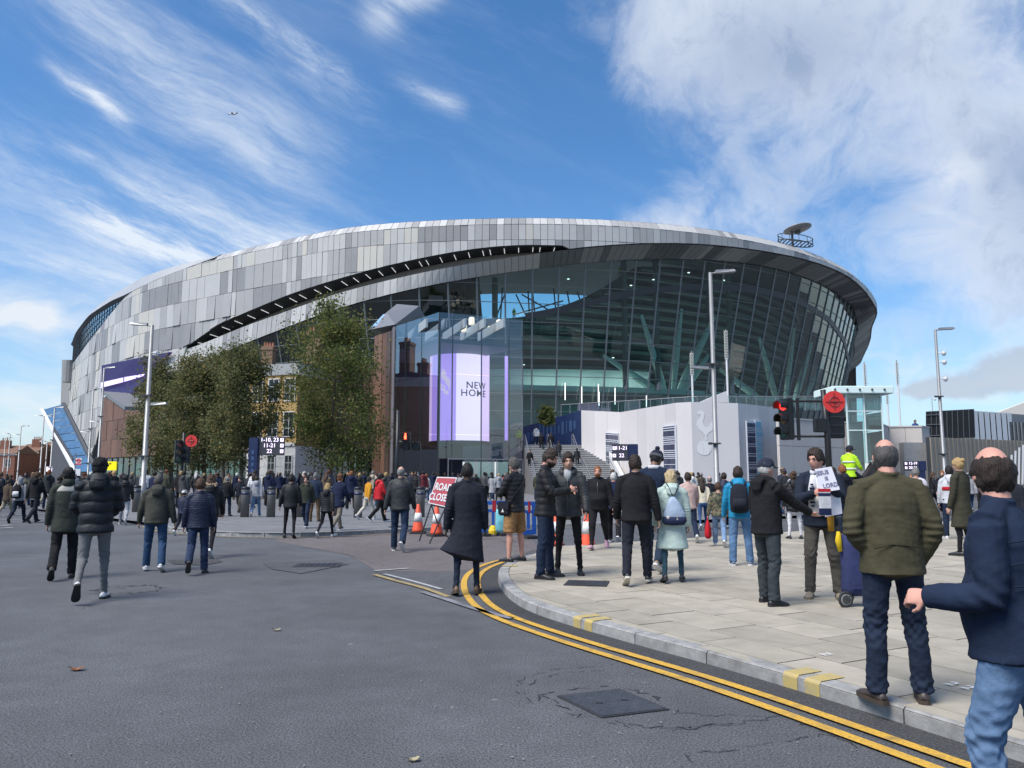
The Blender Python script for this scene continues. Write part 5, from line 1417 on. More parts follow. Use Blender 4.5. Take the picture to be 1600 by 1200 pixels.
def brick_terraces():
 for k, (px0, px1, yt, Y, lb) in enumerate([(-60, 22, 697, 190, 'far red brick house at the left edge of the street'), (22, 56, 694, 200, 'far red brick house with tall chimney near the left edge'), (56, 86, 690, 205, 'far red brick house just left of the blue escalator tube')]):
  a, b = at(px0, 745, Y), at(px1 - 1, 745, Y); root = empty('brick_house', ((a.x + b.x) / 2, Y, 0), lb, 'house', 'brick houses at the far left end of the street'); zt = z_at(Y, yt + 12)
  mb = MB(); mb.hexa([(a.x, Y, 0), (b.x, Y, 0), (b.x, Y + 9, 0), (a.x, Y + 9, 0), (a.x, Y, zt), (b.x, Y, zt), (b.x, Y + 9, zt), (a.x, Y + 9, zt)]); mb.build('wall', BRICK_R, root)
  mb = MB(); mb.mesh([(a.x - .2, Y - .3, zt), (b.x + .2, Y - .3, zt), (b.x + .2, Y + 9.3, zt), (a.x - .2, Y + 9.3, zt), (a.x, Y + 4.5, zt + 2.2), (b.x, Y + 4.5, zt + 2.2)], [(0, 1, 5, 4), (2, 3, 4, 5), (0, 4, 3), (1, 2, 5)]); rf = mb.build('roof', M('brown_tile', (.16, .09, .06), .8, noise=(2, .3)), root)
  m2 = MB(); m2.box(((a.x + b.x) / 2 + .5, Y - .05, zt - .2), (b.x - a.x, .2, .3)); m2.build('parapet', STUCCO, root)
  m3 = MB(); cx = a.x * .35 + b.x * .65; m3.box((cx, Y + 3, zt + 1.9), (2.2, 1.2, 3.0)); ch = m3.build('chimney', BRICK_R, rf)
  m4 = MB(); [m4.lathe([(.16, 0), (.14, .7)], (cx - .8 + .55 * q, Y + 3, zt + 3.4), 6) for q in range(4)]; m4.build('chimney_pots', M('terracotta', (.30, .13, .08), .8), rf)
  nw = max(1, int((b.x - a.x) / 3))
  for q in range(nw):
   window(root, (a.x + (q + .3) * (b.x - a.x) / nw, Y - .01, zt - 3.2), Vector((1, 0, 0)), Vector((0, -1, 0)), 1.2, 1.9, (1, 1))
brick_terraces()
# ------------------------------------------------------------------ trees
def leaf_mat(name, c0, c1, c2):
 mt = bpy.data.materials.new(name); mt.use_nodes = True; nt = mt.node_tree; b = nt.nodes['Principled BSDF']
 g = nt.nodes.new('ShaderNodeNewGeometry'); cr = nt.nodes.new('ShaderNodeValToRGB')
 cr.color_ramp.elements[0].color = (*c0, 1); cr.color_ramp.elements[1].color = (*c2, 1); e = cr.color_ramp.elements.new(.6); e.color = (*c1, 1)
 nt.links.new(g.outputs['Random Per Island'], cr.inputs[0]); nt.links.new(cr.outputs[0], b.inputs['Base Color'])
 b.inputs['Roughness'].default_value = .6; b.inputs['Specular IOR Level'].default_value = .3
 tl = nt.nodes.new('ShaderNodeBsdfTranslucent'); nt.links.new(cr.outputs[0], tl.inputs[0]); mx = nt.nodes.new('ShaderNodeMixShader'); mx.inputs[0].default_value = .5
 o = nt.nodes['Material Output']; nt.links.new(b.outputs[0], mx.inputs[1]); nt.links.new(tl.outputs[0], mx.inputs[2]); nt.links.new(mx.outputs[0], o.inputs[0])
 return mt
LEAFG = leaf_mat('leaf_green', (.075, .108, .034), (.130, .165, .048), (.26, .21, .065))
LEAFY = leaf_mat('leaf_autumn', (.090, .110, .046), (.145, .160, .066), (.27, .21, .085))
BARK = M('bark', (.10, .085, .065), .9, noise=(12, .4), bump=(25, .8, .02))
def tree(name, base, height, crown_c, crown_r, nleaf, label, seed, mat, lsize=.17, trunk_r=.15, fork=.30, group='street trees before the stadium'):
 """crown: clusters of leaf quads about the ends of a branching skeleton inside an ellipsoid"""
 rnd = random.Random(seed); rg = np.random.default_rng(seed)
 root = empty(name, base, label, 'tree', group)
 base = Vector(base); cc = Vector(crown_c); cr = Vector(crown_r)
 tb = MB(); top = Vector((cc.x, cc.y, cc.z + cr.z * .75))
 tp = [base + Vector((0, 0, -.1)), base.lerp(top, .12), base.lerp(top, .35) + Vector((rnd.uniform(-.15, .15), 0, 0)), base.lerp(top, .65) + Vector((rnd.uniform(-.2, .2), 0, 0)), top]
 tb.tube(tp, [trunk_r * 1.25, trunk_r, trunk_r * .8, trunk_r * .5, .03], 9)
 tb.build('trunk', BARK, root, True)
 lb = MB(); tips = []
 nb = 34
 for k in range(nb):
  f = fork + (1 - fork) * (k / nb) ** .9; s = base.lerp(top, f)
  az = k * 2.4 + rnd.uniform(-.4, .4)
  zc = cc.z + cr.z * (-0.95 + 1.9 * (k + .5) / nb) + rnd.uniform(-.4, .4) * cr.z * .3
  hh = (zc - cc.z) / cr.z; rr = math.sqrt(max(.05, 1 - hh ** 2)) * rnd.uniform(.55, 1.02) * (1.0 - .38 * max(0, hh) + .12 * max(0, -hh))
  e = Vector((cc.x + cr.x * rr * math.cos(az), cc.y + cr.y * rr * math.sin(az), zc))
  mid = s.lerp(e, .5) + Vector((0, 0, -.25 * rnd.random()))
  lb.tube([s, mid, e], [trunk_r * .36 * (1.1 - f), trunk_r * .2, .012], 5)
  tips += [e, s.lerp(e, .75), mid.lerp(e, .2)]
  for q in range(4):
   t = s.lerp(e, rnd.uniform(.45, .95)); e2 = t + Vector((rnd.uniform(-1, 1) * cr.x, rnd.uniform(-1, 1) * cr.y, rnd.uniform(-.5, .7) * cr.z)) * .33
   lb.tube([t, e2], [.02, .006], 4, cap=False); tips += [e2, t.lerp(e2, .6)]
 lb.build('branches', BARK, root)
 T = np.array([tuple(t) for t in tips]); T = T[[((p[0] - cc.x) / cr.x) ** 2 + ((p[1] - cc.y) / cr.y) ** 2 + ((p[2] - cc.z) / cr.z) ** 2 < 1.25 for p in T]]
 wgt = rg.gamma(1.6, 1, len(T)); wgt /= wgt.sum()
 idx = rg.choice(len(T), nleaf, p=wgt); sp = .06 + .085 * rg.random(len(T))
 C = T[idx] + rg.normal(0, 1, (nleaf, 3)) * (sp[idx][:, None] * np.array([cr.x, cr.y, cr.z * .8]))
 A = rg.normal(0, 1, (nleaf, 3)); A /= np.linalg.norm(A, axis=1)[:, None]; B = rg.normal(0, 1, (nleaf, 3)); B -= A * (A * B).sum(1)[:, None]; B /= np.linalg.norm(B, axis=1)[:, None]
 s = lsize * (.55 + .8 * rg.random(nleaf))[:, None]
 N_ = np.cross(A, B)
 V = np.stack([C - A * s, C + B * s * .62 + N_ * s * .15, C + A * s, C - B * s * .62 + N_ * s * .15], 1).reshape(-1, 3) - np.array(tuple(base))
 me = bpy.data.meshes.new('crown'); me.vertices.add(len(V)); me.vertices.foreach_set('co', V.ravel()); me.loops.add(len(V)); me.loops.foreach_set('vertex_index', np.arange(len(V)))
 me.polygons.add(nleaf); me.polygons.foreach_set('loop_start', np.arange(0, len(V), 4)); me.materials.append(mat); me.update(); me.validate()
 o = bpy.data.objects.new('crown', me); COL.objects.link(o); o.parent = root
 return root
def tree_px(trunk_px, base_py, Y, cx, cyt, cyb, half, nleaf, label, seed, mat, **k):
 b = at(trunk_px, 745, Y); b.z = 0.1; t = at(cx, cyt, Y); u = at(cx, cyb, Y); hw = half / 1200 * Y
 tree('plane_tree', b, 0, ((t.x), Y, (t.z + u.z) / 2), (hw, hw * .9, (t.z - u.z) / 2), nleaf, label, seed, mat, **k)
tree_px(516, 0, 54, 528, 470, 738, 98, 26000, 'tallest plane tree, turning yellow-green, right of the navy totem sign', 3, LEAFG, lsize=.095)
tree_px(378, 0, 52, 384, 534, 728, 60, 17000, 'olive-brown plane tree directly left of the navy totem sign', 4, LEAFY, lsize=.09)
tree_px(322, 0, 56, 316, 556, 732, 82, 22000, 'olive-brown plane tree in the middle of the left-hand row', 5, LEAFY, lsize=.09)
tree_px(272, 0, 60, 254, 568, 740, 56, 15000, 'leftmost olive-brown plane tree beside the grey lamp post', 6, LEAFY, lsize=.095)
tree_px(350, 0, 66, 352, 550, 720, 50, 9000, 'plane tree half hidden at the back of the left-hand row', 7, LEAFG, lsize=.11)
b_ = at(854, 650, 71); tree('small_bush_tree', (b_.x, b_.y, b_.z - .9), 0, (b_.x, b_.y, b_.z), (.95, .8, 1.0), 1500, 'small dark bushy tree showing above the navy hoarding', 9, LEAFG, lsize=.12, trunk_r=.06, group=None)
# ------------------------------------------------------------------ street furniture
GALV = M('galvanised_steel', (.25, .258, .265), .5, .5, noise=(4, .1))
BLACK = M('black_paint', (.012, .012, .014), .45)
DARKG = M('dark_grey_paint', (.05, .052, .055), .5)
def lamp_post(px, top_py, base_py, label, arm=1, low=None, r=.085, cams=(), lean=0, Y=None, group='lamp posts along the street', base_col=None):
 g = gp(px, base_py) if Y is None else Vector((at(px, 745, Y).x, Y, 0)); Y = g.y; zt = z_at(Y, top_py);
 root = empty('lamp_post', (g.x, g.y, 0), label, 'lamp post', group); x, y = g.x, g.y
 mb = MB(); mb.tube([(x, y, 0), (x, y, 1.3), (x, y, 1.32), (x, y, zt)], [r * 1.35, r * 1.35, r, r * .72], 10); mb.build('column', GALV, root, True)
 def head(z, s, nm='lantern', sc=1.0):
  m2 = MB(); m2.tube([(x, y, z), (x + s * .25 * sc, y, z + .06)], .035, 6)
  m2.mesh([(x + s * a * sc, y + b * sc, z + c * sc) for a, b, c in ((.2, -.1, .02), (.95, -.16, .07), (.95, .16, .07), (.2, .1, .02), (.2, -.08, .14), (.9, -.10, .17), (.9, .10, .17), (.2, .08, .14))], [(3, 2, 1, 0), (4, 5, 6, 7), (0, 1, 5, 4), (1, 2, 6, 5), (2, 3, 7, 6), (3, 0, 4, 7)]); m2.build(nm, GALV, root)
 if arm: head(zt - .05, arm)
 if low: head(z_at(Y, low), -arm if low > 0 else arm, 'low_lantern', .9)
 for py in cams:
  z = z_at(Y, py); m2 = MB(); m2.tube([(x, y, z), (x + .28, y - .1, z + .05)], .03, 6); m2.lathe([(.02, .1), (.11, .06), (.12, -.03), (.07, -.13), (.01, -.16)], (x + .3, y - .1, z), 10); m2.build('camera_dome', M('camera_white', (.6, .6, .6), .4), root)
 m3 = MB()
 for z in (zt * .62, zt * .3): m3.box((x, y - .02, z), (r * 3.2, r * 3, .05)); m3.box((x - r * 2, y, z), (.14, .08, .09))
 m3.build('clamp', DARKG, root)
 m4 = MB(); m4.box((x, y - r * 1.35, .75), (.1, .02, .5)); m4.build('door', GALV, root)
 return root
lamp_post(1122, 426, 812, 'tall grey lamp post in front of the white hoarding', 1, 578, r=.10)
lamp_post(221, 508, 803, 'tall grey lamp post left of the trees, with white sign on it', -1, 634, r=.11, cams=(552,))
lamp_post(1480, 515, 795, 'tall pale lamp post carrying cameras at the right', 1, None, r=.09, cams=(552, 566, 592))
lamp_post(152, 575, 782, 'lamp post standing before the timber clad block', 1, 660, Y=62, cams=(620,))
lamp_post(137, 607, 780, 'thin lamp post over the blue escalator tube, nearest the block', 1, 676, Y=66)
lamp_post(78, 637, 775, 'lamp post crossing the upper part of the blue escalator tube', 1, 651, Y=75)
lamp_post(62, 650, 775, 'lamp post just left of the blue escalator tube', -1, None, Y=85)
lamp_post(27, 666, 770, 'lamp post before the chimneys of the brick houses', 1, 680, Y=95)
lamp_post(11, 678, 768, 'small far lamp post near the left edge, second in', -1, None, Y=110)
lamp_post(4, 684, 766, 'farthest lamp post at the very left edge', 1, None, Y=125)
lamp_post(70, 690, 770, 'short distant lamp post under the escalator foot', -1, None, Y=100)
def speckle_pole(px, y0, y1, yb, Y, label):
 b = at(px, yb, Y); root = empty('light_column', (b.x, b.y, b.z), label, 'light column', 'perforated light columns on the podium'); x, y = b.x, b.y
 z0, z1, zb = z_at(Y, y1), z_at(Y, y0), b.z; mb = MB(); mb.tube([(x, y, zb), (x, y, z0)], .10, 8); mb.build('shaft', M('white_fin', None), root)
 m2 = MB(); m2.tube([(x, y, z0), (x, y, z1)], .06, 8); m2.build('core', GALV, root)
 m3 = MB(); rb = random.Random(int(px));
 for k in range(int((z1 - z0) / .16)):
  for q in range(5):
   a = q * 1.257 + (k % 2) * .6; m3.box((x + .15 * math.cos(a), y + .15 * math.sin(a), z0 + k * .16), (.08, .07, .08), rz=a)
 tag(m3.build('lamp_cells', M('cell_white', (.7, .68, .6), .3), root), kind='stuff')
speckle_pole(1083, 548, 585, 640, 75, 'speckled light column left of the tall lamp post')
speckle_pole(1138, 515, 560, 640, 75, 'speckled light column right of the tall lamp post')
speckle_pole(1355, 566, 604, 650, 82, 'speckled light column behind the glass lift')
speckle_pole(1407, 563, 600, 668, 85, 'tallest speckled light column, right of glass lift')
speckle_pole(1389, 604, 630, 668, 85, 'shorter speckled light column between lift and the tallest one')
lamp_post(1464, 622, 690, 'small far mast with floodlights behind the tall pale post', 0, None, Y=88, r=.06, cams=(624,), group=None)
def signal_head(root, c, face, lit=None, s=1.0, hood=True, name='signal_head'):
 """three-aspect traffic signal; face = unit direction"""
 f = Vector(face).normalized(); sd = Vector((-f.y, f.x, 0)); c = Vector(c); rz = math.atan2(f.x, -f.y)
 mb = MB(); mb.box(c, (.30 * s, .20 * s, .98 * s), rz=rz); h = mb.build(name, BLACK, root, bevel=.02)
 for k, (nm, col) in enumerate((('red', (.25, .01, .01)), ('amber', (.2, .1, .01)), ('green', (.01, .12, .06)))):
  o = c + f * .1 * s + Vector((0, 0, (.31 - .31 * k) * s)); m2 = MB()
  m2.tube([o, o + f * .02], [.105 * s, .10 * s], 16); on = lit == nm
  m2.build('lens', M('lens_' + nm + ('_lit' if on else ''), col, .2, emit=((1, .03, .02), 1.6) if on and nm == 'red' else ((.0, 1, .5), 1.2) if on else None), h)
  if hood:
   m3 = MB(); n = 9; ring = [o + sd * math.cos(a) * .125 * s + Vector((0, 0, math.sin(a) * .125 * s)) for a in np.linspace(-.5, math.pi + .5, n)]
   vs = ring + [p + f * .22 * s for p in ring] + [p + (o - p) * .12 for p in ring] + [p + (o - p) * .12 + f * .22 * s for p in ring]
   m3.mesh(vs, [(q, q + 1, n + q + 1, n + q) for q in range(n - 1)] + [(2 * n + q + 1, 2 * n + q, 3 * n + q, 3 * n + q + 1) for q in range(n - 1)] + [(n + q, n + q + 1, 3 * n + q + 1, 3 * n + q) for q in range(n - 1)]); m3.build('hood', BLACK, h)
 return h
def red_disc(root, c, face, r):
 f = Vector(face).normalized(); c = Vector(c); mb = MB(); mb.tube([c, c + f * .02], r, 28); d = mb.build('red_disc', M('red_sign_cover', (.62, .035, .03), .45), root)
 m2 = MB(); sd = Vector((-f.y, f.x, 0)); u = Vector((0, 0, 1))
 m2.tube([c + f * .03 + (sd * math.cos(a) + u * math.sin(a)) * r * .45 for a in np.linspace(0, 2 * math.pi, 20)], .008, 4, cap=False)
 for v in (sd, u): m2.tube([c + f * .03 - v * r * .8, c + f * .03 + v * r * .8], .008, 4)
 m2.tube([c + f * .03 - sd * .05, c + f * .03 + sd * .05], .02, 6); m2.build('print', M('disc_print', (.16, .02, .02), .5), d)
def signal_right():
 Y = 17.3; b = at(1296, 745, Y); root = empty('traffic_signal', (b.x, b.y, KZ), 'near black traffic signal with red round disc on the paved corner', 'traffic signal')
 x, y = b.x, b.y; zt = z_at(Y, 609); mb = MB(); mb.tube([(x, y, KZ), (x, y, z_at(Y, 672) - .02), (x - .05, y, zt)], [.075, .07, .06], 10); mb.build('pole', BLACK, root, True)
 m2 = MB(); m2.tube([(x, y, KZ), (x, y, KZ + .9)], .09, 10); m2.build('pole_foot', GALV, root)
 zc = z_at(Y, 657); hc = at(1229, 655, Y)
 for py in (627, 682): m3 = MB(); p = at(1240, py, Y); m3.tube([p, (x, y, p.z)], .028, 6); m3.build('bracket', BLACK, root)
 m3 = MB(); q = at(1247, 655, Y); m3.box(q, (.06, .06, .95)); m3.build('bracket', BLACK, root)
 signal_head(root, hc, (-.86, -.5, 0), 'red', .95)
 h2 = at(1303, 652, Y + .25); m4 = MB(); m4.box(h2, (.42, .22, .96), rz=R(12)); hb = m4.build('signal_back', BLACK, root, bevel=.03)
 m6 = MB();
 for k in range(5): m6.box(h2 + Vector((.0, -.13, -.38 + .19 * k)), (.34, .03, .02), rz=R(12))
 m6.build('back_rib', DARKG, hb)
 m5 = MB(); m5.box(at(1282, 665, Y), (.28, .18, .30), rz=R(10)); m5.build('control_box', BLACK, root, bevel=.015)
 red_disc(root, at(1303, 628, Y - .28), (0, -1, 0), .245)
signal_right()
def signal_mid():
 Y = 30; b = at(620, 745, Y); root = empty('pedestrian_signal', (b.x, b.y, .11), 'black pedestrian signal with lit red man left of glass atrium', 'traffic signal'); x, y = b.x, b.y
 mb = MB(); mb.tube([(x, y, .1), (x, y, z_at(Y, 641))], .075, 10); mb.build('pole', BLACK, root, True)
 for k, (px, py) in enumerate(((634, 682), (634, 697), (650, 697))):
  c = at(px, py, Y - .15); m2 = MB(); m2.box(c, (.36, .22, .36)); h = m2.build('signal_box', BLACK, root, bevel=.02)
  m3 = MB(); o = c + Vector((0, -.115, 0)); m3.tube([o, o + Vector((0, -.12, 0))], [.15, .15], 14, cap=False); m3.build('hood', BLACK, h)
  if k == 0:
   m4 = MB(); m4.tube([o + Vector((0, -.01, -.11)), o + Vector((0, -.01, .04))], .045, 8); m4.tube([o + Vector((0, -.01, .06)), o + Vector((0, -.01, .12))], .03, 8); m4.build('red_man', M('red_man_lit', (.8, .05, .03), emit=((1, .10, .04), 3.0)), h)
 m5 = MB(); m5.tube([(x, y, at(634, 690, Y).z), at(634, 690, Y - .05)], .03, 6); m5.build('bracket', BLACK, root)
signal_mid()
def signal_left():
 Y = 38; b = at(284, 745, Y); root = empty('traffic_signal', (b.x, b.y, .11), 'black traffic signal with red round disc before left-hand trees', 'traffic signal'); x, y = b.x, b.y
 mb = MB(); mb.tube([(x, y, 0), (x, y, z_at(Y, 676))], .07, 8); mb.build('pole', BLACK, root, True)
 signal_head(root, at(279, 706, Y - .2), (.55, -.83, 0), None, 1.15)
 m4 = MB(); m4.box(at(291, 707, Y - .1), (.36, .2, 1.05)); m4.build('signal_back', BLACK, root, bevel=.03)
 red_disc(root, at(299, 689, Y - .35), (0, -1, 0), .29)
signal_left()
def dir_board(name, label, c, w, h, lines, face=(0, -1, 0), align=1, parent=None, sz=.5):
 f = Vector(face).normalized(); d = Vector((-f.y, f.x, 0)); rz = math.atan2(f.x, -f.y)
 mb = MB(); mb.box(c, (w, .2, h), rz=rz); o = mb.build(name, M('led_board_grey', (.045, .045, .055), .5), parent, bevel=.02)
 m2 = MB(); m3 = MB()
 for k, s in enumerate(lines):
  z = h / 2 - (k + .55) * h / max(2.2, len(lines) + .25)
  put_text(m2, s, sz, c + f * .115 + Vector((0, 0, z)) + d * (-.22 * sz * align), d, (0, 0, 1), .004, .002)
  m2.box(c + f * .11 + Vector((0, 0, z)) + d * (align * (w / 2 - .35 * sz)), (.58 * sz, .02, .62 * sz), rz=rz)
  m3.box(c + f * .125 + Vector((0, 0, z)) + d * (align * (w / 2 - .35 * sz)), (.3 * sz, .02, .12 * sz), rz=rz); m3.box(c + f * .125 + Vector((0, 0, z + .1 * sz)) + d * (align * (w / 2 - .35 * sz) + .08 * sz), (.1 * sz, .02, .3 * sz), rz=rz)
 m2.build('led_text', M('led_text', (.8, .7, .9), emit=((.92, .78, 1), .75)), o); m3.build('led_arrow', M('led_board_grey', None), o)
 return o
def totem():
 Y = 42; b = at(396, 745, Y); root = empty('direction_totem', (b.x, b.y, .11), 'tall navy totem with lit board listing entrances 1-10, 23 and 11-21 and 22', 'sign'); zt = z_at(Y, 684)
 mb = MB(); mb.box((b.x, b.y, (zt + .1) / 2), (.52, .35, zt - .1), rz=R(-6)); mb.build('pillar', M('totem_navy', (.012, .02, .07), .35), root, bevel=.02)
 dir_board('board', '', at(424, 697, Y), 1.42, 1.0, ['1-10, 23', '11-21', '22'], parent=root, sz=.30)
 m2 = MB()
 for k in range(5): m2.box((b.x - .02, b.y - .19, 2.9 - k * .33), (.16, .015, .22), rz=R(-6))
 m2.build('faint_graphic', M('navy_graphic', None), root)
 m3 = MB()
 for k in range(4): m3.box((b.x + .08, b.y - .19, 1.75 - k * .09), (.26, .012, .045), rz=R(-6))
 tag(m3.build('small_print', WHT, root), kind='stuff')
totem()
def board2():
 Y = 44; c = at(969, 707, Y); root = empty('direction_board', (c.x, c.y, 0), 'dark lit direction board reading 11-21 and 22 before the white hoarding', 'sign')
 dir_board('board', '', c, .9, .95, ['11-21', '22'], align=-1, parent=root, sz=.30); mb = MB(); q = at(989, 707, Y); mb.box(q, (.55, .3, .95)); mb.build('navy_side', M('totem_navy', None), root, bevel=.02)
 m2 = MB(); m2.box((q.x, q.y, q.z / 2), (.4, .25, q.z)); m2.build('pillar', M('totem_navy', None), root)
 Y = 50; c = at(1424, 728, Y); root = empty('direction_board', (c.x, c.y, 0), 'small lit direction board with two lines before the rounded stone wall', 'sign')
 dir_board('board', '', c, .95, .62, ['12-19', '20-21'], align=-1, parent=root, sz=.24); mb = MB(); q = at(1440, 728, Y); mb.box(q, (.45, .3, .62)); mb.build('navy_side', M('totem_navy', None), root)
 m2 = MB(); m2.box((q.x, q.y, q.z / 2), (.3, .25, q.z)); m2.build('pillar', M('totem_navy', None), root)
 Y = 90; c = at(77, 733, Y); root = empty('direction_board', (c.x, c.y, 0), 'tiny lilac lit board at the foot of the blue escalator', 'sign')
 mb = MB(); mb.box(c, (.55, .2, .55)); mb.build('board', M('led_text', None), root); m2 = MB(); m2.box((c.x, c.y + .15, c.z / 2), (.2, .2, c.z)); m2.build('pillar', M('totem_navy', None), root)
board2()
def bus_sign():
 Y = 58; c = at(123, 721, Y); root = empty('bus_stop_sign', (c.x, c.y, 0), 'white bus stop flag with red roundel before the blue escalator', 'sign')
 mb = MB(); mb.tube([(c.x - .25, c.y, 0), (c.x - .25, c.y, c.z + .6)], .04, 8); mb.build('pole', GALV, root)
 m2 = MB(); m2.box(c, (.45, .04, .5)); fl = m2.build('flag', M('sign_white', (.7, .7, .7), .5), root)
 m3 = MB(); m3.tube([c + Vector((.13 * math.cos(a), -.03, .06 + .13 * math.sin(a))) for a in np.linspace(0, 2 * math.pi, 20)], .028, 5, cap=False); m3.box(c + Vector((0, -.03, .06)), (.40, .02, .07)); m3.box(c + Vector((0, -.03, -.2)), (.45, .02, .1)); m3.build('roundel', M('sign_red', (.6, .03, .03), .5), fl)
 c2 = at(122, 738, Y); m4 = MB(); m4.box(c2, (.35, .04, .5)); m4.build('timetable', M('sign_white', None), root)
bus_sign()
def bollards():
 proto = None; spots = [(341, 808, 'bollard behind the boy in the navy quilted jacket'), (423, 808, 'bollard just right of the totem, left of the pair'), (467, 808, 'bollard half hidden by walkers near the totem') , (424 + 0, 0, '')][:2] + [(382, 808, 'bollard standing left of the navy totem'), (559, 809, 'bollard among walkers midway along the island'), (467, 808, 'bollard half hidden behind walkers right of totem'), (657, 808, 'bollard behind the ROAD CLOSED sign and cones'), (520, 806, 'bollard behind the blonde woman in black'), (212, 800, 'bollard at the foot of the left lamp post'), (150, 798, 'far left bollard by the crossing'), (890, 812, 'bollard behind the men looking at a phone')]
 for k, (px, py, lb) in enumerate(spots):
  g = gp(px, py, .11)
  if proto is None:
   proto = empty('bollard', g); mb = MB(); mb.lathe([(.155, 0), (.155, 1.0), (.15, 1.02)], (0, 0, 0), 16); mb.build('post', M('steel_dark', (.16, .155, .15), .5, .5, noise=(3, .15)), proto, True, local=True)
   m2 = MB(); m2.lathe([(.158, .82), (.158, .90)], (0, 0, 0), 16); m2.build('navy_band', M('totem_navy', None), proto, True, local=True)
   m3 = MB(); m3.lathe([(.15, 1.0), (.165, 1.02), (.165, 1.09), (.13, 1.11)], (0, 0, 0), 16); m3.build('cap', M('dark_cap', (.03, .03, .035), .4, .5), proto, True, local=True); o = proto
  else: o = copy_tree(proto)
  o.location = g; tag(o, lb, 'bollard', 'steel bollards along the island')
bollards()
ORANGE = M('cone_orange', (.72, .09, .035), .5, noise=(8, .12)); CONEW = M('cone_white', (.66, .66, .64), .5, noise=(8, .1)); RUBB = M('cone_base', (.03, .03, .032), .8)
def cones():
 proto = None
 for k, (px, py, h, lb) in enumerate(((653, 834, .82, 'left traffic cone under the ROAD CLOSED sign'), (682, 838, .84, 'right traffic cone under the ROAD CLOSED sign, beside the long coat'), (918, 859, .86, 'traffic cone in front of the bearded man, nearest the camera'), (869, 856, .82, 'traffic cone half hidden between the two men with a phone'))):
  g = gp(px, py)
  if proto is None:
   proto = empty('traffic_cone', g); mb = MB(); mb.box((0, 0, .03), (.42, .42, .06)); mb.build('base', RUBB, proto, bevel=.012, local=True)
   pr = [(.175, .06), (.16, .12), (.045, .80), (.03, .82)]; mb = MB(); mb.lathe(pr, (0, 0, 0), 20); mb.build('body', ORANGE, proto, True, local=True)
   rr = lambda z: .16 + (.045 - .16) * (z - .12) / .68 + .003
   m2 = MB(); m2.lathe([(rr(.33), .33), (rr(.58), .58)], (0, 0, 0), 20); m2.build('reflective_sleeve', CONEW, proto, True, local=True); o = proto
  else: o = copy_tree(proto)
  o.location = g; o.scale = (h / .82,) * 3; o.rotation_euler.z = k * .5; tag(o, lb, 'traffic cone', 'orange and white traffic cones')
cones()
def road_closed():
 b0, b1 = gp(655, 846), gp(671, 850); c = gp(676, 842); root = empty('road_closed_sign', c, 'tilted red sign reading ROAD CLOSED on a black folding frame', 'sign')
 Y = b0.y; P = [at(669, 786, Y + .25), at(700, 793, Y), at(714, 746, Y), at(683, 745, Y + .25)]
 RED = M('sign_pinkred', (.42, .065, .085), .5); WH = M('sign_white', (.7, .7, .7), .5)
 d = ((P[1] - P[0]) + (P[2] - P[3])).normalized(); u0 = ((P[3] - P[0]) + (P[2] - P[1])); u = (u0 - d * u0.dot(d) * .0).normalized(); n = d.cross(u).normalized(); n = n if n.y < 0 else -n
 cen = sum(P, Vector()) / 4; mb = MB(); mb.prism(P[::-1], -n * .025); pl = mb.build('plate', WH, root)
 q = [cen + (p - cen) * .93 + n * .006 for p in P]; m2 = MB(); m2.prism(q[::-1], -n * .004); m2.build('red_face', RED, pl)
 m3 = MB(); w = (P[1] - P[0]).length
 for s, f in (('ROAD', .63), ('CLOSED', .27)):
  o = P[0].lerp(P[1], .5).lerp(P[3].lerp(P[2], .5), f) + n * .016; v, fc = text_mesh(s, .22, .002, .006)
  m3.mesh([o + d * p[0] * .78 + u * p[1] * 1.15 + n * p[2] for p in v], fc)
 m3.build('lettering', WH, pl)
 m4 = MB(); t0, t1 = P[0].lerp(P[1], .15) + Vector((0, .05, -.03)), P[0].lerp(P[1], .85) + Vector((0, .05, -.03))
 m4.tube([t0, t1], .018, 6); m4.tube([P[0].lerp(P[3], .8).lerp(P[1].lerp(P[2], .8), .2) + Vector((0, .06, 0)), t0, b0], .018, 6); m4.tube([P[0].lerp(P[3], .8).lerp(P[1].lerp(P[2], .8), .8) + Vector((0, .06, 0)), t1, b1], .018, 6)
 m4.tube([t0, gp(690, 836)], .016, 6); m4.tube([t1, gp(706, 838)], .016, 6); m4.build('frame', BLACK, root)
road_closed()
def barrier(px0, px1, top, bot, label):
 a, b = gp(px0, bot), gp(px1, bot - 1); d = (b - a); w = d.length; d.normalize(); n = Vector((d.y, -d.x, 0)); h = z_at(a.y, top); root = empty('plastic_barrier', a, label, 'barrier', 'blue plastic barriers across the side street')
 BL = M('barrier_blue', (.015, .11, .45), .5); u = Vector((0, 0, 1)); mb = MB()
 def bar(x0, x1, z0, z1): mb.prism([a + d * x0 + u * z0, a + d * x1 + u * z0, a + d * x1 + u * z1, a + d * x0 + u * z1], -n * .07)
 bar(0, w, h - .1, h); bar(0, w, .1, .22); bar(0, .09, .2, h - .1); bar(w - .09, w, .2, h - .1)
 m = max(2, int(w / .17))
 for k in range(1, m): bar(k * w / m - .03, k * w / m + .03, .25, h - .25)
 bar(.05, w - .05, h - .3, h - .22); mb.build('panel', BL, root)
 for x in (.12, w - .12):
  m2 = MB(); m2.box(a + d * x + u * .04, (.5, .18, .08), rz=math.atan2(n.y, n.x)); m2.build('foot', M('rubber_foot', (.025, .025, .028), .8), root)
 m3 = MB(); m3.prism([a + d * (w * .45) + u * (h - .28) + n * .005, a + d * (w * .6) + u * (h - .28) + n * .005, a + d * (w * .6) + u * (h + .01) + n * .005, a + d * (w * .45) + u * (h + .01) + n * .005], -n * .012); m3.build('reflector', M('reflector_red', (.5, .02, .03), .4), root)
barrier(752, 790, 783, 838, 'blue plastic barrier between the long coat and tan shorts')
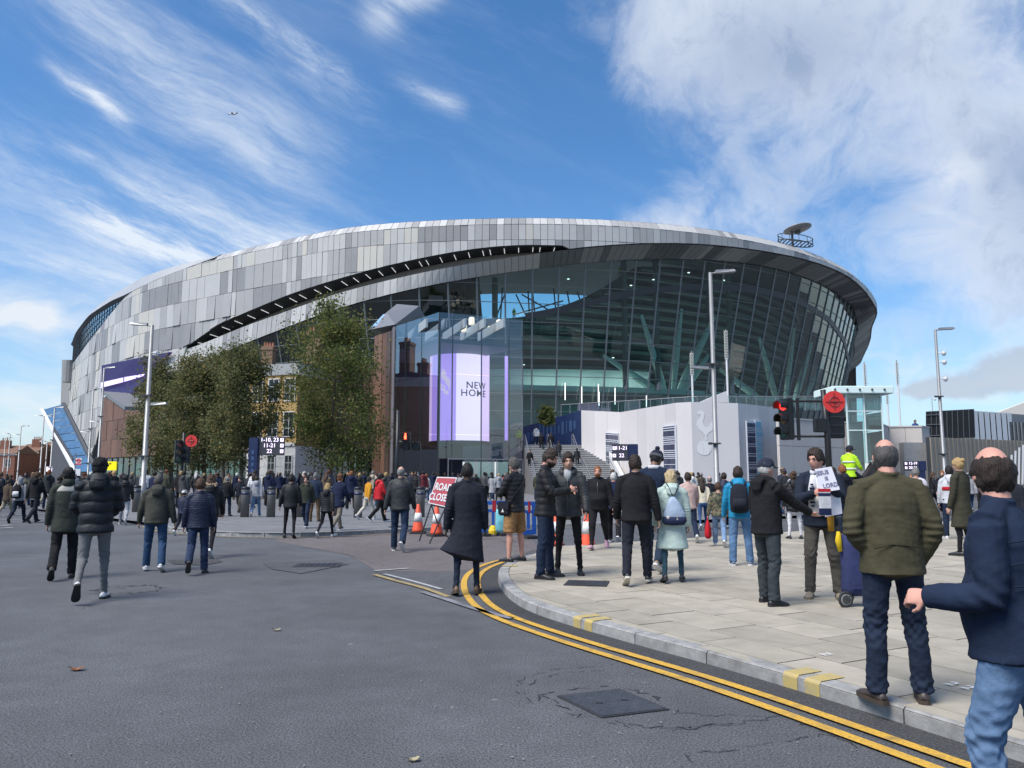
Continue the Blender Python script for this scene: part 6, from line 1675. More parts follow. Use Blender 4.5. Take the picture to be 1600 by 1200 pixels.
barrier(815, 838, 784, 842, 'short stretch of blue plastic barrier right of the tan shorts')
m_ = MB(); c = gp(770, 838); m_.lathe([(.0, .0), (.11, .01), (.12, .1), (.08, .2), (.03, .24)], c + Vector((0, 0, .05)), 10); tag(m_.build('warning_lamp', M('lamp_yellow', (.72, .5, .02), .4), loc=c), 'yellow road lamp lying at the foot of the blue barrier', 'lamp')
m_ = MB(); c = gp(772, 836); m_.prism([c + Vector((-.8, .1, 0)), c + Vector((.35, .1, 0)), c + Vector((-.75, .1, .28))], (0, .35, 0)); tag(m_.build('black_ramp', RUBB, loc=c), 'black rubber wedge ramp beside the blue barrier', 'ramp')
def plane():
 c = at(363, 178, 900); root = empty('aeroplane', c, 'tiny silver airliner crossing the blue sky at upper left', 'aeroplane'); W = M('plane_grey', (.20, .21, .23), .4, .2); s = .36
 f = Vector((-1, .1, .05)).normalized(); up = Vector((0, -.2, 1)).normalized(); r = f.cross(up).normalized(); up = r.cross(f)
 def P(x, y, z): return c + (f * x + r * y + up * z) * s
 mb = MB(); mb.tube([P(18, 0, 0), P(16, 0, .3), P(12, 0, .4), P(-10, 0, .4), P(-18, 0, 1.2)], [.3 * s, 1.4 * s, 2 * s, 2 * s, .5 * s], 10); mb.build('fuselage', W, root)
 for sg in (1, -1):
  m2 = MB(); m2.prism([P(4, sg * 1.5, -.5), P(-6, sg * 17, 1.2), P(-8, sg * 17, 1.2), P(-4, sg * 1.5, -.5)], up * .5 * s); m2.build('wing', W, root)
  m2 = MB(); m2.prism([P(-13, sg * .8, 1), P(-17, sg * 6, 1.4), P(-18.5, sg * 6, 1.4), P(-17, sg * .8, 1)], up * .35 * s); m2.build('tailplane', W, root)
  m2 = MB(); m2.tube([P(3, sg * 6, -1.2), P(-1.5, sg * 6, -1.2)], 1.0 * s, 8); m2.build('engine', W, root)
 m2 = MB(); m2.prism([P(-12, 0, 1.8), P(-18, 0, 7.5), P(-20, 0, 7.5), P(-18, 0, 1.5)], r * .4 * s); m2.build('fin', W, root)
plane()
# ------------------------------------------------------------------ people
def rotX(v, a): c, s = math.cos(a), math.sin(a); return Vector((v[0], v[1] * c - v[2] * s, v[1] * s + v[2] * c))
def loft(mb, pts, rads, hint=(1, 0, 0), n=14, mi=0):
 """closed tube with elliptic sections: rads = (a along hint side, b across)"""
 pts = [Vector(p) for p in pts]; rings = []
 for k, p in enumerate(pts):
  t = (pts[min(k + 1, len(pts) - 1)] - pts[max(k - 1, 0)]).normalized()
  h = Vector(hint); a = (h - t * h.dot(t))
  a = a.normalized() if a.length > 1e-3 else Vector((0, 1, 0)); b = t.cross(a)
  ra, rb = rads[k] if isinstance(rads[k], (tuple, list)) else (rads[k], rads[k])
  rings.append([p + a * math.cos(2 * math.pi * j / n) * ra + b * math.sin(2 * math.pi * j / n) * rb for j in range(n)])
 i = len(mb.v)
 for r in rings: mb.v += [tuple(q) for q in r]
 e0 = pts[0] - (pts[1] - pts[0]).normalized() * min(.3 * min(rads[0]) if isinstance(rads[0], tuple) else .4 * rads[0], .05)
 e1 = pts[-1] + (pts[-1] - pts[-2]).normalized() * (.3 * min(rads[-1]) if isinstance(rads[-1], tuple) else .4 * rads[-1])
 mb.v += [tuple(e0), tuple(e1)]; m = len(rings)
 for k in range(m - 1):
  for j in range(n):
   j2 = (j + 1) % n; mb.f.append((i + k * n + j, i + k * n + j2, i + (k + 1) * n + j2, i + (k + 1) * n + j)); mb.m.append(mi)
 for j in range(n):
  j2 = (j + 1) % n
  mb.f.append((i + j2, i + j, i + m * n)); mb.m.append(mi); mb.f.append((i + (m - 1) * n + j, i + (m - 1) * n + j2, i + m * n + 1)); mb.m.append(mi)
def ellipsoid(mb, c, r, n=12, rot=None):
 c = Vector(c); nv = max(6, n // 2 + 2); vs = []; fs = []
 for a in range(1, nv):
  th = math.pi * a / nv
  for b in range(n):
   ph = 2 * math.pi * b / n; p = Vector((r[0] * math.sin(th) * math.cos(ph), r[1] * math.sin(th) * math.sin(ph), r[2] * math.cos(th)))
   vs.append(c + (rot @ p if rot else p))
 top = Vector((0, 0, r[2])); vs.append(c + (rot @ top if rot else top)); vs.append(c - (rot @ top if rot else top))
 for a in range(nv - 2):
  for b in range(n): fs.append((a * n + b, (a + 1) * n + b, (a + 1) * n + (b + 1) % n, a * n + (b + 1) % n))
 for b in range(n): fs.append((len(vs) - 2, b, (b + 1) % n)); fs.append((len(vs) - 1, (nv - 2) * n + (b + 1) % n, (nv - 2) * n + b))
 mb.mesh(vs, fs)
HEADC = Vector((0, .015, 1.632))
def head_dir(th, ph):
 return np.sin(th) * np.sin(ph), np.sin(th) * np.cos(ph), np.cos(th)     # y = front
def head_surface(dx, dy, dz, jaw=1.0, fat=0.0):
 x, y, z = dx * (.077 + fat), dy * .099, dz * .124
 dn = np.clip(-dz, 0, 1); x = x * (1 - (.30 - fat * 4) * dn ** 1.6)
 y = y + np.where(dy > 0, .012 * dn ** .8 * np.clip(dy * 2, 0, 1), 0); y = np.where(dy < 0, y * (1 - .30 * dn), y)
 fr = dy > 0
 y = y + fr * .024 * np.exp(-((dx / .11) ** 2 + ((dz + .16) / .17) ** 2))
 y = y - fr * .010 * np.exp(-(((np.abs(dx) - .36) / .15) ** 2 + ((dz - .07) / .11) ** 2))
 y = y + fr * .006 * np.exp(-((dx / .5) ** 2 + ((dz - .27) / .10) ** 2))
 y = y + fr * .006 * np.exp(-((dx / .24) ** 2 + ((dz + .50) / .07) ** 2)); y = y + fr * .006 * np.exp(-((dx / .25) ** 2 + ((dz + .82) / .12) ** 2))
 return x, y, z
def sph(nu, nv):
 th = np.linspace(0.02, math.pi - .02, nv); ph = np.linspace(-math.pi, math.pi, nu, endpoint=False)
 T, P = np.meshgrid(th, ph, indexing='ij'); fs = [(a * nu + b, (a + 1) * nu + b, (a + 1) * nu + (b + 1) % nu, a * nu + (b + 1) % nu) for a in range(nv - 1) for b in range(nu)]
 fs.append(tuple(reversed(range(nu)))[::-1][::-1]); fs.append(tuple((nv - 1) * nu + b for b in range(nu)))
 return T, P, fs
def sst(x, a, b): t = np.clip((x - a) / (b - a), 0, 1); return t * t * (3 - 2 * t)
def hair_mask(style, dx, dy, dz):
 side = np.abs(dx)
 low = np.where(dy > .15, .50 - .55 * sst(side, .35, .85), np.where(dy > -.25, -.05 - .2 * sst(-dy, -.15, .25), -.52))
 if style in ('short', 'crop', 'thick', 'bob', 'long', 'bun'):
  return sst(dz, low - .05, low + .08)
 if style == 'bald':           # a low band round sides and back
  lo2 = np.where(dy > -.25, -.12 - .2 * sst(-dy, -.15, .25), -.68); return sst(dz, lo2 - .06, lo2 + .08) * sst(-dz, -.74, -.42) * sst(-dy, -.34, -.05)
 if style == 'beard':
  return sst(dy, -.05, .15) * sst(-dz, .26, .40) * (1 - .8 * np.exp(-((dx / .20) ** 2 + ((dz + .50) / .045) ** 2)))
 if style == 'cap':
  return sst(dz, .22 - .12 * (dy < 0), .28 - .12 * (dy < 0))
 if style == 'beanie':
  return sst(dz, .10, .16)
 if style == 'hoodup':
  return sst(-(dy - .35 * np.abs(dz)), -.55, -.35) * sst(dz, -.9, -.7)
 return sst(dz, low - .05, low + .08)
ARM_U, ARM_F = .29, .255
class Figure:
 """Skeleton in its own frame: +Y forward, +X the figure's right, 1.75 m tall before scaling."""
 def __init__(s, pose, w=1.0, lean=0.0):
  s.p = pose; s.w = w
  L = R(pose.get('lean', lean)); s.lean = L
  s.pel = Vector((0, 0, .93))
  def up(v): v = Vector(v) - s.pel; return s.pel + rotX(v, -L)
  s.up = up
  s.hip = {}; s.knee = {}; s.ank = {}; s.fpitch = {}; s.fyaw = {}
  for sd, sg in (('L', -1), ('R', 1)):
   f, a, k = [R(q) for q in pose.get('leg' + sd, (2, 4, 2))]
   s.hip[sd] = Vector((sg * .088 * w, 0, .93))
   d = Vector((sg * math.sin(a), math.sin(f) * math.cos(a), -math.cos(f) * math.cos(a))); s.knee[sd] = s.hip[sd] + d * .425
   d2 = Vector((sg * math.sin(a) * .6, math.sin(f - k), -math.cos(f - k))).normalized(); s.ank[sd] = s.knee[sd] + d2 * .42
   ang = f - k; s.fpitch[sd] = max(ang, -1.3) * .95 if ang < -.22 else (min(ang, .35) * .8 if ang > .2 else 0); s.fyaw[sd] = sg * R(pose.get('toe', 9))
  s.sh = {}; s.elb = {}; s.wri = {}; s.fdir = {}; s.bdir = {}
  for sd, sg in (('L', -1), ('R', 1)):
   f, a, e, ir = [R(q) for q in pose.get('arm' + sd, (4, 9, 14, 20))]
   s.sh[sd] = up((sg * .182 * (.45 + .55 * w), -.005, 1.405))
   u = rotX(Vector((sg * math.sin(a), math.sin(f) * math.cos(a), -math.cos(f) * math.cos(a))), -L * .6)
   b = rotX(Vector((-sg * math.sin(ir), math.cos(ir) * math.cos(f), math.cos(ir) * math.sin(f))), 0); b = (b - u * b.dot(u)).normalized()
   fd = u * math.cos(e) + b * math.sin(e)
   s.elb[sd] = s.sh[sd] + u * ARM_U; s.wri[sd] = s.elb[sd] + fd * ARM_F; s.fdir[sd] = fd; s.bdir[sd] = u.cross(fd) if e > .3 else None
  low = 9
  for sd in 'LR':
   for y in (-.075, .19):
    q = s.ank[sd] + s.foot_vec(sd, (0, y, -.08)); low = min(low, q.z)
  s.dz = -low
  yaw, pit = [R(q) for q in pose.get('head', (0, 0))]
  s.hrot = Matrix.Rotation(-yaw, 3, 'Z') @ Matrix.Rotation(-pit - L * .35, 3, 'X')
  s.nb = up((0, -.005, 1.50)); s.hc = s.nb + s.hrot @ Vector((0, .018, .132))
 def foot_vec(s, sd, v):
  return Matrix.Rotation(-s.fyaw[sd], 3, 'Z') @ rotX(Vector(v), s.fpitch[sd])
 # --- garments -------------------------------------------------------
 def hand(s, mb, sd, curl=.5, detail=True, spread=.0):
  sg = -1 if sd == 'L' else 1; w = s.wri[sd]; f = s.fdir[sd]
  inn = Vector((-sg, 0, 0));
  if s.p.get('palm' + sd): inn = Vector(s.p['palm' + sd])
  pn = (inn - f * inn.dot(f)).normalized(); ac = f.cross(pn)       # pn: palm faces; ac: across the knuckles
  fw = Vector((0, 1, 0)); ac = ac if ac.dot(fw) + .001 >= 0 or abs(ac.dot(fw)) < .2 else -ac
  loft(mb, [w - f * .03, w + f * .02, w + f * .06, w + f * .095], [(.026, .022), (.034, .017), (.042, .015), (.040, .012)], ac, 10)
  if not detail:
   loft(mb, [w + f * .09, w + f * .13, w + f * .16 + pn * .03], [(.038, .012), (.034, .012), (.022, .010)], ac, 8)
  else:
   for k, (o, ln) in enumerate(((.030, .072), (.010, .080), (-.010, .075), (-.029, .058))):
    c0 = w + f * .088 + ac * o; d = (f + ac * (o * spread * 8)).normalized(); a = curl * (1 + .12 * k); pts = [c0 - f * .02, c0]
    ang = 0
    for sgm in (.42, .32, .26):
     ang += a * .75; dd = d * math.cos(ang) + pn * math.sin(ang); pts.append(pts[-1] + dd * ln * sgm)
    loft(mb, pts, [.0095, .0092, .0088, .0082, .0070], ac, 7)
  t0 = w + f * .025 + ac * .024; t1 = t0 + (f * .55 + ac * .7 + pn * .35).normalized() * .042; t2 = t1 + (f * .85 + ac * .2 + pn * .4).normalized() * .034
  loft(mb, [t0 - ac * .015, t0, t1, t2], [.013, .0135, .0115, .0085], pn, 7)
 def body(s, o):
  mb = MB(); up = s.up; w = s.w
  T, P, fs = sph(26, 18); dx, dy, dz = head_dir(T, P); x, y, z = head_surface(dx, dy, dz, fat=o.get('fat', 0.0))
  mb.mesh([s.hc + s.hrot @ Vector(q) for q in zip(x.ravel(), y.ravel(), z.ravel())], fs)
  for sg in (-1, 1): ellipsoid(mb, s.hc + s.hrot @ Vector((sg * .077, -.008, -.008)), (.010, .022, .032), 8, s.hrot)
  loft(mb, [s.up((0, -.015, 1.42)), s.nb + Vector((0, 0, .02)), s.hc + s.hrot @ Vector((0, -.012, -.06))], [(.062, .060), (.056, .058), (.054, .058)], n=12)
  loft(mb, [s.pel, up((0, 0, 1.15)), up((0, 0, 1.32)), up((0, -.01, 1.43))], [(.12, .08), (.11, .075), (.13, .08), (.08, .06)], n=10)
  for sd in 'LR':
   loft(mb, [up((0, 0, 1.38)), s.sh[sd], s.elb[sd], s.wri[sd]], [.05, .045, .034, .026], (0, 1, 0) if abs(s.fdir[sd].y) < .8 else (1, 0, 0), 8)
   bare = o.get('bottom') == 'shorts'
   r = [.07, .075, .052, .058, .040, .036] if bare else [.05, .045, .030, .028, .024, .024]
   k, h, a = s.knee[sd], s.hip[sd], s.ank[sd]
   loft(mb, [s.pel, h, k, k.lerp(a, .3) + Vector((0, -.012, 0)), a.lerp(k, .12), a - Vector((0, 0, .03))], r, n=10)
   if o.get('hands', True) and not s.p.get('pocket' + sd): s.hand(mb, sd, s.p.get('curl' + sd, .55), o.get('fingers', True), s.p.get('spread', 0))
  return mb
 def trousers(s, o):
  mb = MB(); cut = o.get('bottom', 'jeans'); w = s.w
  loft(mb, [(0, 0, 1.03), (0, 0, .97), (0, -.012, .90), (0, -.005, .83)], [(.155 * w, .108 * w), (.168 * w, .118 * w), (.175 * w, .128 * w), (.13 * w, .10 * w)], n=18)
  R4 = {'skinny': (.098, .072, .062, .047, .044), 'jeans': (.099, .086, .076, .069, .070), 'wide': (.108, .092, .084, .080, .082), 'shorts': (.105, .10, .098, .06, .06), 'chino': (.099, .086, .077, .067, .064), 'jog': (.106, .09, .078, .068, .048)}[cut]
  for sd, sg in (('L', -1), ('R', 1)):
   h, k, a = s.hip[sd], s.knee[sd], s.ank[sd]; end = a - (a - k).normalized() * -.012
   ellipsoid(mb, (sg * .078 * w, -.052, .885), (.078 * w, .075, .095), 10)
   if cut == 'shorts':
    loft(mb, [h + Vector((0, 0, .03)), h.lerp(k, .5), h.lerp(k, 1.02)], [(R4[0] * w, R4[0] * w), (.105 * w, .108 * w), (.098 * w, .10 * w)], n=14); continue
   kf = Vector((0, .012, 0))
   loft(mb, [h + Vector((0, 0, .03)), h.lerp(k, .45), k + kf, k.lerp(a, .35) + Vector((0, -.014, 0)), k.lerp(a, .82), end], [R4[0] * (.5 + .5 * w), R4[1] * (.55 + .45 * w), R4[2], R4[3] * 1.02, R4[4], R4[4] * 1.03], n=14)
  return mb
 def jacket(s, o):
  mb = MB(); up = s.up; w = s.w; th = o.get('thick', 1.0); b = o.get('belly', 0.0); style = o.get('top', 'jacket')
  T = [(1.475, .070, .068), (1.445, .115, .085), (1.405, .165, .100), (1.33, .192, .122), (1.20, .186, .130), (1.08, .176 + b * .3, .128 + b), (.96, .180 + b * .2, .130 + b * .8)]
  hem = {'jacket': .85, 'puffer': .84, 'hoodie': .86, 'parka': .74, 'coat': .52, 'longcoat': .50, 'tee': .87, 'short': .92}[style]
  if hem < .95: T.append((.90, .190, .140 + b * .4))
  if style in ('jacket', 'puffer', 'hoodie'): T += [(hem, .194, .152 + b * .3)]
  if style == 'parka': T += [(.82, .198, .15), (hem, .202, .155)]
  if style in ('coat', 'longcoat'): T += [(.75, .205, .155), (.62, .222, .17), (hem, .24, .185)]
  if style == 'short': T = T[:-1] + [(hem, .176, .13)]
  fl = s.p.get('flare', (0, 0))
  pts, rd = [], []
  for z, a, d in T:
   q = up((0, -.004 + b * .4 * (1.0 < z < 1.2), z)); k = max(0, (.9 - z) / .4); q = q + Vector((fl[0] * k * k, fl[1] * k * k, 0)); pts.append(q); rd.append((a * (.35 + .65 * w) * (.8 + .2 * th) + abs(fl[0]) * k * k, d * w * (.75 + .25 * th)))
  loft(mb, pts, rd, n=22)
  for sd in 'LR':
   S, E, W_ = s.sh[sd], s.elb[sd], s.wri[sd]; sg = -1 if sd == 'L' else 1
   loft(mb, [up((sg * .05, -.01, 1.475)), up((sg * .11, -.008, 1.448)), S + Vector((0, 0, .005))], [.055, .058, .064 * th], (0, 1, 0), 10)
   hint = (0, 1, 0) if abs((W_ - S).normalized().y) < .8 else (1, 0, 0)
   if style == 'vest': continue
   mid = E + (E - S.lerp(W_, .5)) * -.06
   endp = S.lerp(E, .62) if style == 'tee' else W_ + (W_ - E).normalized() * .015
   P_ = [S + (S - E) * .03, S.lerp(E, .35), S.lerp(E, .75), mid, E.lerp(W_, .3), E.lerp(W_, .75), endp] if style != 'tee' else [S, S.lerp(E, .3), endp]
   rr = [.067, .066, .061, .058, .057, .051, .047] if style != 'tee' else [.068, .07, .068]
   loft(mb, P_, [r * (.55 + .45 * th) * (.7 + .3 * w) for r in rr], hint, 14)
  col = o.get('collar', 'collar')
  if col == 'hood':
   pts = []; rr = []
   for t in np.linspace(-2.45, 2.45, 15):
    bk = math.cos(t * .5) ; pts.append(up((.098 * math.sin(t), .035 - .085 * math.cos(t) - .03 * bk, 1.495 - .05 * abs(t / 2.45) ** 2 + .018 * bk))); rr.append((.030 + .030 * max(0, math.cos(t * .6)), .028 + .018 * max(0, math.cos(t * .6))))
   loft(mb, pts, rr, (0, 0, 1), 10)
   loft(mb, [up((0, -.08, 1.53)), up((0, -.145, 1.47)), up((0, -.150, 1.385)), up((0, -.125, 1.33))], [(.085, .03), (.105, .045), (.088, .04), (.04, .02)], (1, 0, 0), 12)
  elif col == 'hoodup':
   loft(mb, [up((0, 0, 1.45)), s.hc + s.hrot @ Vector((0, -.035, -.10)), s.hc + s.hrot @ Vector((0, -.035, 0)), s.hc + s.hrot @ Vector((0, -.03, .075)), s.hc + s.hrot @ Vector((0, -.02, .125))], [(.095, .09), (.088, .085), (.10, .098), (.085, .09), (.03, .04)], n=14)
  elif col != 'none':
   loft(mb, [up((0, -.004, 1.44)), up((0, -.006, 1.50)), s.nb + Vector((0, -.008, .032))], [(.088, .080), (.073, .072), (.071, .072)], n=14)
  return mb
 def shoe(s, sd, o):
  """D-section loft heel to toe; slots: upper, sole"""
  mb = MB(); boot = o.get('boot', False); n = 12; secs = [(-.078, .026, .065), (-.05, .036, .10 if boot else .085), (.0, .038, .115 if boot else .088), (.05, .041, .082), (.10, .047, .062), (.15, .046, .05), (.185, .034, .04), (.198, .015, .028)]
  vs = []
  for y, w_, h in secs:
   for j in range(n):
    a = 2 * math.pi * j / n; x = w_ * math.cos(a) * (1.0 if math.sin(a) < .2 else 1 - .25 * math.sin(a)); z = h * .5 + h * .5 * math.sin(a) * (1 if math.sin(a) > 0 else 1.0)
    z = max(z, .022); vs.append(s.ank[sd] + s.foot_vec(sd, (x, y, z - .08)))
  m = len(secs); fs = [(k * n + j, k * n + (j + 1) % n, (k + 1) * n + (j + 1) % n, (k + 1) * n + j) for k in range(m - 1) for j in range(n)] + [tuple(reversed(range(n))), tuple((m - 1) * n + j for j in range(n))]
  mb.mesh(vs, fs)
  sm = MB(); pr = [(x_, y, z) for y, x_, z in []]
  out = [(-.085, .018), (-.07, .036), (0, .040), (.06, .044), (.11, .050), (.16, .048), (.19, .034), (.204, .012)]
  ring = [(w_, y) for y, w_ in out] + [(-w_, y) for y, w_ in out[::-1]]
  t0 = .027 if not boot else .032
  lo = [s.ank[sd] + s.foot_vec(sd, (x, y, -.08)) for x, y in ring]; hi = [s.ank[sd] + s.foot_vec(sd, (x, y, -.08 + t0)) for x, y in ring]; k = len(ring)
  sm.mesh(lo + hi, [tuple(reversed(range(k))), tuple(range(k, 2 * k))] + [(i, (i + 1) % k, k + (i + 1) % k, k + i) for i in range(k)])
  return mb, sm
 def hair(s, style, th=.014, seed=0):
  nu, nv = 64, 44; T, P, fs = sph(nu, nv); dx, dy, dz = head_dir(T, P); x, y, z = head_surface(dx, dy, dz); rq = np.random.default_rng(seed + 99); nzm = sum(np.sin(rq.normal() * 16 * dx + rq.normal() * 16 * dy + rq.normal() * 10 * dz + rq.random() * 6) for _ in range(5)) / 5; m = hair_mask(style, dx, dy, dz + (.09 * nzm if style not in ('cap', 'beanie') else 0))
  rg = np.random.default_rng(seed); nz = sum(rg.normal() * np.sin(rg.normal() * 9 * dx + rg.normal() * 9 * dy + rg.normal() * 9 * dz + rg.random() * 6) for _ in range(6)) / 4; nz = nz + sum(np.sin(rg.normal() * 34 * dx + rg.normal() * 34 * dy + rg.normal() * 12 * dz + rg.random() * 6) for _ in range(6)) / 5
  t = th * (1 + .5 * nz) * (1 + (.5 * sst(dz, .3, .9) if style in ('thick', 'short') else 0)); off = t * m - .009 * (1 - m)
  ln = np.sqrt(dx ** 2 + dy ** 2 + dz ** 2); x = x + dx * off; y = y + dy * off; z = z + dz * off; mb = MB()
  mb.mesh([s.hc + s.hrot @ Vector(q) for q in zip(x.ravel(), y.ravel(), z.ravel())], fs)
  H = lambda *v: s.hc + s.hrot @ Vector(v)
  if style == 'long': loft(mb, [H(0, -.03, .06), H(0, -.075, -.03), s.up((0, -.105, 1.52)), s.up((0, -.125, 1.40)), s.up((0, -.135, 1.28))], [(.075, .05), (.085, .045), (.095, .035), (.09, .026), (.05, .012)], n=14)
  if style == 'bob': loft(mb, [H(0, -.03, .05), H(0, -.045, -.04), H(0, -.04, -.11), H(0, -.035, -.155)], [(.082, .07), (.096, .075), (.098, .072), (.075, .05)], n=14)
  if style == 'bun': ellipsoid(mb, H(0, -.085, .085), (.05, .045, .045), 12)
  return mb
 def hat(s, kind):
  mb = s.hair(kind, .017 if kind == 'cap' else .022, 1); H = lambda *v: s.hc + s.hrot @ Vector(v)
  if kind == 'cap':
   top, bot = [], []
   for t in np.linspace(-1.05, 1.05, 11):
    for r, l in ((.098, top), (.175 - .03 * abs(t), bot)): l.append(H(r * math.sin(t) * .82, r * math.cos(t) + .005, .048 - .16 * max(0, r - .1) * 1.6 - .012 * abs(t)))
   n = 11; mb.mesh(top + bot + [v + Vector((0, 0, -.006)) for v in top + bot], [(k, k + 1, n + k + 1, n + k) for k in range(n - 1)] + [(2 * n + k + 1, 2 * n + k, 3 * n + k, 3 * n + k + 1) for k in range(n - 1)] + [(n + k, n + k + 1, 3 * n + k + 1, 3 * n + k) for k in range(n - 1)])
  return mb
SKIN = {'pale': (.50, .29, .21), 'pink': (.52, .27, .205), 'tan': (.40, .22, .145), 'brown': (.16, .08, .05), 'dark': (.055, .028, .018)}
def skin_mat(k): return M('skin_' + k, SKIN[k], .55, noise=(14, .10), spec=.4)
HAIRC = {'black': (.012, .011, .011), 'dark': (.028, .019, .014), 'brown': (.06, .034, .02), 'grey': (.17, .165, .16), 'darkgrey': (.075, .07, .067), 'blonde': (.34, .23, .105), 'ginger': (.20, .075, .025), 'white': (.45, .44, .42), 'ashblonde': (.40, .31, .18)}
def hair_mat(k): return M('hair_' + k, HAIRC[k], .6, noise=(60, .35), bump=(150, 1.0, .008), spec=.3, stretch=(1, 1, .22))
QUEUE = []
def inside(pt, poly):
 c = False; n = len(poly)
 for i in range(n):
  (x1, y1), (x2, y2) = poly[i][:2], poly[i - 1][:2]
  if (y1 > pt[1]) != (y2 > pt[1]) and pt[0] < (x2 - x1) * (pt[1] - y1) / (y2 - y1) + x1: c = not c
 return c
def ground_z(x, y):
 return KZ if inside((x, y), pave_poly) else .11 if inside((x, y), isl_poly) else 0.0
def stand_at(px, py):
 for z in (KZ, .11, 0.0):
  g = gp(px, py, z)
  if abs(ground_z(g.x, g.y) - z) < .01: return g
 return gp(px, py, 0.0)
def person(px, py, top, rz, pose, o, label, group=None, z0=0.0, loc=None, h=None):
 """queue one person: feet at photo pixel (px, py), head top at `top`"""
 fig = Figure(pose, o.get('w', 1.0) * 1.05); fig.o = o
 nat = (fig.hc.z + .125 + fig.dz)
 if loc is None:
  g = stand_at(px, py); hh = z_at(g.y, top) - g.z
 else:
  g = Vector(loc); hh = h or nat
 sc = hh / nat
 root = bpy.data.objects.new('person', bpy.data.meshes.new('person')); COL.objects.link(root)
 root.location = g; root.rotation_euler = (0, 0, R(rz)); tag(root, label, 'person', group)
 QUEUE.append((fig, o, root, sc, g.y if loc is None else max(g.y, .5)))
 root['_y'] = 0; del root['_y']
 return root, fig, sc
def remesh_task(mb, voxel, sm=2):
 me = bpy.data.meshes.new('tmp'); me.from_pydata(mb.v, [], mb.f); ob = bpy.data.objects.new('tmp', me); COL.objects.link(ob)
 r = ob.modifiers.new('r', 'REMESH'); r.mode = 'VOXEL'; r.voxel_size = voxel; r.use_smooth_shade = True
 if sm: q = ob.modifiers.new('s', 'SMOOTH'); q.factor = .5; q.iterations = sm
 return ob
def folds(me, fig, kind, amp, seed, o):
 n = len(me.vertices); co = np.empty(n * 3, np.float32); me.vertices.foreach_get('co', co); co = co.reshape(-1, 3); no = np.empty(n * 3, np.float32); me.vertices.foreach_get('normal', no); no = no.reshape(-1, 3)
 rg = np.random.default_rng(seed); d = np.zeros(n)
 for k in range(9):
  dirv = rg.normal(0, 1, 3) * np.array([.8, .8, 1.2 if kind == 'top' else 1.7]); dirv /= np.linalg.norm(dirv); fr = rg.uniform(14, 42)
  ph = rg.random() * 6 + 1.5 * np.sin(co @ rg.normal(0, 4, 3)); wv = np.sin(co @ dirv * fr + ph); d += (1 - np.abs(wv)) ** 2 * rg.uniform(.5, 1)
 d = (d / 9 - .3) * amp * 2.2
 if kind == 'top' and o.get('quilt'):
  pt = o['quilt']; zz = (co[:, 2] + .006 * np.sin(co[:, 0] * 30)) / pt; d = d * .5 + (np.sqrt(np.abs(np.sin(np.pi * zz))) - .75) * o.get('qamp', .016)
 if kind == 'leg':
  near = np.zeros(n)
  for sd in 'LR':
   for c, s_ in ((fig.knee[sd], .12), (fig.ank[sd], .10)): near += np.exp(-((co[:, 2] - c.z) / s_) ** 2)
  wob = 3.0 * np.sin(co[:, 0] * 24 + seed) + 2.4 * np.sin(co[:, 1] * 31 + 2 * seed) + 1.5 * np.sin(co[:, 0] * 61); d += near * amp * .30 * (np.sin(co[:, 2] * 70 + wob) + .6 * np.sin(co[:, 2] * 118 - 1.3 * wob))
  d += -.004 * (np.exp(-(co[:, 0] / .006) ** 2) * (co[:, 1] < 0) * (co[:, 2] > .84))
 if kind == 'top':
  for sd in 'LR':
   e = np.array(fig.elb[sd]); r2 = ((co - e) ** 2).sum(1); d += np.exp(-r2 / .008) * amp * .8 * np.sin((co @ np.array(fig.wri[sd] - fig.sh[sd])) * 260)
 co += no * d[:, None].astype(np.float32); me.vertices.foreach_set('co', co.ravel()); me.update()
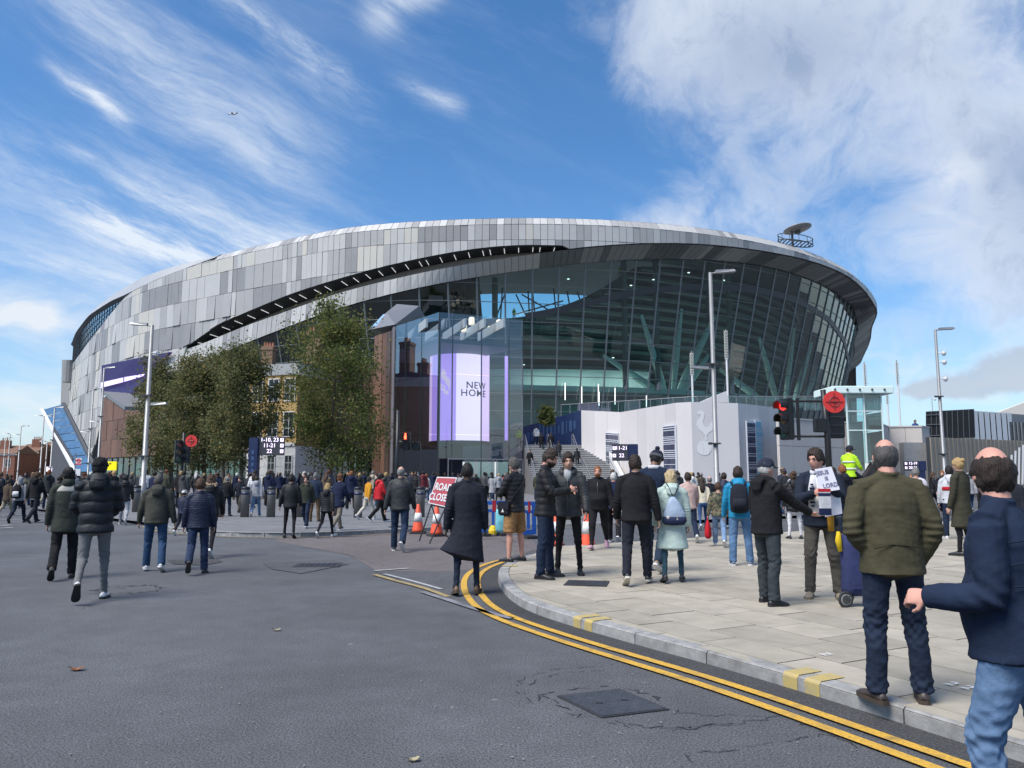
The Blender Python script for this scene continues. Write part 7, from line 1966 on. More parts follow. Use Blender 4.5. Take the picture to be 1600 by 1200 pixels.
def flush_people():
 """grow every queued body and garment in one go"""
 tasks = []
 for fig, o, root, sc, Y in QUEUE:
  px = Y / (768 * 1.0)                      # metres per render pixel at that depth
  vb = min(.0145, max(.0068, px * .75)); vg = min(.022, max(.0085, px * .95))
  tb = remesh_task(fig.body(o), vb, 1)
  if px > .004: dcm = tb.modifiers.new('d', 'DECIMATE'); dcm.ratio = .35 if px < .012 else .30
  else: dcm = tb.modifiers.new('d', 'DECIMATE'); dcm.ratio = .5
  tl = remesh_task(fig.trousers(o), vg, 2); tj = remesh_task(fig.jacket(o), vg, 2)
  tasks.append((tb, tl, tj))
 dg = bpy.context.evaluated_depsgraph_get(); dg.update()
 for k, ((fig, o, root, sc, Y), tt) in enumerate(zip(QUEUE, tasks)):
  ms = [bpy.data.meshes.new_from_object(t.evaluated_get(dg)) for t in tt]
  X = Matrix.Translation((0, 0, fig.dz * sc)) @ Matrix.Scale(sc, 4)
  amp = o.get('fold', .0075)
  folds(ms[1], fig, 'leg', amp, k * 3 + 1, o); folds(ms[2], fig, 'top', amp, k * 3 + 2, o)
  old = root.data; root.data = ms[0]; bpy.data.meshes.remove(old); ms[0].transform(X); ms[0].name = 'person'
  ms[0].materials.clear(); ms[0].materials.append(skin_mat(o.get('skin', 'pale')))
  def part(nm, me, mt, parent=root, raw=False):
   me.name = nm; me.materials.clear()
   for q in (mt if isinstance(mt, (list, tuple)) else [mt]): me.materials.append(q)
   me.transform(X); me.polygons.foreach_set('use_smooth', [True] * len(me.polygons)); ob = bpy.data.objects.new(nm, me); COL.objects.link(ob); ob.parent = parent; return ob
  nm_top = {'jacket': 'jacket', 'puffer': 'puffer_jacket', 'hoodie': 'hoodie', 'parka': 'parka', 'coat': 'coat', 'longcoat': 'overcoat', 'tee': 'shirt', 'short': 'jacket'}[o.get('top', 'jacket')]
  tm = o['tmat'] if 'tmat' in o else cloth(o['tc'], o.get('tk', 'cloth')); bm_ = o['bmat'] if 'bmat' in o else cloth(o['bc'], o.get('bk', 'cloth'))
  part(o.get('bname', 'shorts' if o.get('bottom') == 'shorts' else 'trousers'), ms[1], bm_); J = part(nm_top, ms[2], tm)
  for sd in 'LR':
   a, b = fig.shoe(sd, o); sh = part('shoe', a.data('shoe', []), M('shoe_%02d%02d%02d' % tuple(int(c * 99) for c in o.get('sc', (.02, .02, .02))), o.get('sc', (.02, .02, .02)), .5, noise=(20, .15)))
   sl = part('sole', b.data('sole', []), M('sole_%02d%02d%02d' % tuple(int(c * 99) for c in o.get('sl', (.02, .02, .02))), o.get('sl', (.02, .02, .02)), .7), sh)
   sl.data.polygons.foreach_set('use_smooth', [False] * len(sl.data.polygons))
  if o.get('hair'):
   st, hc = o['hair'][:2]; hr = part('hair', fig.hair(st, o['hair'][2] if len(o['hair']) > 2 else .014, k).data('hair', []), hair_mat(hc))
  if o.get('beard'): part('beard', fig.hair('beard', .008, k).data('beard', []), hair_mat(o['beard']))
  if o.get('hat'):
   hk, hc = o['hat']; hb = part('cap' if hk == 'cap' else 'beanie', fig.hat(hk).data('hat', []), cloth(hc))
   if o.get('bobble'):
    b = MB(); ellipsoid(b, fig.hc + fig.hrot @ Vector((.0, -.02, .165)), (.038, .038, .036), 12); part('bobble', b.data('bobble', []), cloth(o['bobble']), hb)
   if o.get('hatband'):
    b = MB(); n = 26; pts = [fig.hc + fig.hrot @ Vector((.096 * math.cos(a), .118 * math.sin(a), .030)) for a in np.linspace(0, 2 * math.pi, n)]; loft(b, pts, [(.022, .008)] * n, (0, 0, 1), 8); part('turn_up', b.data('turn_up', []), cloth(o['hatband']), hb)
  if o.get('face'):
   H = lambda *v: fig.hc + fig.hrot @ Vector(v)
   for sg in (-1, 1):
    e = MB(); ellipsoid(e, H(sg * .0295, .083, .010), (.0135, .008, .0065), 8, fig.hrot); part('eye', e.data('eye', []), M('eye_dark', (.03, .022, .02), .25))
    e = MB(); loft(e, [H(sg * .014, .0985, .028), H(sg * .032, .095, .034), H(sg * .047, .083, .028)], [.0042, .0048, .003], (0, 0, 1), 6); part('eyebrow', e.data('eyebrow', []), hair_mat(o.get('brow', o['hair'][1] if o.get('hair') else 'dark')))
   e = MB(); loft(e, [H(-.024, .086, -.058), H(0, .1005, -.057), H(.024, .086, -.058)], [.003, .0062, .003], (0, 0, 1), 6); part('mouth', e.data('mouth', []), M('lips', (.26, .095, .085), .5))
  for fn in o.get('extra', ()): fn(fig, part, J, root)
  for t in tt: bpy.data.objects.remove(t)
 QUEUE.clear()
WALK1 = dict(legL=(22, 2, 8), legR=(-14, 2, 30), armL=(-16, 9, 14, 15), armR=(18, 9, 22, 25), lean=3)
WALK2 = dict(legR=(22, 2, 8), legL=(-14, 2, 30), armR=(-16, 9, 14, 15), armL=(18, 9, 22, 25), lean=3)
STAND = dict(legL=(1, 5, 2), legR=(2, 5, 3), armL=(3, 9, 14, 20), armR=(3, 9, 14, 20))
POCK = dict(legL=(1, 5, 2), legR=(2, 5, 3), armL=(-14, 20, 58, 55), armR=(-14, 20, 58, 55), pocketL=True, pocketR=True)
FRONT = dict(legL=(1, 5, 2), legR=(3, 5, 5), armL=(8, 10, 95, 55), armR=(8, 10, 95, 55))
def P_(base, **k): d = dict(base); d.update(k); return d
def O_(**k): return k
BLK = (.013, .0135, .0155); NVY = (.012, .018, .045); DNV = (.010, .014, .030); OLV = (.045, .047, .030); GRY = (.10, .10, .105); LGRY = (.32, .33, .36); DGR = (.038, .042, .044); JEAN = (.035, .075, .165); DJEAN = (.013, .022, .046); LJEAN = (.15, .23, .36); BRN = (.055, .038, .025); WHT_ = (.6, .6, .6); TAN = (.29, .165, .075)
# ------------------------------------------------------------------ the people one can tell apart
def thing_box(name, label, cat, group=None): return None
PR = {}
def add(key, *a, **k): PR[key] = person(*a, **k); return PR[key]
W_, B_, N_ = WHT_, BLK, NVY
add('hoodman', 142, 938, 716, 24, dict(legR=(10, 3, 4), legL=(-10, 3, 42), armL=(12, 14, 72, 70), armR=(12, 14, 72, 70), pocketL=True, pocketR=True, lean=2, head=(0, 4)),
 O_(top='puffer', tc=(.010, .013, .017), tk='shell', thick=1.24, collar='hood', bottom='skinny', bc=(.14, .14, .145), sc=W_, sl=B_, hair=('short', 'black', .012), hat=('beanie', (.012, .012, .014)), quilt=.135, qamp=.020, fold=.006), 'person in bulky black hooded puffer jacket, grey slim trousers, white trainers, walking away')
add('parka', 97, 904, 731, 26, dict(legR=(4, 3, 4), legL=(-8, 3, 34), armL=(-4, 9, 16, 15), armR=(6, 9, 16, 20), head=(-20, 6)),
 O_(top='parka', tc=(.036, .041, .034), thick=1.12, collar='collar', bottom='jeans', bc=(.014, .012, .011), sc=(.045, .03, .024), boot=True, hair=('short', 'black'), hat=('cap', (.015, .016, .017)), beard=None), 'person in dark green parka and black flat cap, brown boots, walking at left')
add('olivehood', 240, 893, 741, 18, dict(legR=(-6, 4, 18), legL=(10, 4, 5), armL=(2, 14, 18, 20), armR=(-4, 13, 12, 10), lean=2),
 O_(top='jacket', tc=(.050, .051, .043), thick=1.12, belly=.03, w=1.08, collar='hood', bottom='jeans', bc=(.028, .062, .125), bk='denim', sc=W_, sl=W_, hair=('crop', 'darkgrey', .006)), 'person in olive-grey hooded jacket and blue jeans, cropped hair, walking away')
add('quilt', 307, 896, 748, 18, dict(legR=(2, 3, 4), legL=(-8, 2, 44), armL=(-2, 10, 16, 15), armR=(2, 10, 14, 15)),
 O_(top='puffer', tc=(.014, .019, .042), tk='shell', thick=1.1, collar='collar', bottom='jeans', bc=(.020, .032, .070), bk='denim', sc=(.02, .02, .025), sl=(.03, .03, .03), hair=('thick', 'brown')  , quilt=.042, qamp=.013), 'boy in navy quilted jacket and blue jeans with brown hair, walking away')
add('furhood', 324, 871, 741, 12, WALK1, O_(top='short', tc=(.013, .013, .015), tk='shell', thick=1.2, collar='hood', bottom='skinny', bc=B_, sc=W_, sl=W_, hair=('bob', 'brown')), 'person in black gilet with fur-trimmed hood, behind boy in navy quilted jacket')
add('whitehood', 284, 836, 766, 0, WALK2, O_(top='puffer', tc=N_, tk='shell', collar='collar', bottom='jog', bc=(.015, .017, .025), sc=W_, sl=W_, hair=('short', 'brown'), hat=('beanie', (.62, .62, .62)), quilt=.06), 'child in white woolly hat and navy puffer jacket, beside left lamp post')
add('greysweat', 192, 820, 742, 20, WALK1, O_(top='puffer', tc=B_, tk='shell', thick=1.15, collar='hood', bottom='jog', bc=(.33, .33, .35), sc=B_, sl=W_, hair=('short', 'black'), quilt=.08), 'person in black puffer jacket and pale grey joggers near the lamp post')
add('greyhood', 27, 817, 745, 6, WALK2, O_(top='hoodie', tc=(.27, .27, .29), collar='hoodup', bottom='jeans', bc=(.014, .02, .034), sc=B_, sl=B_), 'person in grey hoodie with hood up wearing black backpack, far left')
add('blackhood', 52, 817, 738, -8, WALK1, O_(top='hoodie', tc=B_, collar='hood', bottom='jeans', bc=(.013, .015, .022), sc=B_, sl=B_, hair=('short', 'brown')), 'person in black hoodie over white hem and black trousers, far left')
add('browncoat', 9, 806, 750, 0, WALK2, O_(top='parka', tc=(.075, .055, .04), collar='collar', bottom='chino', bc=(.28, .24, .17), sc=(.1, .07, .05), hair=('short', 'dark')), 'person in brown coat and beige trousers at the left edge')
add('darkjk', 88, 800, 745, 20, WALK1, O_(top='puffer', tc=(.016, .017, .02), tk='shell', collar='collar', bottom='jeans', bc=B_, hair=('short', 'dark')), 'person in dark jacket half hidden behind the green parka')
add('olivehat', 172, 790, 748, 160, STAND, O_(top='jacket', tc=(.03, .03, .028), bottom='jeans', bc=DJEAN, hair=('short', 'grey'), face=True), 'grey-haired person in dark jacket facing us, behind the puffer jacket walker')
add('skinny', 452, 841, 742, 8, dict(legL=(4, 4, 6), legR=(-6, 4, 20), armL=(-6, 14, 20, 15), armR=(4, 12, 14, 15)), O_(top='puffer', tc=(.014, .015, .018), tk='shell', thick=1.1, collar='collar', bottom='skinny', bc=(.012, .012, .014), sc=B_, boot=True, hair=('thick', 'black')), 'person in black bomber jacket and black skinny trousers stepping off island kerb')
add('cordboy', 477, 825, 744, 178, WALK1, O_(top='hoodie', tc=(.035, .042, .03), collar='hood', bottom='jeans', bc=DJEAN, sc=N_, sl=W_, hair=('thick', 'dark'), face=True, w=.94), 'boy in dark green hoodie with white cords walking towards camera')
add('tallgrey', 491, 815, 739, -4, STAND, O_(top='jacket', tc=(.02, .03, .055), bottom='chino', bc=(.11, .07, .04), sc=BRN, hair=('short', 'grey')), 'tall grey-haired person in blue jacket and brown trousers, back turned')
add('blonde', 509, 840, 755, -10, WALK2, O_(top='puffer', tc=(.011, .011, .013), tk='shell', thick=1.05, collar='hood', bottom='skinny', bc=(.011, .011, .012), sc=W_, sl=W_, hair=('bob', 'blonde'), quilt=.07), 'blonde person in black puffer jacket and leggings, white shoes, on kerb')
add('navygrey', 528, 829, 741, -25, WALK1, O_(top='parka', tc=N_, bottom='chino', bc=(.18, .16, .13), sc=B_, sl=W_, hair=('short', 'ginger'), hat=('cap', (.02, .022, .03))), 'person in navy coat, cap and grey-beige trousers walking away')
add('greyhoodie2', 399, 807, 744, 10, WALK2, O_(top='hoodie', tc=(.27, .28, .31), collar='hood', bottom='jeans', bc=(.16, .24, .36), bk='denim', sc=B_, sl=W_, hair=('short', 'dark')), 'person in light grey hoodie and pale jeans by totem sign')
add('blackbald', 353, 806, 745, -5, STAND, O_(top='jacket', tc=B_, bottom='jeans', bc=DJEAN, hair=('crop', 'grey', .006), w=1.08), 'balding person in black jacket standing between bollards and left trees')
add('facing372', 373, 801, 746, 175, WALK1, O_(top='jacket', tc=(.02, .02, .022), bottom='jeans', bc=(.06, .055, .05), hair=('short', 'dark'), face=True), 'person in black jacket walking towards camera left of totem')
add('red', 592, 816, 741, -60, WALK1, O_(top='puffer', tc=(.42, .012, .018), tk='shell', thick=1.1, collar='hood', bottom='jeans', bc=B_, sc=B_, sl=W_, hair=('short', 'black'), hat=('beanie', (.015, .015, .02))), 'person in bright red jacket with dark woolly hat carrying white bag')
add('mustard', 574, 812, 745, -50, WALK2, O_(top='short', tc=(.48, .22, .02), collar='collar', bottom='chino', bc=(.45, .42, .37), sc=W_, sl=W_, hair=('short', 'dark')), 'person in mustard-yellow jacket and cream trousers, left of red jacket')
add('baldgrey', 624, 861, 729, -3, dict(legR=(-12, 3, 34), legL=(8, 3, 4), armL=(-10, 12, 10, 10), armR=(8, 12, 18, 20), lean=2), O_(top='jacket', tc=(.022, .023, .026), tk='shell', thick=1.1, collar='collar', bottom='jeans', bc=(.014, .026, .055), bk='denim', sc=(.03, .03, .03), sl=W_, hair=('bald', 'grey', .006), w=1.06), 'grey cropped person in charcoal jacket and navy jeans walking alone in road')
add('longcoat', 729, 930, 723, 3, dict(legL=(-4, 4, 10), legR=(5, 4, 6), armL=(-9, 13, 20, 20), armR=(2, 9, 16, 20), flare=(-.07, -.02), lean=0), O_(top='longcoat', tc=(.0125, .015, .030), thick=1.12, collar='collar', bottom='skinny', bc=(.013, .02, .036), bk='denim', sc=(.10, .055, .028), sl=(.05, .035, .025), boot=True, skin='dark', hair=('crop', 'black', .006), fold=.009), 'tall person in long dark navy overcoat and brown boots, back turned')
add('shorts', 804, 877, 716, 52, dict(legL=(2, 4, 3), legR=(-2, 4, 3), armL=(22, 12, 85, 50), armR=(20, 12, 85, 50), head=(8, 2), toe=6), O_(top='puffer', tc=(.016, .017, .019), tk='shell', thick=1.12, collar='collar', bottom='shorts', bc=(.27, .15, .065), sc=(.018, .017, .016), sl=(.02, .02, .02), hair=('thick', 'darkgrey'), w=1.05, quilt=.075, qamp=.013, skin='pink'), 'person in black quilted jacket and tan shorts with shoulder bag')
add('phone', 853, 903, 702, -104, dict(legL=(3, 4, 2), legR=(-2, 5, 2), armL=(30, 10, 78, 38), armR=(26, 8, 82, 34), head=(6, 20), lean=1, curlL=.9, curlR=.9), O_(top='puffer', tc=(.011, .011, .013), tk='shell', thick=1.08, collar='collar', bottom='chino', bc=(.014, .023, .048), sc=(.012, .012, .013), hair=('short', 'dark'), beard='dark', skin='pink', face=True, quilt=.09, qamp=.010), 'bearded person in black jacket looking down at phone held in hands')
add('puffman', 889, 897, 708, 172, dict(legL=(2, 6, 3), legR=(3, 6, 4), armR=(-10, 20, 50, 50), armL=(8, 12, 22, 20), pocketR=True, head=(-8, 8)), O_(top='puffer', tc=(.036, .039, .043), tk='shell', thick=1.2, collar='hood', bottom='skinny', bc=(.012, .012, .013), sc=(.014, .014, .014), boot=True, hair=('short', 'dark'), beard=None, face=True, w=1.0), 'person in dark grey hooded jacket facing us beside phone holder')
add('bearded', 936, 858, 728, 168, P_(WALK2, armL=(2, 14, 16, 15), armR=(4, 14, 16, 15)), O_(top='jacket', tc=(.012, .012, .013), thick=1.14, belly=.05, w=1.12, collar='collar', bottom='jog', bc=(.012, .012, .013), sc=(.55, .30, .36), sl=(.5, .28, .35), hair=('crop', 'ginger', .004), beard='ginger', skin='pink', face=True), 'ginger-bearded heavy person in black with pink trainers walking towards camera')
add('greynavy', 960, 848, 738, -10, WALK1, O_(top='jacket', tc=(.014, .02, .045), bottom='jeans', bc=B_, sc=B_, sl=W_, hair=('crop', 'white', .006), skin='pink'), 'white-haired person in navy jacket behind the bearded walker')
add('backman', 996, 913, 712, -8, dict(legL=(-8, 4, 22), legR=(12, 4, 6), armL=(4, 12, 24, 20), armR=(-4, 14, 16, 15), lean=2), O_(top='jacket', tc=(.0125, .0125, .014), thick=1.14, collar='collar', bottom='chino', bc=(.013, .019, .030), sc=(.03, .028, .026), sl=(.5, .47, .4), hair=('thick', 'dark'), w=1.08), 'person in black jacket and dark navy trousers walking away, right of cone')
add('bobble', 1026, 893, 704, -30, dict(legL=(6, 4, 6), legR=(-10, 4, 24), armL=(8, 9, 40, 20), armR=(14, 9, 40, 30), head=(10, 22)), O_(top='jacket', tc=(.016, .024, .05), collar='collar', bottom='jeans', bc=(.02, .035, .06), sc=(.25, .2, .15), sl=W_, skin='brown', hair=('crop', 'black', .006), hat=('beanie', (.018, .022, .04)), bobble=(.018, .022, .04), hatband=(.11, .11, .12)), 'person in navy bobble hat and white scarf behind the black jacket walker')
add('mint', 1052, 910, 735, -6, dict(legL=(-5, 4, 10), legR=(7, 4, 6), armL=(4, 10, 16, 20), armR=(-2, 11, 18, 20)), O_(top='coat', tc=(.40, .50, .46), thick=1.16, collar='hood', bottom='skinny', bc=(.026, .06, .085), bk='denim', sc=(.014, .014, .014), boot=True, hair=('bob', 'ashblonde', .018), w=1.04, fold=.009), 'blonde person in long pale mint coat with drawstring bag, back turned')
add('pinkjk', 1078, 847, 739, -4, WALK1, O_(top='jacket', tc=(.42, .30, .27), collar='collar', bottom='jeans', bc=DJEAN, sc=W_, sl=W_, hair=('short', 'dark')), 'person in dusty pink jacket walking away past the mint coat')
add('creamtop', 1099, 828, 748, -10, WALK2, O_(top='short', tc=(.56, .50, .38), collar='none', bottom='skinny', bc=JEAN, bk='denim', sc=W_, sl=W_, hair=('long', 'dark', .016)), 'long-haired person in cream top and blue jeans walking away')
add('camo', 1125, 854, 754, -14, P_(WALK1, armL=(-6, 12, 8, 10)), O_(top='jacket', tc=(.10, .09, .06), tmat=None, collar='none', bottom='jeans', bc=LJEAN, bk='denim', sc=(.5, .48, .45), sl=W_, hair=('thick', 'brown'), thick=1.1), 'boy in camouflage jacket and pale jeans carrying red bag')
add('gilet', 1134, 825, 739, -6, WALK2, O_(top='puffer', tc=(.016, .022, .05), tk='shell', bottom='jeans', bc=(.012, .013, .017), sc=W_, sl=W_, hair=('short', 'dark'), quilt=.06), 'person in navy quilted jacket walking away behind camouflage boy')
add('baldpink', 1111, 826, 744, 0, STAND, O_(top='jacket', tc=(.02, .02, .023), bottom='jeans', bc=B_, hair=('bald', 'grey', .006), skin='pink'), 'bald person in dark jacket between pink jacket and lamp post')
add('bluepack', 1158, 883, 730, -14, dict(legL=(-3, 4, 4), legR=(4, 6, 4), armL=(2, 12, 18, 20), armR=(6, 10, 20, 20)), O_(top='jacket', tc=(.012, .20, .36), tk='shell', collar='hood', bottom='jeans', bc=(.085, .16, .28), bk='denim', sc=(.12, .14, .2), sl=W_, hair=('thick', 'dark')), 'person in bright turquoise-blue jacket wearing black backpack')
add('capman', 1203, 944, 717, -66, dict(legL=(6, 5, 3), legR=(-4, 5, 2), armR=(52, 6, 10, 0), armL=(4, 8, 20, 20), head=(0, 4), curlR=.25, palmR=(0, 1, .3), toe=4), O_(top='jacket', tc=(.0135, .0135, .015), thick=1.16, belly=.02, w=1.05, collar='hood', bottom='jeans', bc=(.033, .041, .047), bk='denim', sc=(.014, .013, .013), hair=('crop', 'white', .006), hat=('cap', (.022, .026, .042)), skin='pink', face=True), 'person in navy baseball cap and black jacket stretching out right arm')
add('placard', 1288, 934, 703, 158, dict(legL=(1, 6, 2), legR=(4, 5, 4), armR=(30, 10, 96, 45), armL=(34, 12, 92, 25), head=(34, 6), curlL=1.0, curlR=.9), O_(top='jacket', tc=(.014, .019, .036), thick=1.14, belly=.03, collar='collar', bottom='chino', bc=(.085, .078, .066), sc=(.30, .24, .17), sl=(.2, .16, .11), hair=('thick', 'dark', .02), skin='pink', face=True), 'person with glasses and dark navy coat holding up a white paper sign')
add('whitejeans', 1243, 842, 738, -6, STAND, O_(top='parka', tc=(.0125, .013, .015), tk='shell', thick=1.12, collar='hood', bottom='skinny', bc=(.58, .57, .58), sc=B_, boot=True, hair=('bun', 'brown'), quilt=.085), 'person in long black puffer and white trousers waiting at kerb')
add('navyA', 1322, 838, 727, 14, STAND, O_(top='jacket', tc=(.013, .016, .03), bottom='jeans', bc=DJEAN, sc=(.09, .05, .03), hair=('short', 'ginger'), collar='hood'), 'auburn-haired person in dark navy jacket right of the placard holder')
add('navyB', 1306, 832, 731, -30, STAND, O_(top='parka', tc=(.014, .015, .02), bottom='jeans', bc=B_, hair=('short', 'dark')), 'dark-haired person in black parka partly behind the paper sign')
add('olivejk', 1406, 1097, 686, -7, dict(legL=(0, 4, 2), legR=(3, 5, 4), armL=(-12, 16, 66, 60), armR=(-14, 15, 52, 40), pocketL=True, pocketR=True, head=(14, 6), toe=16), O_(top='jacket', tc=(.058, .052, .030), thick=1.2, belly=.02, collar='collar', bottom='jeans', bc=(.0125, .0205, .040), bk='denim', sc=(.045, .034, .03), sl=(.05, .035, .028), hair=('bald', 'darkgrey', .006), skin='pink', fold=.009, w=1.05), 'tall person in olive-green jacket and dark jeans standing on kerb, back turned')
add('navyfront', 0, 0, 0, 42, dict(legL=(14, 3, 10), legR=(-10, 3, 14), armL=(-2, 9, 90, 4), armR=(-8, 10, 30, 20), head=(56, 4), lean=4, curlL=.9, palmL=(.5, -.6, -.3)), O_(top='jacket', tc=(.014, .030, .050), thick=1.25, belly=.04, w=1.09, collar='collar', bottom='jeans', bc=(.10, .165, .27), bk='denim', sc=(.05, .04, .03), sl=B_, hair=('bald', 'dark', .012), skin='pink', fold=.009), 'nearest person in navy jacket and pale jeans, balding, at right edge', loc=(2.10, 3.30, 0), h=1.71)
add('olivecoat', 1508, 868, 716, 30, STAND, O_(top='coat', tc=(.040, .038, .026), thick=1.1, collar='collar', bottom='skinny', bc=B_, sc=B_, hair=('bun', 'blonde'), w=.95), 'person in long dark olive coat with blonde hair pinned up')
add('whitered', 1490, 842, 729, -20, STAND, O_(top='hoodie', tc=(.46, .47, .50), collar='hood', bottom='jeans', bc=DJEAN, sc=W_, sl=W_, hair=('short', 'black')), 'dark-haired person in pale hoodie with red panel, right of tall post')
add('strider', 1466, 902, 742, -72, dict(legR=(14, 3, 6), legL=(-26, 2, 52), armL=(16, 8, 20, 20), armR=(-16, 8, 14, 10), lean=3), O_(top='jacket', tc=(.02, .024, .035), bottom='jeans', bc=(.03, .05, .085), bk='denim', sc=(.045, .028, .02), hair=('short', 'dark')), 'person in blue jeans striding, mostly hidden behind the olive jacket') if False else None
add('greyhead', 1437, 838, 731, -12, STAND, O_(top='tee', tc=(.55, .52, .57), collar='none', bottom='jeans', bc=DJEAN, hair=('short', 'grey')), 'grey-haired person in pale lilac shirt under the small direction board')
add('rightedge', 1590, 862, 738, 110, STAND, O_(top='jacket', tc=(.014, .018, .03), bottom='jeans', bc=B_, hair=('short', 'dark'), face=True), 'dark-haired person in navy jacket at the right edge behind balding man')
def camo_mat():
 mt = M('camouflage', (.1, .09, .06), .9); nt = mt.node_tree; n = nt.nodes.new('ShaderNodeTexNoise'); n.inputs['Scale'].default_value = 9; n.inputs['Detail'].default_value = 2; t = nt.nodes.new('ShaderNodeTexCoord'); nt.links.new(t.outputs['Object'], n.inputs['Vector'])
 cr = nt.nodes.new('ShaderNodeValToRGB'); cr.color_ramp.interpolation = 'CONSTANT'; e = cr.color_ramp.elements; e[0].color = (.03, .03, .022, 1); e[1].position = .44; e[1].color = (.075, .08, .045, 1)
 for p, c in ((.52, (.16, .125, .08, 1)), (.6, (.05, .04, .028, 1))): q = e.new(p); q.color = c
 nt.links.new(n.outputs['Fac'], cr.inputs[0]); nt.links.new(cr.outputs[0], nt.nodes['Principled BSDF'].inputs['Base Color']); return mt
PR['camo'][1].o['tmat'] = camo_mat()
def extra(key, fn): PR[key][1].o.setdefault('extra', []).append(fn)
def fur(fig, part, J, root):
 b = MB(); rb = random.Random(3)
 for t in np.linspace(-2.2, 2.2, 30):
  for q in range(3): ellipsoid(b, fig.up((.115 * math.sin(t) + rb.gauss(0, .012), -.03 - .10 * math.cos(t) + rb.gauss(0, .012), 1.535 + rb.gauss(0, .014))), (.020, .020, .018), 5)
 part('fur_trim', b.data('fur_trim', []), M('fur', (.34, .25, .16), .9, noise=(40, .5)), J)
 for sd in 'LR':
  b = MB(); loft(b, [fig.sh[sd], fig.elb[sd], fig.wri[sd]], [.062, .055, .045], (0, 1, 0), 10); part('sleeve', b.data('sleeve', []), cloth((.5, .30, .31)), J)
extra('furhood', fur)
def hem(fig, part, J, root):
 b = MB(); loft(b, [(0, 0, .90), (0, 0, .83)], [(.182, .135), (.178, .13)], n=18); part('shirt_hem', b.data('shirt_hem', []), cloth((.6, .6, .6)), J)
extra('blackhood', hem)
def band(col, z, key, nm='panel'):
 def fn(fig, part, J, root):
  b = MB(); pts = [fig.up((.196 * fig.o.get('w', 1) * math.sin(t), -.148 * math.cos(t) * fig.o.get('thick', 1) * .98, z)) for t in np.linspace(-1.2, 1.2, 15)]; loft(b, pts, [(.045, .010)] * 15, (0, 0, 1), 8); part(nm, b.data(nm, []), cloth(col), J)
 extra(key, fn)
def yoke(fig, part, J, root):
 b = MB(); loft(b, [fig.up((0, 0, 1.49)), fig.up((0, 0, 1.44)), fig.up((0, 0, 1.395)), fig.up((0, 0, 1.375))], [(.088, .09), (.15, .112), (.182, .126), (.186, .127)], n=20); part('pale_yoke', b.data('pale_yoke', []), cloth((.36, .35, .31)), J)
 b = MB(); loft(b, [fig.up((0, -.01, 1.46)), fig.up((0, -.01, 1.53)), fig.up((0, -.005, 1.565))], [(.10, .10), (.093, .093), (.08, .082)], n=16); part('neck_warmer', b.data('neck_warmer', []), cloth((.04, .045, .035)), J)
extra('parka', yoke)
def scarf(fig, part, J, root):
 b = MB(); pts = [fig.up((.085 * math.sin(t), .01 - .085 * math.cos(t) * (1 if math.cos(t) > 0 else .8), 1.50 - .03 * (1 - math.cos(t)) * .5)) for t in np.linspace(-2.6, 2.6, 15)]; loft(b, pts, [(.030, .018)] * 15, (0, 0, 1), 8)
 for sg in (-1, 1): loft(b, [fig.up((sg * .055, .105, 1.45)), fig.up((sg * .075, .165, 1.30)), fig.up((sg * .08, .175, 1.05))], [(.035, .01), (.045, .01), (.048, .01)], (1, 0, 0), 8)
 s = part('scarf', b.data('scarf', []), cloth((.52, .52, .54)), J)
 b = MB()
 for sg in (-1, 1):
  for k in range(7): b.box(fig.up((sg * .077, .184 - .0, 1.34 - k * .042)), (.06 if k % 2 else .035, .012, .018))
 part('scarf_print', b.data('scarf_print', []), cloth((.015, .02, .05)), s)
extra('placard', scarf); extra('bobble', scarf)
def placard_extra(fig, part, J, root):
 H = lambda *v: fig.hc + fig.hrot @ Vector(v)
 b = MB()
 for sg in (-1, 1): b.tube([H(sg * .032 + .022 * math.cos(a), .098 - .004 * abs(math.cos(a)), .008 + .016 * math.sin(a)) for a in np.linspace(0, 2 * math.pi, 14)], .0022, 5, cap=False); b.tube([H(sg * .054, .094, .012), H(sg * .078, .0, .016)], .002, 5)
 b.tube([H(-.010, .101, .010), H(.010, .101, .010)], .0022, 5); part('glasses', b.data('glasses', []), M('black', None))
 b = MB(); loft(b, [fig.up((0, .10, 1.44)), fig.up((0, .135, 1.30)), fig.up((0, .155, 1.1)), fig.up((0, .16, .98))], [(.05, .02), (.085, .03), (.10, .035), (.10, .03)], n=12); part('shirt', b.data('shirt', []), cloth((.58, .58, .58)), J)
 b = MB(); loft(b, [(0, 0, .975), (0, 0, .945)], [(.176, .135), (.176, .137)], n=20); part('belt', b.data('belt', []), cloth(BLK), J)
 b = MB(); loft(b, [fig.up((-.10, .165, 1.2)), fig.up((-.11, .18, 1.0)), fig.up((-.11, .175, .80))], [(.03, .02), (.04, .02), (.035, .018)], (1, 0, 0), 8); part('mustard_lining', b.data('mustard_lining', []), cloth((.42, .22, .03)), J)
extra('placard', placard_extra)
def olive_extra(fig, part, J, root):
 b = MB(); loft(b, [(.0, 0, .895), (0, 0, .855)], [(.197, .152), (.190, .148)], n=22); part('waistband', b.data('waistband', []), cloth((.05, .045, .026)), J)
 b = MB(); b.tube([fig.up((-.16, -.152, 1.02)), fig.up((-.05, -.166, 1.05)), fig.up((.10, -.163, 1.04)), fig.up((.16, -.150, 1.02))], .004, 5); part('back_seam', b.data('back_seam', []), cloth((.03, .027, .016)), J)
extra('olivejk', olive_extra)
def navy_extra(fig, part, J, root):
 for z in (1.36, 1.27, 1.18):
  b = MB(); b.tube([fig.up((.235 * math.sin(t), -.005 - .163 * math.cos(t), z - .02 * abs(math.sin(t)))) for t in np.linspace(-1.1, 1.1, 12)], .0035, 5); part('seam', b.data('seam', []), cloth((.01, .018, .038)), J)
extra('navyfront', navy_extra)
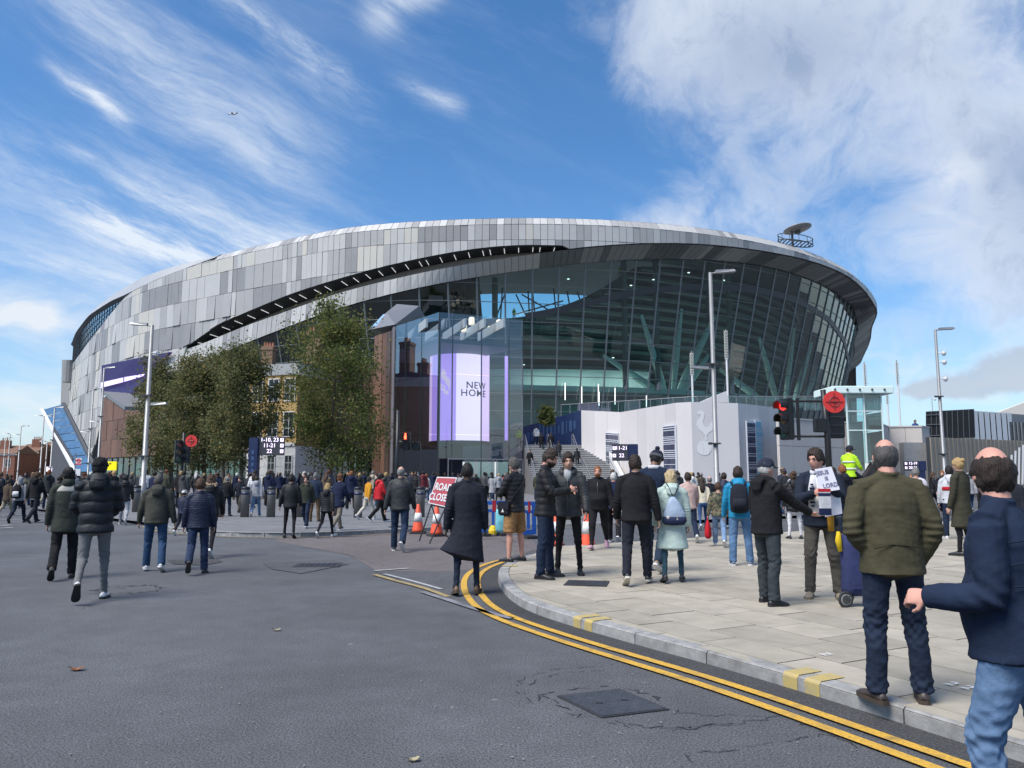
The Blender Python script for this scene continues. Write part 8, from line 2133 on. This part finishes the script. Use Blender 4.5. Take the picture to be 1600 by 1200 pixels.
def zip_(key, col=(.15, .15, .16)):
 def fn(fig, part, J, root):
  b = MB(); b.tube([fig.up((0, .118, 1.44)), fig.up((0, .155, 1.30)), fig.up((0, .16, 1.15)), fig.up((0, .158, .9))], .0045, 5); part('zip', b.data('zip', []), M('zip_grey', col, .4, .6), J)
 extra(key, fn)
zip_('puffman'); zip_('bearded')
def tshirt(fig, part, J, root):
 b = MB(); loft(b, [fig.up((0, .05, 1.50)), fig.up((0, .10, 1.44)), fig.up((0, .125, 1.34))], [(.06, .03), (.06, .03), (.025, .02)], n=10); part('tee', b.data('tee', []), cloth((.27, .28, .30)), J)
extra('puffman', tshirt)
band((.35, .012, .02), 1.22, 'whitered', 'red_panel')
flush_people()
# ------------------------------------------------------------------ things people carry
def world_pt(key, v, up=True):
 root, fig, sc = PR[key]; q = fig.up(v) if up else Vector(v); q = (q + Vector((0, 0, fig.dz))) * sc
 return Vector(root.location) + Matrix.Rotation(root.rotation_euler.z, 3, 'Z') @ q
def wrist(key, sd, f=.07):
 root, fig, sc = PR[key]; q = (fig.wri[sd] + fig.fdir[sd] * f + Vector((0, 0, fig.dz))) * sc
 return Vector(root.location) + Matrix.Rotation(root.rotation_euler.z, 3, 'Z') @ q
def rounded(mb_pts, name, mat, root, voxel=.02):
 return None
def backpack(key, label, col, wd=.28, ht=.42, dp=.15, panel=None):
 root, fig, sc = PR[key]; c = world_pt(key, (0, -.21, 1.20)); e = empty('backpack', c, label, 'backpack', rz=root.rotation_euler.z)
 b = MB(); loft(b, [(0, 0, -ht / 2), (0, 0, -ht * .42), (0, 0, 0), (0, .01, ht * .36), (0, .03, ht / 2)], [(wd * .42, dp * .4), (wd * .5, dp * .5), (wd * .5, dp * .55), (wd * .45, dp * .45), (wd * .25, dp * .25)], n=16); b.build('pack', cloth(col), e, True, local=True)
 b = MB(); loft(b, [(0, -dp * .52, -ht * .38), (0, -dp * .62, -ht * .2), (0, -dp * .5, 0)], [(wd * .36, .02), (wd * .38, .035), (wd * .34, .02)], n=12); b.build('pocket', cloth(panel or col), e, True, local=True)
 for sg in (-1, 1):
  b = MB(); b.tube([(sg * .09, .06, ht * .45), (sg * .12, .17, ht * .58), (sg * .14, .26, ht * .42)], .02, 6); b.build('strap', cloth(col), e, local=True)
 return e
backpack('greyhood', 'black backpack with pale lower pocket worn over a grey hoodie', BLK, panel=(.5, .5, .5), ht=.46)
backpack('bluepack', 'black backpack worn over a bright turquoise-blue jacket', (.014, .016, .022), wd=.30, ht=.46)
def drawstring():
 c = world_pt('mint', (.02, -.205, 1.14)); rz = PR['mint'][0].rotation_euler.z; e = empty('drawstring_bag', c, 'pale blue drawstring bag with printed bottom on mint coat', 'bag', rz=rz)
 b = MB(); loft(b, [(0, 0, -.21), (0, 0, -.17), (.0, -.01, -.05), (-.01, 0, .08), (-.015, .01, .17)], [(.13, .03), (.165, .05), (.15, .055), (.09, .04), (.03, .02)], n=16); b.build('bag', cloth((.30, .37, .48)), e, True, local=True)
 b = MB(); loft(b, [(0, -.004, -.212), (0, -.004, -.165), (0, -.007, -.10)], [(.133, .034), (.168, .054), (.162, .056)], n=16); b.build('print', cloth((.022, .03, .07)), e, True, local=True)
 b = MB(); ellipsoid(b, (.02, -.048, -.12), (.06, .012, .045), 10); ellipsoid(b, (-.07, -.044, -.11), (.045, .012, .03), 10); b.build('picture', cloth((.55, .5, .45)), e, True, local=True)
 for sg in (-1, 1):
  b = MB(); b.tube([(sg * .01, .01, .17), (sg * .06, .03, .30), (sg * .10, .10, .38)], .007, 5); b.tube([(sg * .01, .01, .17), (sg * .14, 0, -.02), (sg * .15, .02, -.19)], .006, 5); b.build('cord', cloth(NVY), e, local=True)
drawstring()
def shoulder_bag():
 c = world_pt('shorts', (-.21, .05, .90)); rz = PR['shorts'][0].rotation_euler.z; e = empty('shoulder_bag', c, 'black shoulder bag slung over a black quilted jacket', 'bag', rz=rz)
 b = MB(); b.box((0, 0, 0), (.09, .26, .24)); b.build('bag', cloth(BLK), e, bevel=.025, local=True); b = MB(); b.box((-.047, 0, .05), (.012, .25, .13)); b.build('flap', cloth((.02, .02, .022)), e, bevel=.005, local=True)
 b = MB(); b.prism([(-.055, -.03, -.06), (-.055, .03, -.06), (-.055, 0, .0)], (-.004, 0, 0)); b.build('tag', cloth((.5, .5, .5)), e, local=True)
 b = MB(); b.tube([(.03, -.10, .10), (.07, -.20, .28), (.24, -.235, .44), (.36, -.14, .55)], .015, 6); b.build('strap', cloth(BLK), e, local=True)
shoulder_bag()
def phone():
 c = (wrist('phone', 'L', .10) + wrist('phone', 'R', .10)) / 2 + Vector((.03, -.02, .03)); e = empty('phone', c, 'small black phone held by bearded person in black jacket', 'phone', rz=R(-104)); b = MB(); b.box((0, .0, 0), (.075, .15, .009), rx=R(35)); b.build('case', M('black', None), e, bevel=.003, local=True); b = MB(); b.box((0, -.003, .0048), (.066, .135, .002), rx=R(35)); b.build('screen', M('phone_glass', (.03, .035, .05), .1), e, local=True)
phone()
def paper_sign():
 hl, hr = wrist('placard', 'L', .08), wrist('placard', 'R', .08); Y = min(hl.y, hr.y) - .05
 P = [at(1276, 777, Y), at(1312, 764, Y + .02), at(1299, 729, Y + .05), at(1272, 732, Y + .02)]
 P = [at(1282, 770, Y), at(1312, 765, Y + .02), at(1299, 729, Y + .06), at(1273, 733, Y + .04)]
 e = empty('paper_sign', P[0], 'white hand-lettered paper sign held up by person in glasses', 'sign'); d = (P[1] - P[0]).normalized(); u = ((P[3] - P[0]) + (P[2] - P[1])).normalized(); n = d.cross(u).normalized(); n = n if n.y < 0 else -n
 b = MB(); b.prism(P[::-1], -n * .004); s = b.build('sheet', M('paper', (.70, .69, .74), .8), e)
 b = MB(); w = (P[1] - P[0]).length
 for t, sz, fx, fy in (('JESUS', .066, .36, .80), ('IS', .06, .50, .54), ('LORD', .07, .60, .24)):
  o = P[0].lerp(P[1], fx).lerp(P[3].lerp(P[2], fx), fy) + n * .004; put_text(b, t, sz, o, d, u, .001, .0015)
 b.build('lettering', M('marker', (.16, .15, .26), .8), s)
 sm = MB(); q = wrist('placard', 'R', .05) + Vector((.05, -.05, -.10)); sm.prism([q + Vector((.0, 0, .12)), q + Vector((.20, 0, .16)), q + Vector((.22, 0, -.16)), q + Vector((.02, 0, -.20))], (0, .02, 0)); tag(sm.build('paper_sheet', M('paper', None), loc=q), 'white sheet of paper hanging under the paper sign', 'paper')
 sc_ = MB(); q = wrist('placard', 'L', .04) + Vector((-.10, -.06, -.08)); sc_.box(q + Vector((0, 0, -.08)), (.13, .03, .30)); k = empty('folded_scarf', q, 'folded red, white and navy scarf hanging below the paper sign', 'scarf'); sc_.build('cloth', cloth((.5, .5, .52)), k)
 for z, c_ in ((.05, (.45, .02, .03)), (.0, (.012, .02, .06)), (-.20, (.012, .02, .06))): m = MB(); m.box(q + Vector((0, 0, z)), (.134, .034, .035 if z > -.1 else .08)); m.build('stripe', cloth(c_), k)
paper_sign()
def carrier(key, sd, label, col, w=.26, h=.34):
 p = wrist(key, sd, .06); e = empty('carrier_bag', p, label, 'bag', rz=PR[key][0].rotation_euler.z); b = MB(); loft(b, [(0, 0, -.08 - h), (0, 0, -.08 - h * .8), (0, 0, -.08 - h * .35), (0, 0, -.09), (0, 0, -.05)], [(.05, w * .40), (.075, w * .5), (.06, w * .46), (.03, w * .3), (.012, w * .12)], n=14); b.build('bag', cloth(col), e, True, local=True)
 b = MB(); b.tube([(0, -.04, -.10), (0, -.03, .0), (0, .03, .0), (0, .04, -.10)], .008, 5); b.build('handles', cloth(col), e, local=True)
carrier('red', 'R', 'white carrier bag in the hand of the red jacket wearer', (.66, .66, .66))
carrier('camo', 'L', 'bright red cloth bag carried by boy in camouflage jacket', (.42, .014, .02), .28, .36)
c = gp(783, 848); e_ = empty('turquoise_bag', c + Vector((0, .0, .25)), 'turquoise carrier bag hanging on the blue plastic barrier', 'bag'); b = MB(); loft(b, [(0, 0, 0), (0, 0, .08), (0, 0, .42), (0, 0, .55)], [(.12, .05), (.14, .07), (.13, .06), (.12, .02)], n=14); b.build('bag', cloth((.16, .44, .48)), e_, True, local=True); b = MB(); b.tube([(-.06, 0, .54), (-.04, 0, .66), (.04, 0, .66), (.06, 0, .54)], .008, 5); b.build('handles', cloth((.16, .44, .48)), e_, local=True)
def trolley():
 g = gp(1322, 949, KZ); Y = g.y; e = empty('shopping_trolley', g, 'navy fabric shopping trolley with two spoked wheels on the paving', 'trolley', rz=R(8))
 for sx, sy in ((-.0, 0), (.12, .18)):
  b = MB(); b.tube([(sx + .0, sy - .018, .085), (sx, sy + .018, .085)], .062, 18); w = b.build('wheel', M('wheel_grey', (.28, .28, .27), .5), e, local=True)
  b = MB(); n = 22; b.tube([(sx + .078 * math.cos(a), sy, .085 + .078 * math.sin(a)) for a in np.linspace(0, 2 * math.pi, n)], .015, 6, cap=False); b.build('tyre', M('tyre', (.03, .03, .03), .8), w, local=True)
  b = MB(); b.tube([(sx, sy - .024, .085), (sx, sy + .024, .085)], .05, 14); [b.box((sx + .03 * math.cos(a), sy - .026, .085 + .03 * math.sin(a)), (.05, .006, .012), ry=-a) for a in np.linspace(0, math.pi, 5)[:-1]]; b.build('spokes', M('hub_dark', (.05, .05, .05), .5), w, local=True)
 b = MB(); b.tube([(.0, .02, .08), (.12, .18, .08)], .008, 6); b.tube([(.05, .08, .08), (-.0, .06, .95), (-.02, .06, 1.0)], .009, 6); b.tube([(.13, .14, .08), (.08, .12, .95), (.06, .12, 1.0)], .009, 6); b.tube([(-.03, .05, 1.0), (.07, .13, 1.0)], .013, 6); b.tube([(.25, .06, .25), (.34, .04, .0)], .006, 5); b.tube([(.30, .10, .25), (.40, .08, .0)], .006, 5); b.tube([(.34, .04, .004), (.40, .08, .004)], .006, 5); b.build('frame', M('black_paint', None), e, local=True)
 b = MB(); loft(b, [(.15, .06, .14), (.16, .06, .20), (.155, .06, .45), (.10, .06, .68), (.07, .07, .80)], [(.15, .10), (.16, .12), (.145, .115), (.10, .09), (.06, .05)], n=16); o = b.build('bag', cloth((.030, .038, .10)), e, True, local=True)
 b = MB(); b.box((.16, -.062, .33), (.22, .02, .26)); b.build('pocket', cloth((.035, .044, .115)), e, bevel=.008, local=True)
 b = MB(); loft(b, [(-.02, .03, .62), (-.035, .03, .74), (-.03, .03, .84)], [(.025, .02), (.04, .025), (.02, .015)], n=10); b.build('yellow_bag', cloth((.62, .42, .02)), e, True, local=True)
trolley()
# ------------------------------------------------------------------ the crowd further off
TOPS = [('black', (.013, .0135, .0155), 30), ('dark navy', (.012, .018, .045), 22), ('charcoal', (.03, .032, .036), 14), ('dark grey', (.055, .056, .06), 9), ('olive', (.05, .052, .034), 6), ('brown', (.07, .05, .035), 4), ('pale grey', (.28, .285, .30), 5), ('white', (.56, .56, .56), 5), ('beige', (.36, .30, .22), 3), ('royal blue', (.02, .06, .22), 3), ('red', (.36, .015, .02), 2), ('mustard', (.40, .20, .02), 1), ('maroon', (.11, .014, .02), 2)]
BOTS = [('black trousers', (.012, .012, .014), 34), ('dark jeans', (.014, .024, .048), 30), ('blue jeans', (.04, .08, .16), 20), ('grey trousers', (.11, .11, .115), 7), ('beige trousers', (.29, .25, .18), 6)]
HAIRS = ['black', 'dark', 'dark', 'brown', 'brown', 'grey', 'blonde', 'ginger', 'white']
def pick(lst, r):
 t = r.random() * sum(x[-1] for x in lst)
 for x in lst:
  t -= x[-1]
  if t <= 0: return x
 return lst[-1]
kinds = [('jacket', O_(top='jacket', collar='collar', bottom='jeans', hair=('short', 'dark')), WALK1), ('hooded jacket', O_(top='puffer', collar='hood', bottom='skinny', hair=('thick', 'dark'), thick=1.12, quilt=.09), WALK2),
  ('coat', O_(top='parka', collar='hood', bottom='jeans', hair=('short', 'dark'), thick=1.1), STAND), ('hoodie', O_(top='hoodie', collar='hood', bottom='jog', hair=('crop', 'dark', .007)), POCK),
  ('puffer jacket', O_(top='puffer', collar='collar', bottom='skinny', hair=('long', 'brown', .016), thick=1.15, quilt=.08, w=.94), WALK1), ('long coat', O_(top='coat', collar='collar', bottom='skinny', hair=('bob', 'brown', .016), w=.95), WALK2),
  ('jacket with cap', O_(top='jacket', collar='collar', bottom='jeans', hair=('short', 'grey'), hat=('cap', (.02, .022, .03)), w=1.08, belly=.03), STAND), ('jacket with beanie', O_(top='puffer', collar='collar', bottom='chino', hair=('short', 'dark'), hat=('beanie', (.018, .022, .04)), thick=1.12), WALK2)]
PROTO = []
rp = random.Random(77)
taken = [(r.location.x, r.location.y) for r, f, s in PR.values()] + [(o.location.x, o.location.y) for o in COL.objects if o.parent is None and o.get('category') in ('bollard', 'lamp post', 'traffic signal', 'tree', 'sign', 'traffic cone', 'barrier')]
spots = []
def scatter(n, px0, px1, py0, py1, away=.72):
 tries = 0; k = 0
 while k < n and tries < n * 60:
  tries += 1; px, py = rp.uniform(px0, px1), py0 + (py1 - py0) * rp.random() ** 1.5
  g = stand_at(px, py)
  if any((g.x - x) ** 2 + (g.y - y) ** 2 < .62 for x, y in taken): continue
  taken.append((g.x, g.y)); spots.append((px, g, rp.uniform(-28, 28) + (0 if rp.random() < away else rp.choice([180, 90, -90, 160])))); k += 1
scatter(40, -8, 205, 772, 796); scatter(16, 205, 335, 776, 795); scatter(38, 335, 565, 775, 797); scatter(48, 555, 800, 774, 795); scatter(10, 780, 965, 777, 806, .5)
scatter(14, 1055, 1235, 778, 812, .6); scatter(16, 1225, 1370, 780, 815, .6); scatter(22, 1400, 1605, 780, 812, .6); scatter(6, 955, 1060, 790, 820, .6)
ZONES = [(0, 55, 'by far brick houses'), (55, 150, 'by blue escalator'), (150, 208, 'by yellow sign'), (208, 270, 'near left lamp post'), (270, 338, 'under left-hand trees'), (338, 390, 'left of navy totem'), (390, 450, 'by the navy totem'), (450, 520, 'under tallest tree'), (520, 610, 'right of tallest tree'), (610, 660, 'by pedestrian signal'), (660, 740, 'before LED drum'), (740, 815, 'by atrium doors'), (815, 965, 'at stairs foot'), (965, 1070, 'before white hoarding'), (1070, 1160, 'near tall lamp post'), (1160, 1240, 'before blue banner'), (1240, 1330, 'near right traffic signal'), (1330, 1400, 'below glass lift'), (1400, 1470, 'before rounded stone wall'), (1470, 1700, 'before ribbed wall')]
def zone(px):
 for a, b, t in ZONES:
  if px < b: return t
 return ZONES[-1][2]
records = []
def dress(o, kid, tn, tc, bn, bc, hc, hatc, sk):
 def setm(x, mt):
  if x.data.materials:
   x.material_slots[0].link = 'OBJECT'; x.material_slots[0].material = mt
 setm(o, skin_mat(sk))
 for c in o.children:
  st = c.name.split('.')[0]
  if st in ('jacket', 'puffer_jacket', 'parka', 'hoodie', 'coat', 'overcoat'): setm(c, cloth(tc, 'shell' if st == 'puffer_jacket' else 'cloth'))
  elif st == 'trousers': setm(c, cloth(bc, 'denim' if 'jeans' in bn else 'cloth'))
  elif st == 'hair': setm(c, hair_mat(hc))
  elif st in ('cap', 'beanie'): setm(c, cloth(hatc))
order = list(range(len(spots))); rp.shuffle(order)
for q, idx in enumerate(order[:len(kinds)]):
 kn, o, ps = kinds[q]; px, g, rz = spots[idx]; oo = dict(o); oo.update(tc=BLK, bc=DJEAN, sc=(.03, .03, .03), sl=(.3, .3, .3), fingers=False)
 PROTO.append(person(0, 0, 0, rz, ps, oo, 'x', None, loc=g, h=1.74))
def horse_and_rider():
 g = Vector((9.9, 22.6, 0)); root = empty('horse', g, 'dark brown police horse standing behind the placard holder', 'horse', rz=R(-58)); mb = MB()
 loft(mb, [(0, -.78, 1.25), (0, -.62, 1.24), (0, -.3, 1.18), (0, .15, 1.15), (0, .52, 1.2), (0, .70, 1.28)], [(.12, .16), (.27, .30), (.29, .31), (.30, .33), (.25, .33), (.16, .24)], n=16)
 loft(mb, [(0, .55, 1.32), (0, .82, 1.58), (0, 1.02, 1.82), (0, 1.10, 1.92)], [(.15, .24), (.12, .20), (.095, .15), (.07, .10)], n=12)
 loft(mb, [(0, 1.04, 1.93), (0, 1.16, 1.86), (0, 1.32, 1.70), (0, 1.46, 1.54), (0, 1.50, 1.50)], [(.085, .10), (.095, .125), (.075, .095), (.06, .07), (.05, .055)], n=12)
 for sg in (-1, 1):
  loft(mb, [(sg * .05, 1.05, 1.98), (sg * .06, 1.06, 2.06), (sg * .062, 1.07, 2.12)], [.03, .028, .008], n=8)
  loft(mb, [(sg * .16, .52, 1.15), (sg * .16, .53, .85), (sg * .155, .55, .52), (sg * .155, .55, .30), (sg * .155, .56, .12), (sg * .155, .60, .02)], [(.12, .14), (.085, .10), (.058, .062), (.042, .045), (.05, .052), (.065, .07)], n=10)
  loft(mb, [(sg * .17, -.55, 1.15), (sg * .17, -.48, .86), (sg * .165, -.74, .56), (sg * .16, -.70, .30), (sg * .16, -.66, .12), (sg * .16, -.61, .02)], [(.16, .22), (.10, .13), (.058, .065), (.045, .048), (.05, .052), (.068, .07)], n=10)
 t = remesh_task(mb, .028, 2); dg = bpy.context.evaluated_depsgraph_get(); dg.update(); me = bpy.data.meshes.new_from_object(t.evaluated_get(dg)); bpy.data.objects.remove(t)
 me.materials.clear(); me.materials.append(M('horse_coat', (.022, .015, .011), .5, noise=(3, .25))); o = bpy.data.objects.new('body', me); COL.objects.link(o); o.parent = root
 b = MB(); loft(b, [(0, -.80, 1.32), (0, -.95, 1.1), (0, -.97, .7), (0, -.94, .5)], [.04, .07, .06, .02], n=10); b.build('tail', hair_mat('black'), root, True, local=True)
 b = MB(); loft(b, [(0, .60, 1.55), (0, .80, 1.76), (0, 1.0, 1.98)], [(.03, .06), (.035, .07), (.03, .05)], n=8); b.build('mane', hair_mat('black'), root, True, local=True)
 b = MB(); loft(b, [(0, -.28, 1.46), (0, -.1, 1.50), (0, .12, 1.50), (0, .22, 1.56)], [(.22, .05), (.2, .045), (.16, .045), (.10, .03)], (1, 0, 0), 12); b.build('saddle', cloth(BLK), root, True, local=True)
 b = MB(); b.tube([(0, 1.2, 1.97), (.1, 1.22, 1.84), (0, 1.28, 1.72), (-.1, 1.22, 1.84), (0, 1.2, 1.97)], .012, 5); b.build('bridle', cloth(BLK), root, local=True)
 o = O_(top='jacket', tc=(.42, .70, .03), thick=1.14, collar='collar', bottom='chino', bc=(.012, .014, .022), sc=B_, boot=True, hair=('short', 'dark'), hat=('beanie', (.012, .016, .035)), face=True)
 m = Matrix.Rotation(R(-58), 3, 'Z'); rr = person(0, 0, 0, 118, dict(legL=(62, 26, 78), legR=(62, 26, 78), armL=(22, 14, 62, 35), armR=(22, 14, 62, 35), head=(4, 10)), o, 'mounted officer in yellow high-visibility jacket and dark helmet', None, loc=(0, 0, 0))
 rr[0].rotation_euler.z = R(-58 + 160); rr[0].rotation_euler.z = R(-58)
 f = rr[1]; rr[0].location = g + m @ Vector((0, -.04, 0)) + Vector((0, 0, 1.56 - (f.pel.z - .10 + f.dz)))
 def vest(fig, part, J, root):
  for z in (1.28, 1.08):
   b = MB(); pts = [fig.up((.205 * math.sin(t), -.158 * math.cos(t), z)) for t in np.linspace(0, 2 * math.pi, 26)]; loft(b, pts, [(.025, .008)] * 26, (0, 0, 1), 6); part('reflective_band', b.data('reflective_band', []), M('reflective', (.55, .56, .55), .4), J)
  b = MB(); b.box(fig.hc + fig.hrot @ Vector((0, .13, .045)), (.15, .09, .012)); part('visor', b.data('visor', []), cloth((.012, .016, .035)))
 rr[1].o['extra'] = [vest]
horse_and_rider()
flush_people()
for q, idx in enumerate(order):
 px, g, rz = spots[idx]; k = q if q < len(kinds) else rp.randrange(len(kinds)); base = PROTO[k][0]
 o = base if q < len(kinds) else copy_tree(base)
 if q >= len(kinds): o.location = g; o.rotation_euler = (0, 0, R(rz)); s = rp.uniform(.93, 1.06); o.scale = (s * rp.uniform(.95, 1.08), s, s)
 t = pick(TOPS, rp); b = pick(BOTS, rp); hc = rp.choice(HAIRS); dress(o, k, t[0], t[1], b[0], b[1], hc, rp.choice([BLK, NVY, (.2, .2, .2)]), rp.choice(['pale', 'pale', 'pink', 'tan', 'brown', 'dark']))
 records.append((o, px, 'person in %s %s, %s, %s' % (t[0], kinds[k][0], b[0], zone(px))))
def stair_spot(px, py):
 for Y in np.arange(62, 74, .1):
  p = at(px, py, Y)
  z = max(0, math.ceil((Y - 62.2) / .328) * .165); z = min(z, 27 * .165)
  if p.z <= z + .05: return Vector((p.x, p.y, z + .006))
 return at(px, py, 70)
for px, py, col, lb, rz in ((838, 697, (.50, .50, .50), 'person in white coat climbing the upper stairs', 0), (846, 708, BLK, 'person in black coat climbing midway up the stairs', 5), (861, 706, BLK, 'person in dark clothing near the middle handrail of the stairs', -6), (873, 722, (.03, .03, .036), 'person in charcoal jacket on the lower stairs', 0),
       (828, 735, BLK, 'person in black standing low at the left of the stairs', 170), (902, 733, BLK, 'person in black with pale panel on the lower right stairs', 0), (889, 748, NVY, 'person in navy near the bottom of the stairs', 0), (852, 745, (.055, .056, .06), 'person in dark grey at the foot of the flight', 0)):
 o = copy_tree(PROTO[rp.choice([0, 1, 2])][0]); o.location = stair_spot(px, py); o.rotation_euler = (0, 0, R(rz)); o.scale = (1, 1, 1); dress(o, 0, '', col, 'dark jeans', (.014, .02, .03), 'dark', BLK, 'pale'); tag(o, lb, 'person', 'people on the stone stairs')
HV = M('hi_vis', (.40, .70, .02), .7)
def hivis(loc, lb, rz):
 o = copy_tree(PROTO[6][0]); o.location = loc; o.rotation_euler = (0, 0, R(rz)); o.scale = (1, 1, 1); dress(o, 0, '', (.42, .70, .03), '', BLK, 'dark', BLK, 'pale'); tag(o, lb, 'person', 'stewards in high-visibility jackets')
hivis(stair_spot(811, 699), 'steward in yellow high-visibility jacket at the top of the stairs', 160)
def on_stand(px):
 c = [(abs(proj(*plan(i, 15.2), 28)[0] - px), i) for i in range(iL, iR)]; i = min(c)[1]; p = plan(i, 15.4); zz = interp(DL, px); return Vector((p[0], p[1], z_at(p[1], zz)))
hivis(on_stand(805), 'steward in yellow jacket high behind the glass, left of the sky gap', 180)
hivis(on_stand(970), 'steward in yellow jacket high behind the glass, right of the sky gap', 180)
p_ = at(1430, 668, 60); mb = MB(); mb.box((p_.x, p_.y, 2.1), (3, 2, 4.2)); tag(mb.build('roof_platform', STONE, loc=(p_.x, p_.y, 0)), 'plain grey platform standing behind the rounded stone wall', 'platform')
o = copy_tree(PROTO[0][0]); o.location = (p_.x, p_.y, 4.2); o.rotation_euler = (0, 0, R(180)); o.scale = (1.03,) * 3; dress(o, 0, '', (.03, .07, .20), '', BLK, 'brown', BLK, 'tan'); tag(o, 'person in blue looking over the top of the rounded stone wall', 'person')
from collections import defaultdict
grp = defaultdict(list)
for r in records: grp[r[2]].append(r)
ORD = ['leftmost', 'second from left', 'third from left', 'fourth from left', 'fifth from left', 'sixth from left', 'seventh from left']
for lb, rs_ in grp.items():
 rs_.sort(key=lambda r: r[1])
 for k, (o, px, l) in enumerate(rs_): tag(o, l if len(rs_) == 1 else l + ', ' + ORD[min(k, 6)], 'person', 'crowd walking towards the stadium')
